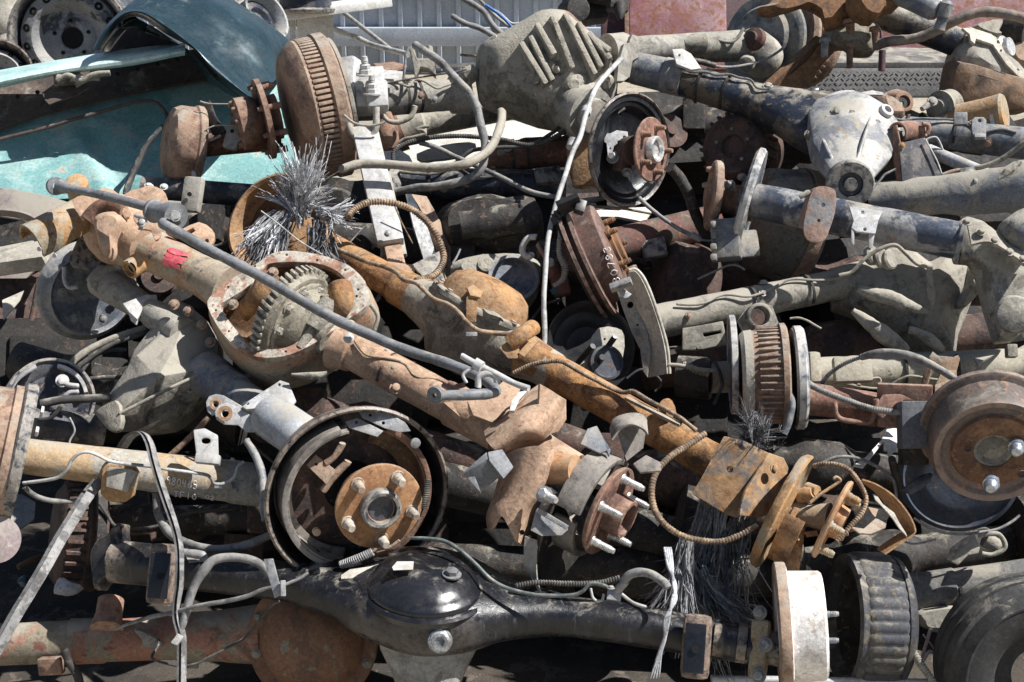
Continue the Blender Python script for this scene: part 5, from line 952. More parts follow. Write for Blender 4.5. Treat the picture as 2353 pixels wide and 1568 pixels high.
obj('brake_pipe', hose(g, [160, 195, 280, 180, 400, 155, 460, 100, 500, 30, 560, -12, 640, -10, 750, 40, 850, 60, 1000, 75, 1180, 105, 1400, 135, 1450, 160, 1475, 200, 1540, 200, 1610, 160, 1640, 80, 1680, 50], [2.76, 2.74, 2.73, 2.75, 2.80, 2.83, 2.85], 4), M['cablewhite'], t)
obj('pipe_clip', pbox(g(1506, 212), 2.84, cd(0, .2, 1), 18, 14, 8), M['silver'], t, bev=.001)
one('brake_hose', 'short grey hose curling under the left edge axle tube', 'hose', hose(g, [165, 220, 220, 270, 300, 305, 400, 322, 550, 318], [2.76, 2.84], 6), M['hose'])
one('brake_disc', 'pale pinkish round plate cut off at the left edge below the drum', 'plate', lathe(P(D(-8, 1240), 2.68), cd(.5, .05, .85), [(0, 0), (0, 48), (2, 54), (6, 54), (10, 30), (12, 12), (22, 12), (22, 0)], 36, s_(2.68)), M['mauve'])
# --- gearbox-side navy plate far left
t = T('drum_brake', 'small dark blue backing plate in the gap above the left edge drum', 'brake', (120, 880), 3.05)
z = 3.05; s = s_(z); n = cd(.25, .25, .93)
obj('backing_plate', lathe(P(D(118, 920), z), n, [(-10, 0), (-10, 60), (0, 70), (2, 86), (10, 92), (10, 98), (0, 98), (-20, 90), (-20, 0)], 56, s), M['navy'], t)
obj('shoe', join(ringwall(P(D(118, 920), z), n, [(-4, 74), (-4, 82), (22, 82), (22, 74)], 10, 80, 20, s)), M['light'], t)
obj('spring_clip', join(hose(d, [420, 1215, 470, 1240, 540, 1250], 3.0, 6), hose(d, [440, 1330, 480, 1295, 540, 1290], 3.0, 6), bolt(P(d(430, 1215), 3.0), n, 10 * s)), M['light'], t)
obj('axle_tube', shaft(D(60, 970), 3.02, D(240, 990), 3.08, 36), M['navy'], t)
obj('rim_plate', rails([W(d, [20, 1290, 90, 1180, 180, 1110, 240, 1090], 3.06), W(d, [60, 1310, 120, 1210, 200, 1150, 250, 1120], 3.02)], 4, 2, .003), M['light'], t)
one('rod', 'dark rusty rod bridging from the small blue plate to the grey snout', 'rod', join(hose(d, [280, 1375, 420, 1345, 560, 1340, 760, 1325], [2.97, 3.0], 10), hose(d, [270, 1480, 350, 1470, 420, 1390], 2.96, 5)), M['wire'])
for k, (pts, r_) in enumerate([([500, 1090, 620, 1000, 760, 930, 900, 880, 1000, 850], 8), ([540, 1120, 680, 1020, 800, 950, 950, 900, 1020, 870], 6), ([620, 1200, 740, 1190, 860, 1180, 900, 1100, 960, 1000], 5), ([560, 1160, 640, 1060, 740, 1010, 870, 1000], 4.5)]):
    one('brake_cable', ['dark cable running up from the small blue plate, thickest of its bundle', 'dark cable lying just beneath the thickest one by the grey snout', 'thin black cable looping low in front of the grey snout', 'thin black cable in the middle of the bundle by the grey snout'][k], 'cable', hose(d, pts, [3.1, 3.16], r_), M['wire' if k else 'hosetan'])
# --- webbing straps
t = T('webbing_strap', 'grey ridged webbing strap slanting down to the lower left corner', 'strap', (120, 1320), 2.62)
for k, dx in enumerate((-8, 4)):
    obj('web', hose(lambda x_, y_: (x_ * .3335 + dx, 1045.2 + y_ * .3335 - dx * .3), [690, 180, 600, 290, 520, 420, 420, 580, 320, 760, 220, 930, 110, 1110, 0, 1310, -60, 1400], [2.80, 2.72, 2.62, 2.56, 2.52], 11, flat=cd(.5, .3, .8)), M['strap' if k else 'strapdark'], t)
t = T('webbing_strap', 'pale edged webbing strap hanging straight down from the chalked axle tube', 'strap', (400, 1300), 2.66)
for k, dx in enumerate((-5, 5)):
    obj('web', hose(lambda x_, y_: (x_ * .3335 + dx, 1045.2 + y_ * .3335), [840, -50, 900, -130, 980, -150, 1030, -80, 1060, 40, 1100, 180, 1150, 330, 1200, 480, 1232, 620, 1238, 780, 1235, 900, 1218, 1020, 1220, 1130, 1250, 1250, 1252, 1400, 1250, 1600], [2.80, 2.74, 2.68, 2.62, 2.62, 2.60], [8, 9, 9, 9, 9, 9, 9, 8, 8, 7.5, 8, 7, 8, 9, 9, 9], flat=cd(.6, 0, .8)), M['strap' if k else 'strapdark'], t)
obj('buckle', join(pbox(D(408, 1470), 2.595, cd(0, .2, 1), 18, 26, 12, -30)), M['light'], t, bev=.003, disp=(.003, 60))
one('brake_hose', 'grey hose arching over the black axle down to the strap buckle', 'hose', hose(g, [1235, 1220, 1265, 1150, 1300, 1020, 1340, 900, 1400, 800, 1460, 735, 1560, 710, 1680, 715, 1780, 745, 1840, 800, 1890, 880], [2.62, 2.62, 2.62, 2.63, 2.64, 2.64], [7, 9, 10, 11, 12, 11, 10, 10, 10, 10, 9]), M['hose'])
t = T('brake_pipe', 'kinked pale brake pipe and clip on the left half of the black axle', 'pipe', (640, 1350), 2.6)
obj('pipe', hose(g, [790, 1205, 900, 1160, 1050, 1115, 1200, 1085, 1350, 1045, 1550, 1010, 1700, 975, 1790, 935, 1850, 915, 1930, 905, 2050, 860, 2120, 815], [2.72, 2.64, 2.6, 2.6, 2.6, 2.62], [3, 4, 5, 5, 5, 5.5, 5, 5, 4, 4, 4, 4]), M['hose'], t)
obj('clip', join(plate(L(g, 1815, 720, 1880, 715, 1920, 870, 1960, 950, 1890, 990, 1860, 880), 2.6, cd(-.1, .2, 1), 6), pbox(g(1950, 920), 2.59, cd(.3, .1, 1), 12, 36, 10)), M['grey'], t, bev=.0015)
one('wire', 'thin dark wire sagging across the rusty diff cover at the bottom', 'wire', hose(g, [1090, 1275, 1090, 1320, 1050, 1380, 1060, 1410, 1150, 1440, 1250, 1455, 1350, 1440, 1450, 1390, 1570, 1330, 1690, 1260, 1780, 1150, 1860, 1050, 1920, 1010], [2.7, 2.64, 2.64, 2.66, 2.6], 3.2), M['wire'])
# --- black banjo axle along the bottom
t = T('banjo_axle', 'black axle with glossy domed cover lying along the bottom, pale drum at right end', 'axle', (980, 1400), 2.65, G_AX)
N = vq((980, 1350), .05, .855, .52)
obj('axle_housing', sweep([(262, 1290, 2.76, 44, 46), (430, 1308, 2.73, 44, 44), (560, 1326, 2.71, 41, 41), (660, 1336, 2.70, 46, 42), (730, 1344, 2.69, 70, 48), (800, 1352, 2.68, 100, 52), (880, 1364, 2.67, 146, 74), (980, 1378, 2.665, 166, 88), (1080, 1392, 2.66, 144, 76), (1160, 1400, 2.655, 92, 56), (1240, 1408, 2.65, 62, 48), (1320, 1418, 2.645, 46, 43), (1480, 1440, 2.63, 44, 44), (1640, 1468, 2.62, 42, 42), (1720, 1482, 2.615, 40, 40)], N, 2.6, 36), M['black'], t, disp=(.001, 20))
z = 2.62; s = s_(z)
cv = obj('diff_cover', lathe(P(D(976, 1336), z), N, [(-20, 0), (-20, 136), (-6, 136), (-1, 133), (2, 126), (10, 119), (26, 100), (38, 70), (43, 34), (44, 0)], 64, s), M['gloss'], t)
obj('cover_rim', lathe(P(D(978, 1342), z), N, [(-30, 128), (-30, 143), (-14, 148), (-8, 142), (-8, 128), (-30, 128)], 64, s), M['gloss'], t)
obj('filler_plug', join(bolt(P(D(1038, 1322), 2.585), N, 15 * s, 16 * s)), M['rodgrey'], cv)
obj('drain_plug', join(lathe(P(h(680, 1285), 2.53), cd(.02, .1, 1), [(-6, 0), (-6, 26), (4, 25), (7, 19), (8, 19), (8, 12), (2, 11), (2, 0)], 6, s), lathe(P(h(680, 1285), 2.532), cd(.02, .1, 1), [(-6, 20), (-6, 28), (2, 26), (2, 20)], 28, s)), M['silver'], t)
obj('sticker', plate(L(h, 350, 775, 385, 735, 500, 735, 495, 790, 360, 795), 2.575, N, 1, sm=1), M['light'], cv)
obj('pinion_housing', skin([[P(D(985, 1452), 2.66) + (cd(1, 0, 0) * math.cos(2 * math.pi * k / 20) * rx + cd(0, .25, 1) * math.sin(2 * math.pi * k / 20) * ry) * s + cd(0, -1, .2) * dn * s for k in range(20)] for rx, ry, dn in [(122, 90, 0), (112, 84, 40), (92, 72, 80), (70, 56, 130), (60, 50, 170)]], True), M['alu'], t, bev=.001)

obj('end_flange', puff(L(g, 640, 690, 655, 640, 700, 570, 790, 520, 805, 485, 845, 482, 850, 590, 880, 640, 860, 760, 850, 860, 740, 870, 700, 930, 660, 925, 655, 830), 2.76, cd(-.3, .2, .9), ((.85, 20), (1, 4), (1, -30)), sm=2), M['black'], t, bev=.002, disp=(.002, 40))
obj('spring_perch', join(pbox(D(372, 1319), 2.68, cd(-.05, .14, 1), 64, 138, 32, -3)), M['blackrim'], t, bev=.012)
obj('perch_face', pbox(D(366, 1323), 2.662, cd(-.05, .14, 1), 46, 104, 6, -3), M['gloss'], t, bev=.001)
obj('perch_hole', lathe(P(D(368, 1325), 2.655), cd(-.05, .14, 1), [(0, 0), (0, 7.5), (1.5, 7.5), (1.5, 0)], 14, s), M['hole'], t)
obj('spring_perch', join(pbox(D(1600, 1486), 2.56, cd(-.12, .14, 1), 66, 146, 40, -4)), M['blackrim'], t, bev=.012)
obj('perch_face', pbox(D(1596, 1490), 2.537, cd(-.12, .14, 1), 48, 112, 6, -4), M['gloss'], t, bev=.001)
obj('perch_hole', lathe(P(i(90, 1340), 2.531), cd(-.12, .14, 1), [(0, 0), (0, 9), (1.5, 9), (1.5, 0)], 14, s), M['hole'], t)
obj('perch_strap', join(hose(g, [1260, 680, 1330, 690, 1400, 700], 2.68, 10), plate(L(g, 1250, 640, 1430, 690, 1440, 730, 1300, 740), 2.70, cd(0, .7, .7), 6)), M['blue'], t)
obj('ridge', hose(h, [280, 1035, 400, 1080, 520, 1100, 625, 1100], 2.57, [3, 6, 7, 5]), M['black'], t)
obj('brake_pipe', hose(h, [480, 575, 600, 580, 720, 600, 830, 670, 930, 760, 1030, 860, 1140, 920, 1280, 955, 1420, 970, 1580, 970, 1660, 945, 1720, 890, 1800, 900, 1850, 920], [2.66, 2.62, 2.58, 2.56, 2.55], 4.6), M['pipeteal'], t)
obj('line_fitting', join(pbox(h(1880, 965), 2.55, cd(0, .3, 1), 32, 26, 20, -8), shaft(h(1900, 940), 2.55, h(1960, 870), 2.54, 10), hose(h, [1930, 960, 2010, 1020, 2100, 1050], 2.56, 4), bolt(P(h(1860, 920), 2.54), cd(0, 1, .2), 6 * s)), M['grey'], t, bev=.001)
obj('brake_hose', hose(h, [1940, 880, 1990, 830, 2070, 815, 2150, 835, 2230, 890, 2250, 920], [2.54, 2.5], 10), M['hose'], t)
obj('spring_cable', hose(h, [1200, 905, 1350, 880, 1550, 890, 1680, 890, 1800, 880, 1930, 845], 2.62, 6, rib=(.008, .002)), M['wire'], t)
obj('wire_clip', hose(h, [1720, 920, 1735, 985, 1770, 1010, 1800, 1000, 1810, 960], 2.55, 3), M['cablewhite'], t)
obj('end_tube', shaft(D(1640, 1470), 2.60, D(1790, 1492), 2.58, [(0, 38), (.35, 38), (.36, 44), (.5, 44), (.52, 36), (1, 40)]), M['black'], t)
obj('brake_flange', join(pbox(D(1745, 1490), 2.57, cd(-.4, .1, .9), 40, 130, 40, -4)), M['orangetan'], t, bev=.008, disp=(.003, 30))
for x0, y0 in [(575, 1310), (530, 1525), (535, 1090)]: obj('flange_bolt', bolt(P(i(x0, y0), 2.545), cd(-.5, .3, .8), 11 * s, 13 * s), M['blue'], t)
n = vq((1806, 1440), .995, .03, -.05); q = D(1800, 1440); z = 2.58
dr = obj('brake_drum', lathe(P(q, z), n, [(-14, 0), (-14, 110), (-10, 134), (-6, 140), (10, 141), (13, 136), (13, 124), (84, 122), (90, 117), (92, 40), (92, 0)], 72, s), M['drumwhite'], t)
obj('drum_rim', lathe(P(q, z), n, [(-15, 100), (-15, 142), (-12, 145), (8, 145), (11, 143), (11, 126), (-15, 100)], 72, s), M['rustpale'], dr)
obj('drum_step', pbox(D(1860, 1505), 2.545, cd(.1, 0, 1), 66, 58, 30, 0), M['rustred'], t, bev=.003)
obj('bolt_hole', lathe(P(i(865, 1395), 2.528), cd(.1, 0, 1), [(0, 0), (0, 6), (1.5, 6), (1.5, 0)], 12, s), M['hole'], t)
for x0, y0 in [(985, 1100), (985, 1282)]: obj('wheel_stud', stud(P(i(x0, y0), 2.60), n, 7 * s, 30 * s), M['blue'], t)
# --- rusty axle flat on the ground at the bottom left
t = T('ground_axle', 'red brown rusty axle with round bolted cover on the ground under the black axle', 'axle', (400, 1480), 2.9, G_AX)
obj('axle_tube', shaft(D(-60, 1484), 2.82, D(600, 1458), 2.86, [(0, 47), (.33, 48), (.335, 52), (.45, 52), (.46, 48), (.7, 50), (.72, 56), (.85, 58), (1, 70)]), M['groundrust'], t, disp=(.001, 20))
cvn = cd(-.08, .04, 1)
dc = obj('diff_cover', lathe(P(D(718, 1472), 2.80), cvn, [(-60, 0), (-60, 120), (-20, 150), (0, 152), (5, 150), (5, 122), (14, 118), (50, 104), (76, 74), (88, 36), (90, 0)], 60, s_(2.8)), M['coverrust'], t)
for k in range(10):
    an = R(36 * k + 14); x, y, nn = frame(cvn)
    obj('cover_bolt', bolt(P(D(720, 1470), 2.80) + (x * math.cos(an) + y * math.sin(an)) * (136 * s_(2.8)) + cvn * (5 * s_(2.8)), cvn, 7.5 * s_(2.8), 7 * s_(2.8)), M['dusty'], dc)
obj('diff_housing', lathe(P(D(720, 1470), 2.88), cvn, [(-150, 0), (-150, 80), (-80, 140), (0, 150), (20, 148), (20, 0)], 48, s_(2.85)), M['dusty'], t)
obj('post', shaft(D(255, 1380), 2.84, D(245, 1446), 2.80, [(0, 30), (.5, 30), (1, 38)]), M['rustred'], t)
obj('bracket', pbox(D(118, 1530), 2.78, cd(-.1, -.1, 1), 56, 40, 26, 4), M['rust'], t, bev=.004)
obj('hanger', hose(g, [440, 1350, 480, 1440, 530, 1520, 550, 1600], 2.76, 10), M['dark'], t)
obj('bracket', plate(L(g, 1170, 1330, 1365, 1335, 1365, 1475, 1290, 1475, 1210, 1420), 2.86, cd(0, .1, 1), 8), M['dusty'], t, bev=.002)
obj('clip', puff(L(g, 920, 1210, 960, 1200, 1060, 1250, 1120, 1300, 1090, 1340, 990, 1320, 975, 1270), 2.78, cd(0, .1, 1), ((.8, 6), (1, 0), (1, -10))), M['dusty'], t)
# drum standing in the gap at the left, its pipe, and ground bits
t = T('brake_drum', 'dark red brown brake drum standing in the shade behind the slanted strap', 'brake drum', (160, 1240), 3.1)
obj('drum', lathe(P(D(170, 1230), 3.12), cd(-.9, .1, .4), [(-60, 60), (-60, 120), (-50, 128), (-20, 128), (-14, 122), (30, 118), (44, 100), (50, 0)], 56, s_(3.1)), M['darkrust'], t)
obj('fin', fins(D(170, 1230), 3.12, cd(-.9, .1, .4), 118, 126, -12, 28, 30, 7), M['darkrust'], t)
obj('rim', lathe(P(D(215, 1225), 3.1), cd(-.9, .1, .4), [(-10, 100), (-10, 126), (10, 126), (10, 100), (-10, 100)], 48, s_(3.1)), M['dark'], t)
t = T('tube_axle', 'dark dusty axle in deep shade below the chalked axle tube', 'axle', (450, 1190), 3.05, G_AX)
obj('axle_tube', shaft(D(230, 1205), 3.12, D(720, 1185), 3.05, [(0, 44), (.3, 44), (.32, 36), (.9, 34), (.92, 40), (1, 40)]), M['dark'], t)
obj('hook_plate', plate(L(g, 890, 530, 1080, 520, 1060, 590, 1040, 600, 1030, 545, 910, 555), 3.0, cd(0, .3, 1), 14), M['darkrust'], t, bev=.003)
obj('bracket', pbox(D(600, 1190), 3.0, cd(.1, .2, 1), 60, 70, 40), M['darkrust'], t, bev=.004)
obj('bracket', pbox(D(560, 1260), 3.05, cd(.1, .2, 1), 90, 60, 30, -6), M['darkrust'], t, bev=.004)
obj('brake_pipe', hose(g, [680, 330, 740, 420, 800, 490, 950, 510, 1120, 480, 1300, 400, 1620, 370], 3.0, 4), M['wire'], t)
one('rag', 'crumpled white rag lying on the shaded ground by the slanted strap', 'rag', puff(L(g, 370, 960, 390, 880, 440, 862, 500, 890, 580, 915, 540, 950, 480, 965), 3.0, cd(0, .6, .8), ((.5, 18), (.85, 12), (1, 0), (.9, -5))), M['light'], disp=(.006, 40))
one('bottle_cap', 'small dark teal plastic bit on the shaded ground by the slanted strap', 'plastic bit', puff(L(g, 130, 880, 160, 840, 200, 850, 200, 900, 160, 920), 3.1, cd(0, .6, .8), ((.5, 14), (1, 6), (1, -4))), M['tealdark'], disp=(.004, 50))
one('sheet', 'blue grey sheet scrap lying at the left edge under the drum', 'sheet', plate(L(g, -40, 290, 150, 270, 245, 330, 235, 440, 90, 545, -40, 600), 3.3, cd(0, .85, .5), 4), M['blue'])
one('stick', 'short brown stick lying on the shaded ground by the standing drum', 'stick', hose(g, [125, 775, 200, 735, 280, 705], [3.2, 3.25], 7, smooth=False), M['darkorange'])
# ================================================================== right side of the heap
def crop2(ox, oy, k): return lambda x, y: (ox + x * k, oy + y * k)
zA, zB, zC = crop2(1960.2, 196, .16666), crop2(1489.7, 392, .16666), crop2(1960.2, 744.9, .325)
zD, zE, zF, zG = crop2(1685.8, 0, .16666), crop2(1293.7, 196, .16666), crop2(1999.4, 0, .1503), crop2(1254.5, 431.2, .16666)
# --- orange rusty axle across the middle
t = T('rust_axle', 'bright orange rusty axle running down the middle of the heap to a broken brake', 'axle', (1300, 880), 3.0, G_AX)
obj('axle_tube', shaft(D(740, 560), 3.3, D(975, 692), 3.14, [(0, 36), (.6, 37), (.74, 38), (.75, 43), (.92, 45), (1, 52)]), M['orange'], t, disp=(.002, 24))
z = 3.08; s = s_(z); n = cd(.43, .86, .12)
obj('diff_housing', join(lathe(P(D(1107, 706), z), n, [(-160, 0), (-160, 40), (-140, 78), (-90, 104), (-40, 114), (0, 118), (0, 0)], 48, s), shaft(D(950, 680), 3.14, D(1060, 740), 3.08, [(0, 44), (.5, 62), (1, 90)]), shaft(D(1110, 770), 3.08, D(1225, 832), 3.0, [(0, 84), (.5, 60), (1, 46)])), M['dusty'], t, disp=(.003, 18))
fl = obj('cover_flange', lathe(P(D(1107, 706), z), n, [(-8, 90), (-8, 122), (-5, 125), (5, 125), (8, 122), (8, 90), (-8, 90)], 10, s), M['dusty'], t, disp=(.002, 40))
obj('diff_cover', lathe(P(D(1112, 702), z), n, [(0, 0), (0, 106), (20, 104), (44, 92), (60, 66), (66, 30), (66, 0)], 48, s), M['orange'], t, disp=(.001, 20))
boltring(t, D(1107, 706), 3.08, n, 112, 12, 7, 'rustpale', 8)
obj('cover_clip', join(plate(L(e, 860, 640, 890, 622, 940, 640, 930, 810, 862, 805), 2.96, cd(.1, .1, 1), 6), plate(L(e, 865, 570, 910, 548, 978, 600, 960, 640, 890, 625), 2.97, cd(.2, .7, .6), 6)), M['orange'], t, bev=.002)
obj('clip_foot', pbox(e(898, 895), 2.95, cd(0, .2, 1), 26, 10, 10), M['grey'], t, bev=.001)
obj('flange_bolts', puff(L(e, 960, 720, 1010, 730, 1090, 760, 1120, 800, 1060, 780, 1000, 760), 2.97, cd(.1, .5, .8), ((.7, 6), (1, 0), (1, -8))), M['mud'], t, disp=(.004, 60))
obj('pipe_clamp', join(halfpipe([P(e(1160, 960), 2.92), P(e(1240, 900), 2.92), P(e(1320, 850), 2.96)], .018, cd(.1, .6, .8), -100, 100, .004), plate(L(e, 1088, 985, 1180, 915, 1230, 1000, 1215, 1060, 1150, 1060), 2.91, cd(.1, .3, 1), 6), plate(L(e, 1220, 1020, 1320, 910, 1355, 945, 1260, 1050), 2.915, cd(.1, .5, .9), 6)), M['orange'], t, bev=.0015)
obj('axle_tube', shaft(D(1205, 815), 3.0, D(1690, 1090), 2.80, [(0, 52), (.1, 46), (.11, 43), (.16, 43), (.17, 41), (.9, 41), (1, 44)]), M['orange'], t, disp=(.0015, 24))
obj('dust_collar', shaft(D(1222, 826), 2.995, D(1276, 857), 2.972, [(0, 49), (.5, 46), (1, 44.5)]), M['tan'], t)
obj('pipe_rail', bar(e(1960, 1330), 2.86, e(2340, 1520), 2.80, 14, 8, cd(.3, .8, .5)), M['orangetan'], t, bev=.002)
obj('rail_tab', plate(L(e, 2180, 1430, 2200, 1360, 2240, 1335, 2280, 1350, 2310, 1440, 2250, 1470), 2.83, cd(.2, .2, .95), 5, sm=2), M['orange'], t, bev=.001)
obj('brake_pipe', hose(e, [-30, 310, 60, 345, 180, 395, 300, 430, 380, 470, 430, 520, 520, 545, 580, 600, 640, 655, 740, 690, 810, 740, 860, 800, 940, 865, 1040, 885, 1190, 895], [3.2, 3.1, 3.02, 2.92, 2.93], 5.6), M['cablerust'], t)
obj('brake_pipe', hose(e, [1180, 1165, 1300, 1110, 1420, 1085, 1520, 1085, 1640, 1150, 1760, 1215, 1890, 1280, 1960, 1295, 2020, 1290, 2120, 1350, 2250, 1420, 2351, 1480, 2450, 1560], [2.92, 2.9, 2.86, 2.78], 5.2, rib=(.008, .0012)), M['cablerust'], t)
# spring bracket near the end
obj('spring_bracket', join(plate(L(i, 65, 268, 150, 120, 285, -130, 420, -100, 600, -10, 490, 160, 430, 260, 400, 400, 395, 438, 300, 410), 2.70, cd(-.12, .22, .97), 10, [circ(i(326, 102), 7, 12)]), plate(L(i, 395, 420, 405, 350, 440, 240, 500, 150, 600, -15, 700, 20, 735, 90, 700, 260, 620, 390, 550, 432), 2.69, cd(.55, .1, .83), 10)), M['bracketrust'], t, bev=.003)
for x0, y0 in [(630, 95), (505, 345)]: obj('bracket_bolt', bolt(P(i(x0, y0), 2.685), cd(.55, .1, .83), 8 * s_(2.7), 8 * s_(2.7)), M['orange'], t)
# brake end
n = ax(.30, -27); z = 2.70; s = s_(z)
obj('backing_plate', lathe(P(D(1794, 1172), z), n, [(-6, 0), (-6, 110), (-10, 134), (-2, 142), (10, 144), (14, 140), (8, 130), (6, 100), (20, 60), (20, 0)], 60, s), M['orangetan'], t, disp=(.001, 30))
so_ = P(D(1806, 1178), z)
obj('brake_shoe', join(ringwall(so_, n, [(10, 104), (10, 112), (56, 112), (56, 104)], 170, 330, 30, s), ringwall(so_, n, [(30, 60), (30, 106), (36, 106), (36, 60)], 170, 330, 30, s)), M['orange'], t, bev=.001)
obj('shoe_plate', plate(L(i, 655, 500, 740, 420, 770, 360, 850, 380, 850, 470, 830, 640, 800, 830, 640, 770, 625, 700), 2.655, cd(.2, .1, .97), 5, [circ(i(685, 585), 5, 10), circ(i(690, 530), 3, 8), circ(i(805, 585), 3, 8), circ(i(655, 685), 3, 8)]), M['orange'], t, bev=.001)
obj('wheel_cylinder', join(shaft(i(800, 290), 2.68, i(900, 260), 2.66, [(0, 16), (.6, 18), (1, 12)]), shaft(i(860, 230), 2.68, i(930, 250), 2.66, [(0, 14), (1, 12)]), hose(i, [880, 330, 940, 280, 1000, 240, 1060, 200, 1085, 175, 1060, 155, 1040, 165], 2.65, 4)), M['orangetan'], t)
obj('return_spring', coil([P(i(850, 550), 2.65), P(i(930, 540), 2.65)], 5 * s, 1.7 * s, 8), M['orange'], t)
obj('return_spring', coil([P(i(1090, 545), 2.66), P(i(1140, 540), 2.66)], 5 * s, 1.7 * s, 6), M['orange'], t)
obj('axle_neck', shaft(D(1800, 1175), 2.70, D(1905, 1192), 2.66, [(0, 40), (.6, 26), (1, 36)]), M['orangetan'], t)
hubset(t, D(1918, 1196), 2.635, n, 98, 5, 40, 'hub', 'orangetan', bore=.42, barrel=22, sl=34, sr=10, pc=.74, th=12)
obj('torn_shoe', rails([W(i, [1240, 165, 1340, 200, 1460, 280, 1560, 400, 1610, 510, 1590, 560, 1500, 620, 1400, 690], 2.66), W(i, [1250, 190, 1330, 250, 1400, 330, 1480, 440, 1530, 530, 1500, 550, 1420, 600, 1345, 655], 2.72)], 4, 2, .003), M['orange'], t)
obj('torn_lining', plate(L(i, 1315, 270, 1340, 280, 1380, 340, 1460, 400, 1490, 460, 1540, 540, 1550, 565, 1490, 500, 1450, 440, 1390, 370, 1330, 310), 2.65, cd(.1, .5, .85), 4), M['sill'], t)
obj('torn_lining', plate(L(i, 1155, 495, 1250, 510, 1330, 440, 1410, 450, 1400, 500, 1300, 545, 1220, 540), 2.64, cd(.1, .8, .6), 4), M['rustpale'], t)
obj('torn_lining', plate(L(i, 1280, 360, 1350, 375, 1330, 430, 1310, 410), 2.65, cd(.1, .6, .8), 3), M['rustpale'], t)
obj('brake_cable', hose(i, [900, 80, 960, 65, 1050, 65, 1140, 100, 1210, 180, 1265, 290, 1260, 360, 1220, 430, 1150, 500, 1100, 560, 1060, 600], [2.70, 2.64, 2.62], 5.5, rib=(.008, .0016)), M['cablerust'], t)
one('brake_cable', 'pale rusty spiral cable looping below the orange rusty bracket', 'cable', hose(D, [1622, 996, 1580, 1025, 1540, 1050, 1508, 1085, 1498, 1130, 1510, 1180, 1545, 1218, 1590, 1238, 1650, 1245, 1700, 1230, 1740, 1205], [2.72, 2.66, 2.62, 2.62], [7, 7.5, 7.5, 7.5, 7.5, 7.5, 7, 7, 7, 7, 6], rib=(.0095, .0016)), M['cablerust'])
# --- disc with hub in the upper middle
t = T('hub_plate_axle', 'black backing plate with a brown five stud hub hanging at the middle top right', 'brake', (1440, 350), 3.42)
z = 3.42; s = s_(z); n = ax(.74, -12)
obj('backing_plate', lathe(P(D(1442, 345), z), n, [(-14, 0), (-14, 70), (-8, 92), (0, 100), (0, 108), (8, 112), (8, 122), (14, 128), (10, 132), (2, 130), (-14, 112), (-24, 80), (-24, 0)], 64, s), M['black'], t)
obj('parking_lever', plate(L(zE, 570, 660, 650, 665, 740, 620, 890, 640, 900, 740, 800, 770, 700, 840, 680, 920, 620, 1000, 600, 800, 570, 780), 3.38, cd(-.1, .3, .95), 6, [circ(zE(845, 720), 4, 3 + 5), circ(zE(650, 870), 2.5, 8)], sm=1), M['light'], t, bev=.001)
obj('plate_rib', hose(zE, [610, 650, 620, 560, 680, 460, 760, 370, 850, 310], 3.40, 5), M['greytan'], t)
obj('hub_carrier', join(shaft(zE(770, 900), 3.42, zE(1000, 900), 3.37, [(0, 30), (1, 34)]), pbox(zE(830, 980), 3.39, n, 36, 70, 30, 0)), M['darkrust'], t, bev=.004)
obj('carrier_bolt', join(bolt(P(zE(690, 1000), 3.38), cd(-.3, .2, .9), 10 * s, 14 * s), bolt(P(zE(880, 1200), 3.38), cd(0, -.6, .8), 8 * s, 10 * s)), M['grey'], t)
hubset(t, D(1498, 344), 3.36, ax(.58, -5), 74, 5, 75, 'rustred', 'rust', bore=.42, bh=14, sl=24, sr=6.5, pc=.72, th=8, boremat='silver')
# --- dark finned drum behind it
t = T('brake_drum', 'dark red brown finned drum in shade behind the upper black axle', 'brake drum', (1690, 330), 3.62)
z = 3.62; s = s_(z); n = cd(-.5, .05, .86); q = D(1680, 335)
obj('drum', lathe(P(q, z), n, [(-120, 60), (-120, 84), (-110, 88), (-90, 86), (-80, 78), (-16, 76), (-4, 70), (0, 62), (-6, 54), (-8, 28), (-16, 24), (-16, 0)], 56, s), M['darkrust'], t)
obj('fin', fins(q, z, n, 76, 86, -84, -20, 24, 7), M['darkrust'], t)
for k in range(5): obj('drum_stud', lathe(P(q, z) + (frame(n)[0] * math.cos(R(72 * k + 20)) + frame(n)[1] * math.sin(R(72 * k + 20))) * (40 * s) + n * (-8 * s), n, [(0, 0), (0, 4), (5, 4), (5, 0)], 10, s), M['dusty'], t)
# --- upper black axle with bare pale diff nose
t = T('banjo_axle', 'dark blue axle with pale bolted diff nose pointing down at the upper right', 'axle', (1900, 300), 3.5, G_AX)
N = cd(.12, .55, .83)
obj('axle_housing', sweep([(1440, 152, 3.74, 34, 34), (1540, 176, 3.70, 36, 35), (1640, 205, 3.66, 38, 36), (1730, 232, 3.62, 44, 38), (1800, 254, 3.58, 62, 44), (1860, 274, 3.55, 84, 50), (1930, 298, 3.52, 92, 56), (2000, 322, 3.50, 84, 50), (2060, 342, 3.48, 60, 40), (2120, 360, 3.46, 40, 34)], N, 2.4, 32), M['navyrust'], t, disp=(.001, 20))
dress(t, D(1560, 182), 3.70, D(1780, 246), 3.6, 42, 'hose', 23)
obj('tube_flange', join(plate(L(b, 1900, 560, 1910, 440, 1950, 300, 1985, 295, 2005, 235, 2045, 250, 2030, 330, 2060, 390, 2010, 420, 1990, 530, 1950, 560), 3.66, cd(.5, .2, .85), 16, sm=1)), M['greytan'], t, bev=.003)
obj('tube_sleeve', shaft(b(2020, 470), 3.72, D(1570, 182), 3.68, [(0, 37), (.6, 39), (.62, 41), (1, 41)]), M['blue'], t)
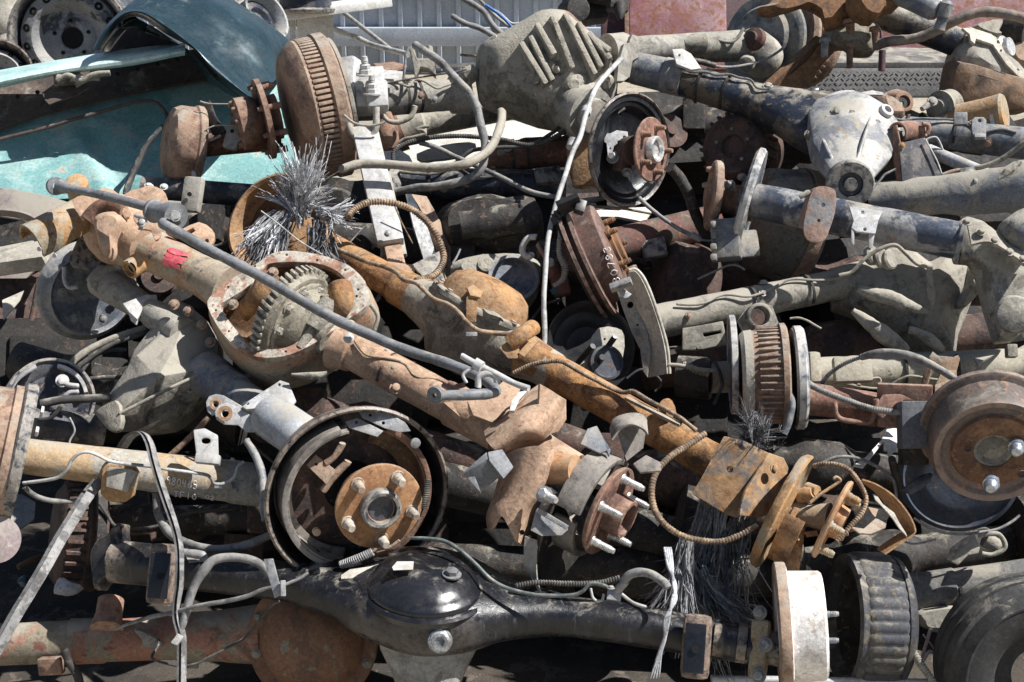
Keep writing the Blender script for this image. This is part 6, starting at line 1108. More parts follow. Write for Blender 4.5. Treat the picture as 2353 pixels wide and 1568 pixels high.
obj('sleeve_cap', join(plate(L(c, -70, 340, 0, 335, 60, 370, 130, 470, 60, 480, -40, 440), 3.62, cd(.1, .7, .7), 6, [circ(b(2330, 380), 3, 8)])), M['light'], t, bev=.002)
ho = L(c, 850, 960, 870, 760, 930, 680, 1080, 640, 1190, 625, 1290, 655, 1400, 720, 1480, 830, 1512, 920, 1470, 1010, 1400, 1100, 1310, 1250, 1180, 1290, 1050, 1240, 960, 1150)
obj('diff_nose', skin([[P(q, 3.46) for q in ho], [P((1953 + (q[0] - 1960) * .84, 415 + (q[1] - 330) * .62 - 40), 3.37) for q in ho], [P((1954 + (q[0] - 1960) * .44, 418 + (q[1] - 325) * .36), 3.28) for q in ho]], True), M['palenose'], t, bev=.002, disp=(.002, 18))
for x0, y0, x1, y1 in [(930, 880, 1060, 1160), (1300, 800, 1190, 1150)]: obj('nose_rib', tube([P(c(x0, y0), 3.42), P(c((x0 + x1) / 2, (y0 + y1) / 2), 3.33), P(c(x1, y1), 3.29)], [3 * s, 4 * s, 4 * s], 8), M['palenose'], t)
for x0, y0 in [(992, 822), (1163, 783), (1058, 770), (872, 930), (1336, 850), (1424, 980), (1275, 1215)]: obj('nose_bolt', bolt(P(c(x0, y0), 3.42), cd(.1, .1, 1), 7.5 * s, 10 * s), M['dusty'], t)
obj('filler_plug', lathe(P(c(1405, 765), 3.44), cd(.4, .5, .8), [(-6, 0), (-6, 17), (5, 15), (7, 9), (-2, 8), (-2, 0)], 24, s), M['light'], t)
obj('rim_cap', rails([W(c, [960, 680, 1040, 640, 1120, 622, 1190, 625], 3.50), W(c, [880, 750, 990, 690, 1100, 660, 1195, 645], 3.455)], 4, 2, .003), M['light'], t)
obj('pinion_flange', lathe(P(D(1954, 424), 3.26), cd(-.05, -.32, .95), [(-30, 0), (-30, 46), (-14, 48), (-8, 50), (0, 50), (4, 47), (4, 26), (-2, 24), (-2, 15), (6, 14), (6, 0)], 40, s), M['navy'], t)
# --- bits at right of the nose
t = T('bushing_arm', 'rusty bushing eye and round cover behind the pale diff nose', 'arm', (2060, 240), 3.7)
obj('eye', lathe(P(zA(660, 250), 3.68), cd(.25, .1, .96), [(-14, 13), (-14, 24), (14, 24), (16, 22), (16, 15), (-14, 13)], 28, s_(3.7)), M['rust'], t)
obj('bush', lathe(P(zA(660, 255), 3.67), cd(.25, .1, .96), [(0, 4), (0, 14), (6, 13), (6, 4), (0, 4)], 20, s_(3.7)), M['rubber'], t)
obj('arm', hose(zA, [420, 170, 520, 140, 620, 115, 700, 130], 3.7, [8, 10, 10, 8]), M['rustpale'], t)
obj('round_cover', puff(zA(350, 150) and L(zA, 300, 150, 430, 150, 560, 240, 660, 340, 700, 470, 560, 480, 400, 440), 3.66, cd(.4, .4, .85), ((.6, 20), (.9, 8), (1, -6), (.9, -40))), M['rustpale'], t)
obj('strip', plate(L(zA, 110, 100, 260, 70, 420, 100, 410, 135, 300, 130, 200, 130), 3.62, cd(0, .7, .7), 4), M['light'], t)
t = T('spring_hanger', 'dark blotched hanger plate standing right of the pale diff nose', 'bracket', (2125, 390), 3.42)
obj('plate', plate(L(zA, 640, 800, 780, 770, 960, 725, 1000, 750, 1110, 1020, 1250, 1300, 1340, 1540, 1300, 1640, 700, 1640), 3.38, cd(.15, .05, 1), 8), M['blotch'], t, bev=.0015)
obj('side', plate(L(zA, 545, 560, 600, 545, 640, 740, 690, 1100, 710, 1640, 640, 1600, 545, 1000), 3.38, cd(-.6, .05, .8), 6), M['rustred'], t, bev=.0015)
obj('roll', join(halfpipe([P(zA(610, 660), 3.40), P(zA(720, 640), 3.42), P(zA(830, 640), 3.44)], .026, cd(0, .6, .8), -100, 100, .005), shaft(zA(820, 660), 3.44, zA(1000, 630), 3.42, [(0, 14), (.6, 18), (1, 12)]), hose(zA, [960, 540, 1030, 560, 1040, 620, 1020, 670], 3.41, 6)), M['rustred'], t)
obj('bolt', bolt(P(zA(675, 830), 3.37), cd(0, 0, 1), 5 * s, 5 * s), M['orange'], t)
obj('wire_edge', hose(zA, [1000, 750, 1150, 1030, 1230, 1250, 1300, 1420, 1330, 1530], 3.375, 1.8), M['light'], t)
one('wire', 'bent pale wire hoop above the dark hanger plate', 'wire', hose(zA, [1000, 760, 1080, 725, 1150, 725, 1200, 800, 1240, 900, 1270, 980], 3.45, 2.4), M['light'])
one('wire', 'pale bent wire between the diff flange and the hanger plate', 'wire', hose(zA, [280, 1420, 350, 1340, 430, 1240, 500, 1200, 590, 1155], 3.32, 2.6), M['grey'])
one('rod', 'pale round rod slanting down behind the hanger plate at the right', 'rod', shaft(zA(1040, 900), 3.48, zA(1840, 1230), 3.38, 15), M['light'])
t = T('cable_bracket', 'small tan bracket with a cable running up to the right edge', 'bracket', (2220, 400), 3.36)
obj('bracket', plate(L(zA, 1480, 1150, 1670, 1115, 1675, 1290, 1600, 1310, 1490, 1300), 3.35, cd(-.1, .1, 1), 8, [circ(zA(1540, 1220), 6, 10)]), M['tan'], t, bev=.001)
obj('nut', bolt(P(zA(1620, 1215), 3.34), cd(-.4, .2, .9), 8 * s, 8 * s), M['light'], t)
obj('pin', hose(zA, [1230, 1240, 1340, 1200, 1480, 1170], 3.37, 4.5), M['rustpale'], t)
obj('cable', hose(zA, [1680, 1140, 1800, 1120, 1950, 1070, 2100, 990, 2250, 880, 2360, 800, 2500, 760], [3.36, 3.3], 6), M['hosetan'], t)
obj('boot', hose(zA, [1670, 1340, 1720, 1420, 1780, 1600, 1820, 1680], 3.3, [9, 8, 5, 5]), M['blue'], t)
t = T('tube_axle', 'blue grey axle tube with a small tab, behind the hanger plate at the right edge', 'axle', (2200, 300), 3.65, G_AX)
obj('axle_tube', shaft(D(1990, 288), 3.7, D(2420, 338), 3.58, [(0, 30), (.2, 31), (1, 38)]), M['blue'], t, disp=(.001, 20))
dress(t, D(2010, 290), 3.69, D(2350, 330), 3.6, 34, 'hose', 29)
obj('tab', join(plate(L(zA, 1640, 640, 1640, 480, 1680, 440, 1800, 440, 1840, 480, 1835, 740, 1680, 740), 3.55, cd(.05, .2, 1), 8, [circ(zA(1745, 490), 4, 10)], sm=0), pbox(zA(1745, 700), 3.545, cd(.05, .3, 1), 26, 10, 8)), M['blue'], t, bev=.002)
obj('tab', pbox(zA(1480, 470), 3.58, cd(-.2, .2, 1), 30, 30, 16), M['blue'], t, bev=.003)
obj('hub_ring', lathe(P(zA(1700, 440), 3.7), cd(.8, .1, .5), [(-90, 0), (-90, 28), (-40, 30), (-40, 38), (20, 40), (60, 44), (66, 40), (66, 0)], 36, s), M['orangetan'], t)
obj('hub_rim', lathe(P(zA(1950, 480), 3.68), cd(.8, .1, .5), [(0, 30), (0, 46), (8, 46), (8, 30), (0, 30)], 36, s), M['light'], t)
t = T('tube_axle', 'dusty grey axle tube at the right edge under the tan cable bracket', 'axle', (2250, 450), 3.34, G_AX)
obj('axle_tube', shaft(D(2000, 462), 3.42, D(2420, 428), 3.28, [(0, 44), (.4, 44), (.5, 50), (.75, 52), (.8, 62), (1, 66)]), M['bluedust'], t, disp=(.003, 20))
obj('dirt_ridge', hose(zA, [2000, 1300, 2080, 1230, 2170, 1170, 2250, 1110, 2310, 1060], 3.2, [3, 7, 8, 7, 3]), M['mud'], t, disp=(.004, 60))
# --- top right cluster
t = T('steering_axle', 'dusty drum brake and rusty steering arm at the top right of the heap', 'axle', (1800, 100), 4.1, G_AX)
z = 4.15; s = s_(z); n = cd(-.72, .05, .69); q = D(1750, 96)
obj('backing_plate', lathe(P(q, z), n, [(-20, 0), (-20, 108), (-14, 114), (-4, 114), (2, 106), (4, 84), (16, 74), (18, 44), (22, 40), (22, 0)], 56, s), M['bluedust'], t)
obj('knuckle', puff(L(c, 400, 330, 420, 230, 480, 190, 560, 210, 640, 280, 660, 380, 600, 480, 500, 520, 420, 470), 4.05, cd(-.5, .1, .85), ((.55, 24), (.9, 12), (1, 0), (1, -30))), M['greytan'], t, disp=(.003, 24))
obj('spindle_boss', lathe(P(c(490, 265), 4.0), cd(-.6, .1, .8), [(-10, 0), (-10, 26), (4, 24), (8, 14), (14, 12), (14, 0)], 28, s), M['maroonrust'], t)
obj('brake_drum', lathe(P(D(1800, 86), 4.2), -n, [(-30, 0), (-30, 106), (-22, 114), (-12, 114), (-8, 108), (50, 106), (60, 110), (84, 108), (92, 96), (92, 0)], 64, s), M['rustpale'], t)
obj('drum_fin', fins(D(1800, 86), 4.2, -n, 106, 114, -10, 44, 44, 5), M['rustpale'], t)
obj('brake_line', hose(c, [-20, 270, 60, 250, 170, 250, 260, 280, 330, 290, 380, 260, 420, 200], [3.95, 3.98], 4), M['hose'], t)
obj('brake_line', hose(c, [50, 415, 140, 430, 240, 458, 340, 462, 440, 448, 560, 415, 640, 370, 690, 335], [3.8, 3.95], 3.2), M['hose'], t)
obj('line_sleeve', hose(c, [50, 415, 140, 428, 230, 455], 3.8, 7), M['black'], t)
obj('axle_tube', shaft(c(-30, 330), 3.98, c(460, 330), 4.05, [(0, 28), (.3, 34), (1, 32)]), M['tan'], t)
obj('cast_lobe', shaft(c(0, 300), 3.9, c(170, 300), 3.93, [(0, 12), (.4, 22), (.8, 26), (1, 14)]), M['dusty'], t)
obj('ball_cup', lathe(P(c(440, 440), 4.0), cd(-.2, -.3, .9), [(-10, 0), (-10, 20), (10, 16), (14, 0)], 20, s), M['dusty'], t)
obj('steering_arm', join(plate(L(zD, 430, 1290, 830, 990, 1010, 850, 1200, 620, 1430, 640, 1390, 720, 1160, 970, 1010, 1250, 880, 1360), 3.88, cd(.05, -.15, 1), 12), bar(zD(440, 1250), 3.87, zD(1190, 560), 3.92, 20, 26, cd(-.3, .6, .7))), M['orangedark'], t, bev=.004)
obj('knuckle_casting', puff(L(zD, 1230, 470, 1340, 400, 1500, 250, 1640, 200, 1800, 260, 2020, 330, 2040, 520, 1960, 700, 1860, 740, 1700, 720, 1560, 640, 1420, 660, 1320, 640), 3.9, cd(.05, .2, 1), ((.6, 20), (.9, 10), (1, 0), (1, -30)), sm=2), M['dirtyknuckle'], t, disp=(.004, 24))
obj('upper_arm', puff(L(zD, 330, 120, 480, 60, 700, -80, 1500, -120, 1700, -60, 1760, 120, 1560, 300, 1300, 380, 1250, 200, 1000, 70, 860, 110, 560, 190, 400, 170), 3.86, cd(.05, .1, 1), ((.7, 26), (.95, 10), (1, 0), (1, -30)), sm=2), M['orangedark'], t, disp=(.003, 20))
obj('upper_arm', puff(L(zD, 1600, -60, 2200, -80, 2330, 0, 2240, 110, 2040, 170, 1930, 300, 1700, 220), 3.80, cd(.1, .2, 1), ((.7, 24), (.95, 8), (1, 0), (1, -30)), sm=2), M['orangedark'], t, disp=(.003, 20))
for (x0, y0, x1, y1, r_) in [(1600, 300, 1610, 420, 11), (1260, 560, 1250, 790, 9), (1950, 400, 1970, 690, 9), (1600, 640, 1600, 940, 8)]:
    obj('ball_joint_bolt', join(shaft(zD(x0, y0), 3.84, zD(x1, y1), 3.86, [(0, r_), (1, r_ * .9)]), shaft(zD(x0 - 6, y0 - 30), 3.84, zD(x0, y0 + 24), 3.84, [(0, r_ * 1.3), (.7, r_ * 1.5), (1, r_ * 1.5)])), M['rust' if x0 > 1500 else 'blue'], t)
obj('grease_rod', shaft(zD(1590, -40), 3.88, zD(1590, 150), 3.88, 5), M['blue'], t)
one('post', 'short rusty pin standing between truck bumper and steering arm', 'pin', shaft(zD(2050, 700), 4.4, zD(2040, 980), 4.4, 8), M['maroon'])
one('clip', 'pair of small pale glinting clips on the rim behind the dark blue axle', 'clip', join(pbox(zD(1140, 1300), 3.72, cd(0, .2, 1), 9, 26, 8), pbox(zD(1050, 1280), 3.72, cd(0, .2, 1), 7, 12, 8)), M['silver'], bev=.001)
one('sway_bar', 'thick rusty curved bar sweeping across the top right corner', 'bar', hose(zF, [120, 690, 250, 640, 400, 625, 700, 590, 950, 500, 1200, 370, 1450, 250, 1700, 190, 1950, 195, 2200, 240, 2400, 300, 2700, 420], [3.85, 3.75, 3.7], 12, wob=.1), M['barrust'])
t = T('rear_axle', 'black axle with brown caked diff housing at the top right corner', 'axle', (2200, 150), 3.95, G_AX)
obj('axle_tube', shaft(zF(60, 200), 3.92, zF(1480, 700), 3.86, [(0, 30), (.5, 32), (.93, 33), (.95, 38), (1, 38)]), M['navyrust'], t, disp=(.001, 20))
obj('diff_housing', puff(L(zF, 1260, 900, 1380, 500, 1450, 430, 1620, 500, 1880, 600, 2000, 760, 2100, 960, 2400, 1200, 2400, 1500, 1900, 1340, 1500, 1100), 3.84, cd(.1, .35, .93), ((.6, 34), (.92, 16), (1, 0), (1, -60), (.7, -120)), sm=2), M['greytan'], t, disp=(.003, 20))
obj('cover_flange', plate(L(zF, 1410, 430, 1560, 430, 1850, 520, 1970, 620, 2060, 820, 2200, 1000, 2400, 1150, 2400, 1250, 2250, 1150, 2080, 980, 1960, 800, 1880, 680, 1620, 590, 1600, 670, 1540, 620, 1520, 520), 3.79, cd(.2, .4, .9), 8, [circ(zF(1965, 640), 4.5, 8), circ(zF(2000, 775), 3, 8), circ(zF(2270, 1060), 3.5, 8)]), M['sill'], t, bev=.002)
obj('housing_horn', puff(L(zF, 1560, 430, 1790, 340, 1880, 320, 2030, 320, 1960, 500, 2010, 570, 1850, 560), 3.9, cd(.1, .4, .9), ((.8, 10), (1, 0), (1, -30))), M['dusty'], t, disp=(.003, 30))
obj('bearing', lathe(P(zF(2060, 740), 3.88), cd(.7, .15, .7), [(-30, 0), (-30, 26), (0, 28), (4, 22), (14, 20), (14, 0)], 30, s), M['silver'], t)
obj('side_case', puff(L(zF, 2130, 700, 2400, 680, 2420, 1000, 2200, 960), 3.95, cd(.1, .3, 1), ((.8, 16), (1, 0), (1, -50))), M['rustpale'], t)
obj('dark_barrel', shaft(zF(2000, 440), 4.0, zF(2420, 500), 3.95, [(0, 20), (.3, 32), (1, 34)]), M['dark'], t)
lo = L(zF, 1230, 940, 1400, 930, 1700, 980, 2100, 1120, 2400, 1240, 2420, 1600, 2250, 1800, 1800, 1820, 1400, 1800, 1060, 1900, 1000, 1700, 1060, 1480, 1160, 1250)
obj('pinion_case', puff(L(zF, 1230, 960, 1400, 930, 1700, 1000, 2100, 1130, 2450, 1260, 2450, 1680, 2100, 1740, 1700, 1760, 1300, 1800, 1100, 1700, 1130, 1500), 3.78, cd(-.1, -.1, 1), ((.5, 44), (.85, 30), (1, 0), (1, -80)), sm=3), M['brownmud'], t, disp=(.003, 18))
obj('yoke', lathe(P(zA(1220, 300), 3.74), cd(-.75, -.2, .6), [(-30, 0), (-30, 34), (-6, 30), (0, 34), (6, 34), (6, 20), (16, 16), (16, 0)], 30, s), M['dusty'], t)
obj('yoke_bolt', join(shaft(zA(1100, 230), 3.7, zA(950, 330), 3.68, [(0, 9), (1, 6)]), bolt(P(zA(1095, 225), 3.69), cd(0, .3, .9), 7 * s)), M['greytan'], t)
one('shock_absorber', 'grey blue shock absorber with an eye end at the top right edge', 'shock absorber', join(shaft(zF(300, -150), 3.8, zF(1040, 190), 3.72, [(0, 24), (.9, 24), (.97, 20), (1, 14)]), lathe(P(zF(1130, 200), 3.71), cd(.2, .9, .3), [(-34, 0), (-34, 12), (-10, 10), (-8, 14), (20, 14), (26, 8), (26, 0)], 24, s)), M['blue'])
one('bracket', 'black curved plate edge behind the grey blue shock absorber eye', 'bracket', plate(L(zF, 1040, -20, 1120, 10, 1230, 60, 1300, 130, 1240, 260, 1200, 220, 1170, 100, 1060, 60), 3.95, cd(.3, .2, .9), 5, sm=2), M['black'], bev=.001)
DZ[0] = -.08
# --- middle right: hub and plates of the long blue and white axle
t = T('disc_axle', 'long blue grey axle with pale worn patches and pressed spring pads at the right', 'axle', (1950, 500), 3.25, G_AX)
obj('axle_tube', shaft(D(1735, 462), 3.36, D(2215, 556), 3.20, [(0, 40), (.12, 41), (.6, 41), (.62, 42), (.97, 42), (.98, 50), (1, 52)]), M['patchblue'], t, disp=(.001, 20))
z = 3.37; s = s_(z)
obj('backing_plate', lathe(P(D(1722, 461), z), vq((1722, 461), -.965, .25, -.06), [(-6, 0), (-6, 100), (-10, 114), (-4, 120), (6, 120), (12, 112), (8, 96), (16, 60), (16, 0)], 56, s), M['navypale'], t)
obj('brake_step', join(plate(L(zB, 1200, 560, 1260, 240, 1340, 90, 1460, 60, 1400, 420, 1330, 780, 1240, 1000), 3.33, cd(-.4, .1, .9), 8), bolt(P(zB(1130, 215), 3.34), cd(-.6, .2, .8), 9 * s, 20 * s), bolt(P(zB(1290, 90), 3.34), cd(-.2, .6, .8), 7 * s)), M['navy'], t, bev=.002)
hb = obj('hub', lathe(P(D(1640, 450), 3.40), vq((1640, 450), -.97, .12, .13), [(-46, 0), (-46, 26), (-30, 30), (-14, 46), (-10, 76), (-4, 80), (6, 80), (10, 76), (10, 30), (20, 26), (20, 0)], 48, s), M['rustpale'], t)
for x0, y0, x1, y1 in [(940, 190, 745, 205), (900, -10, 800, -15), (870, 740, 780, 760)]: obj('stud', shaft(zB(x0, y0), 3.38, zB(x1, y1), 3.38, [(0, 7), (.6, 7), (.9, 6), (1, 5)]), M['rustpale'], hb)
obj('spindle', shaft(D(1648, 452), 3.40, D(1735, 470), 3.37, [(0, 30), (.4, 34), (1, 40)]), M['rust'], t)
obj('caliper', join(pbox(zB(1080, 960), 3.32, cd(-.3, .15, .95), 64, 90, 50, 4), *[pbox(zB(910, 760 + 150 * k), 3.30, cd(-.3, .15, .95), 14, 16, 30, 4) for k in range(4)], pbox(zB(1350, 1020), 3.33, cd(.3, .1, .95), 50, 60, 30, 6)), M['bluedust'], t, bev=.005, disp=(.002, 30))
obj('spring_pad', join(plate(L(f, 835, 170, 850, 60, 880, -60, 920, -118, 985, -125, 1045, -105, 1060, -50, 1050, 60, 1010, 180, 985, 240, 930, 260, 860, 240), 3.20, cd(-.1, .12, 1), 10, [circ(f(970, 3), 4.5, 10), circ(f(940, 110), 4, 10)], sm=2), rails([W(f, [835, 170, 850, 60, 880, -60, 920, -118, 985, -125, 1045, -105], 3.21), W(f, [800, 160, 815, 60, 850, -60, 900, -112, 970, -118, 1030, -100], 3.27)], 3, 2, .004)), M['padrust'], t, bev=.002)
obj('spring_pad', join(plate(L(f, 1150, 10, 1380, 45, 1350, 110, 1330, 200, 1200, 185, 1165, 160, 1180, 110), 3.17, cd(-.02, .35, .93), 8, [circ(f(1242, 53), 4, 10), circ(f(1257, 170), 4, 10)]), plate(L(f, 1165, 170, 1185, 190, 1185, 280, 1165, 270), 3.165, cd(0, 0, 1), 5), plate(L(f, 1285, 200, 1325, 205, 1310, 300, 1285, 300), 3.165, cd(0, 0, 1), 5)), M['light'], t, bev=.002)
obj('diff_housing', puff(L(f, 1880, 130, 1960, 80, 2060, 110, 2150, 180, 2400, 240, 2450, 560, 2400, 800, 2300, 920, 2180, 930, 2110, 720, 2050, 480, 2000, 380, 1900, 370, 1870, 260), 3.17, cd(-.1, .2, 1), ((.6, 40), (.92, 22), (1, 0), (1, -60)), sm=1), M['whitedust'], t, bev=.005, disp=(.0015, 24))
for x_, y_ in [(1960, 120), (2060, 190), (2150, 250), (2250, 330), (2340, 380)]: obj('flange_bolt', bolt(P(f(x_, y_), 3.08), cd(0, .6, .8), 7 * s, 8 * s), M['dusty'], t)
obj('cover_flange', rails([W(f, [1960, 150, 2060, 140, 2170, 220, 2260, 300, 2400, 380], 3.11), W(f, [1990, 290, 2100, 270, 2200, 320, 2280, 380, 2400, 460], 3.08)], 4, 3, .008), M['mud'], t, disp=(.004, 40))
obj('diff_cover', puff(L(f, 2170, 170, 2230, 100, 2340, 40, 2460, 50, 2480, 240, 2400, 290, 2260, 260), 3.11, cd(-.1, .5, .85), ((.4, 34), (.75, 26), (.95, 10), (1, 0), (1, -20)), sm=3), M['bluedust'], t)
obj('plug_boss', lathe(P(f(2290, 760), 3.07), cd(-.1, 0, 1), [(-6, 0), (-6, 40), (6, 36), (10, 20), (10, 0)], 28, s), M['whitedust'], t, disp=(.003, 30))
one('twig', 'short bent pale lever sticking up beside the pressed spring pad', 'lever', shaft(zB(2090, 370), 3.22, zB(2230, 290), 3.22, [(0, 5), (.8, 7), (1, 4)]), M['hosetan'])
DZ[0] = 0
t = T('brake_drum', 'grey and rust banded drum standing behind the long blue grey axle', 'brake drum', (1800, 520), 3.5)
obj('drum', lathe(P(D(1802, 520), 3.56), cd(-.95, .22, .2), [(-56, 0), (-56, 128), (-50, 134), (-30, 134), (-28, 140), (-4, 140), (0, 136), (26, 130), (70, 122), (84, 100), (84, 0)], 64, s_(3.5)), M['drumbands'], t)
obj('rim_band', lathe(P(D(1802, 520), 3.56), cd(-.95, .22, .2), [(-44, 120), (-44, 143), (-14, 143), (-14, 120), (-44, 120)], 64, s_(3.5)), M['rustpale'], t)
t = T('brake_drum', 'dark brown drum deep in shade left of the grey and rust banded drum', 'brake drum', (1550, 640), 3.5)
obj('drum', lathe(P(D(1550, 670), 3.5), cd(-.9, .3, .3), [(-60, 0), (-60, 110), (-50, 120), (-10, 122), (-6, 114), (50, 110), (60, 96), (60, 0)], 56, s_(3.5)), M['darkrust'], t)
obj('block', pbox(zB(80, 1080), 3.42, cd(-.1, .2, 1), 56, 44, 30, 12), M['navy'], t, bev=.005)
t = T('tube_axle', 'dark rusty tube in shade behind the studded brake disc', 'axle', (1480, 540), 3.5, G_AX)
obj('axle_tube', shaft(D(1380, 570), 3.4, D(1640, 510), 3.55, [(0, 38), (1, 40)]), M['maroonrust'], t)
one('arm', 'dark round bar curving down under the black hub plate', 'bar', hose(zB, [300, -40, 400, 60, 500, 220, 590, 400, 660, 600, 740, 800, 800, 950], [3.36, 3.38, 3.42], 13), M['dark'])
one('brake_cable', 'blue grey cable with a thin end crossing from the black hub plate to the caliper', 'cable', join(hose(zB, [-120, 380, 0, 500, 200, 660, 400, 790, 570, 880, 640, 920], [3.34, 3.3], 5), hose(zB, [590, 885, 720, 950], 3.29, [9, 7]), hose(zB, [720, 955, 850, 970, 1000, 930, 1190, 870], 3.28, 2.4)), M['blue'])
one('wire', 'thin wire curve in the dark gap under the caliper', 'wire', hose(zB, [680, 1500, 800, 1440, 960, 1370, 1100, 1310, 1220, 1310, 1330, 1370], 3.3, 2.6), M['greytan'])
one('wire', 'cable on the pale plate behind the studded brake disc', 'cable', join(hose(zG, [680, 265, 850, 275, 1040, 290, 1240, 320, 1450, 360], 3.45, 3.2), hose(zG, [540, 250, 690, 255], 3.44, 7)), M['hosetan'])
one('sheet', 'pale dusty flat sheet scrap seen behind the studded brake disc', 'sheet', plate(L(zG, 560, 340, 750, 305, 1000, 320, 1150, 280, 1390, 270, 1460, 320, 1380, 440, 1300, 460, 1000, 400, 600, 400), 3.62, cd(.05, .8, .6), 6), M['concrete'])
# --- studded rotor with the number
t = T('brake_disc', 'brown brake disc on edge with orange studs and a number chalked on its rim', 'brake disc', (1350, 590), 3.2)
z = 3.2; s = s_(z); q = D(1364, 592); n = vq(q, .90, .41, .10)
dsk = obj('disc', lathe(P(q, z), n, [(-30, 60), (-30, 142), (-22, 142), (-21, 126), (-11, 126), (-10, 142), (-2, 142), (-1, 116), (42, 112), (46, 108), (52, 60), (52, 0), (-30, 0)], 72, s), M['rotor'], t)
for k in range(5):
    x, y, _ = frame(n); an = R(72 * k + 8); obj('stud', stud(P(q, z) + (x * math.cos(an) + y * math.sin(an)) * (64 * s) + n * (52 * s), n, 7 * s, 28 * s), M['orangedark'], dsk)
obj('hub', lathe(P(q, z), n, [(50, 0), (50, 54), (60, 54), (62, 40), (70, 38), (70, 0)], 36, s), M['orangedark'], dsk)
a0_, a1_ = P(q, z), P(q, z) + n
put_d = lambda qq: on_tube(qq, a0_, a1_, 114.6 * s)
obj('chalk_number', chalk('80783', zG(935, 1330), (-5.4, -17.6), (.88, -.28), 17, .0011, put_d), M['chalk'], t)
obj('guard', lathe(P(D(1334, 606), 3.24), n, [(-4, 40), (-4, 134), (8, 136), (8, 40), (-4, 40)], 56, s), M['dark'], t)
obj('pad_holder', join(pbox(zG(320, 230), 3.1, cd(-.3, .5, .8), 54, 14, 40, 26), pbox(zG(470, 270), 3.1, cd(.2, .4, .9), 22, 30, 20, -20), hose(zG, [120, 440, 170, 380, 230, 330], 3.12, 14, rib=(.014, .004))), M['plastic'], t, bev=.003)
t = T('caliper', 'dark maroon caliper with a blue grey bleed hose left of the studded disc', 'caliper', (1290, 600), 3.25)
obj('body', join(pbox(zG(360, 900), 3.22, cd(-.1, .1, 1), 60, 90, 50, -18), shaft(zG(60, 1050), 3.2, zG(140, 1250), 3.18, [(0, 16), (.5, 20), (1, 14)]), pbox(zG(200, 1350), 3.2, cd(0, .2, 1), 40, 50, 40, 10)), M['maroonrust'], t, bev=.006, disp=(.002, 40))
obj('hose', hose(zG, [190, 700, 185, 800, 190, 920, 240, 1040, 270, 1100, 260, 1200, 210, 1290, 100, 1360], 3.12, [6, 7, 7, 8, 9, 8, 6, 5], rib=(.008, .0015)), M['blue'], t)
obj('cap', lathe(P(zG(60, 1030), 3.14), cd(-.2, .4, .9), [(-5, 0), (-5, 10), (4, 9), (4, 0)], 18, s), M['blue'], t)
obj('tag', pbox(zG(105, 1430), 3.12, cd(-.1, .3, 1), 14, 14, 6, 30), M['tealdark'], t, bev=.001)
# --- pale curved shoe
t = T('brake_shoe', 'pale curved brake shoe with a grey lever standing under the numbered disc', 'brake shoe', (1490, 740), 3.05)
obj('lining', rails([W(e, [1985, 452, 2030, 450, 2075, 500, 2120, 590, 2165, 710, 2215, 870, 2245, 1010, 2258, 1165], 3.02), W(e, [1945, 560, 1985, 590, 2030, 670, 2060, 760, 2100, 880, 2125, 980, 2135, 1080, 2130, 1190], 3.06)], 4, 3, .006), M['whitedust'], t)
obj('web', plate(L(e, 1900, 600, 1960, 560, 2020, 660, 2060, 770, 2110, 890, 2130, 1010, 2110, 1190, 2080, 1150, 2060, 1000, 2000, 880, 1940, 720), 3.05, cd(-.3, .1, .95), 8, [circ(e(2040, 830), 3, 8), circ(e(1990, 690), 8, 10)]), M['greytan'], t, bev=.0015)
obj('edge', hose(e, [1985, 452, 2030, 446, 2080, 500, 2125, 590, 2170, 710, 2220, 870, 2250, 1010, 2262, 1165], 3.02, 4), M['sill'], t)
obj('lever', join(bar(zG(890, 1390), 2.99, zG(1180, 1290), 2.98, 18, 16, cd(-.2, .6, .7)), plate(L(zG, 910, 1420, 1010, 1400, 1060, 1390, 1190, 1470, 1130, 1520, 1080, 1530, 1010, 1430), 2.99, cd(.1, .2, 1), 8)), M['grey'], t, bev=.002)
# --- black dish with bare hub plate
t = T('drum_brake', 'glossy black dish with a pale hub plate lying in the gap under the numbered disc', 'brake', (1350, 790), 3.15)
z = 3.16; s = s_(z); n = cd(.28, .12, .95)
obj('dish', lathe(P(D(1352, 800), z), n, [(-10, 0), (-10, 50), (0, 62), (2, 84), (14, 96), (20, 106), (14, 108), (-4, 98), (-14, 60), (-14, 0)], 56, s), M['plastic'], t)
obj('hub_plate', plate(L(e, 1625, 1120, 1700, 970, 1780, 850, 1900, 850, 1950, 900, 1940, 1060, 1850, 1170, 1740, 1180), 3.10, n, 10, [circ(e(1815, 928), 3, 8)], sm=2), M['sill'], t, bev=.002)
obj('hub_cap', lathe(P(D(1393, 834), 3.06), n, [(-10, 0), (-10, 40), (6, 39), (8, 34), (3, 30), (2, 0)], 40, s), M['bluedark'], t)
for x0, y0, x1, y1 in [(1890, 905, 1830, 990), (1735, 975, 1630, 1090), (1800, 1050, 1760, 1110)]: obj('spacer_tube', shaft(e(x0, y0), 3.03, e(x1, y1), 3.08, [(0, 7), (1, 7)]), M['plastic'], t)
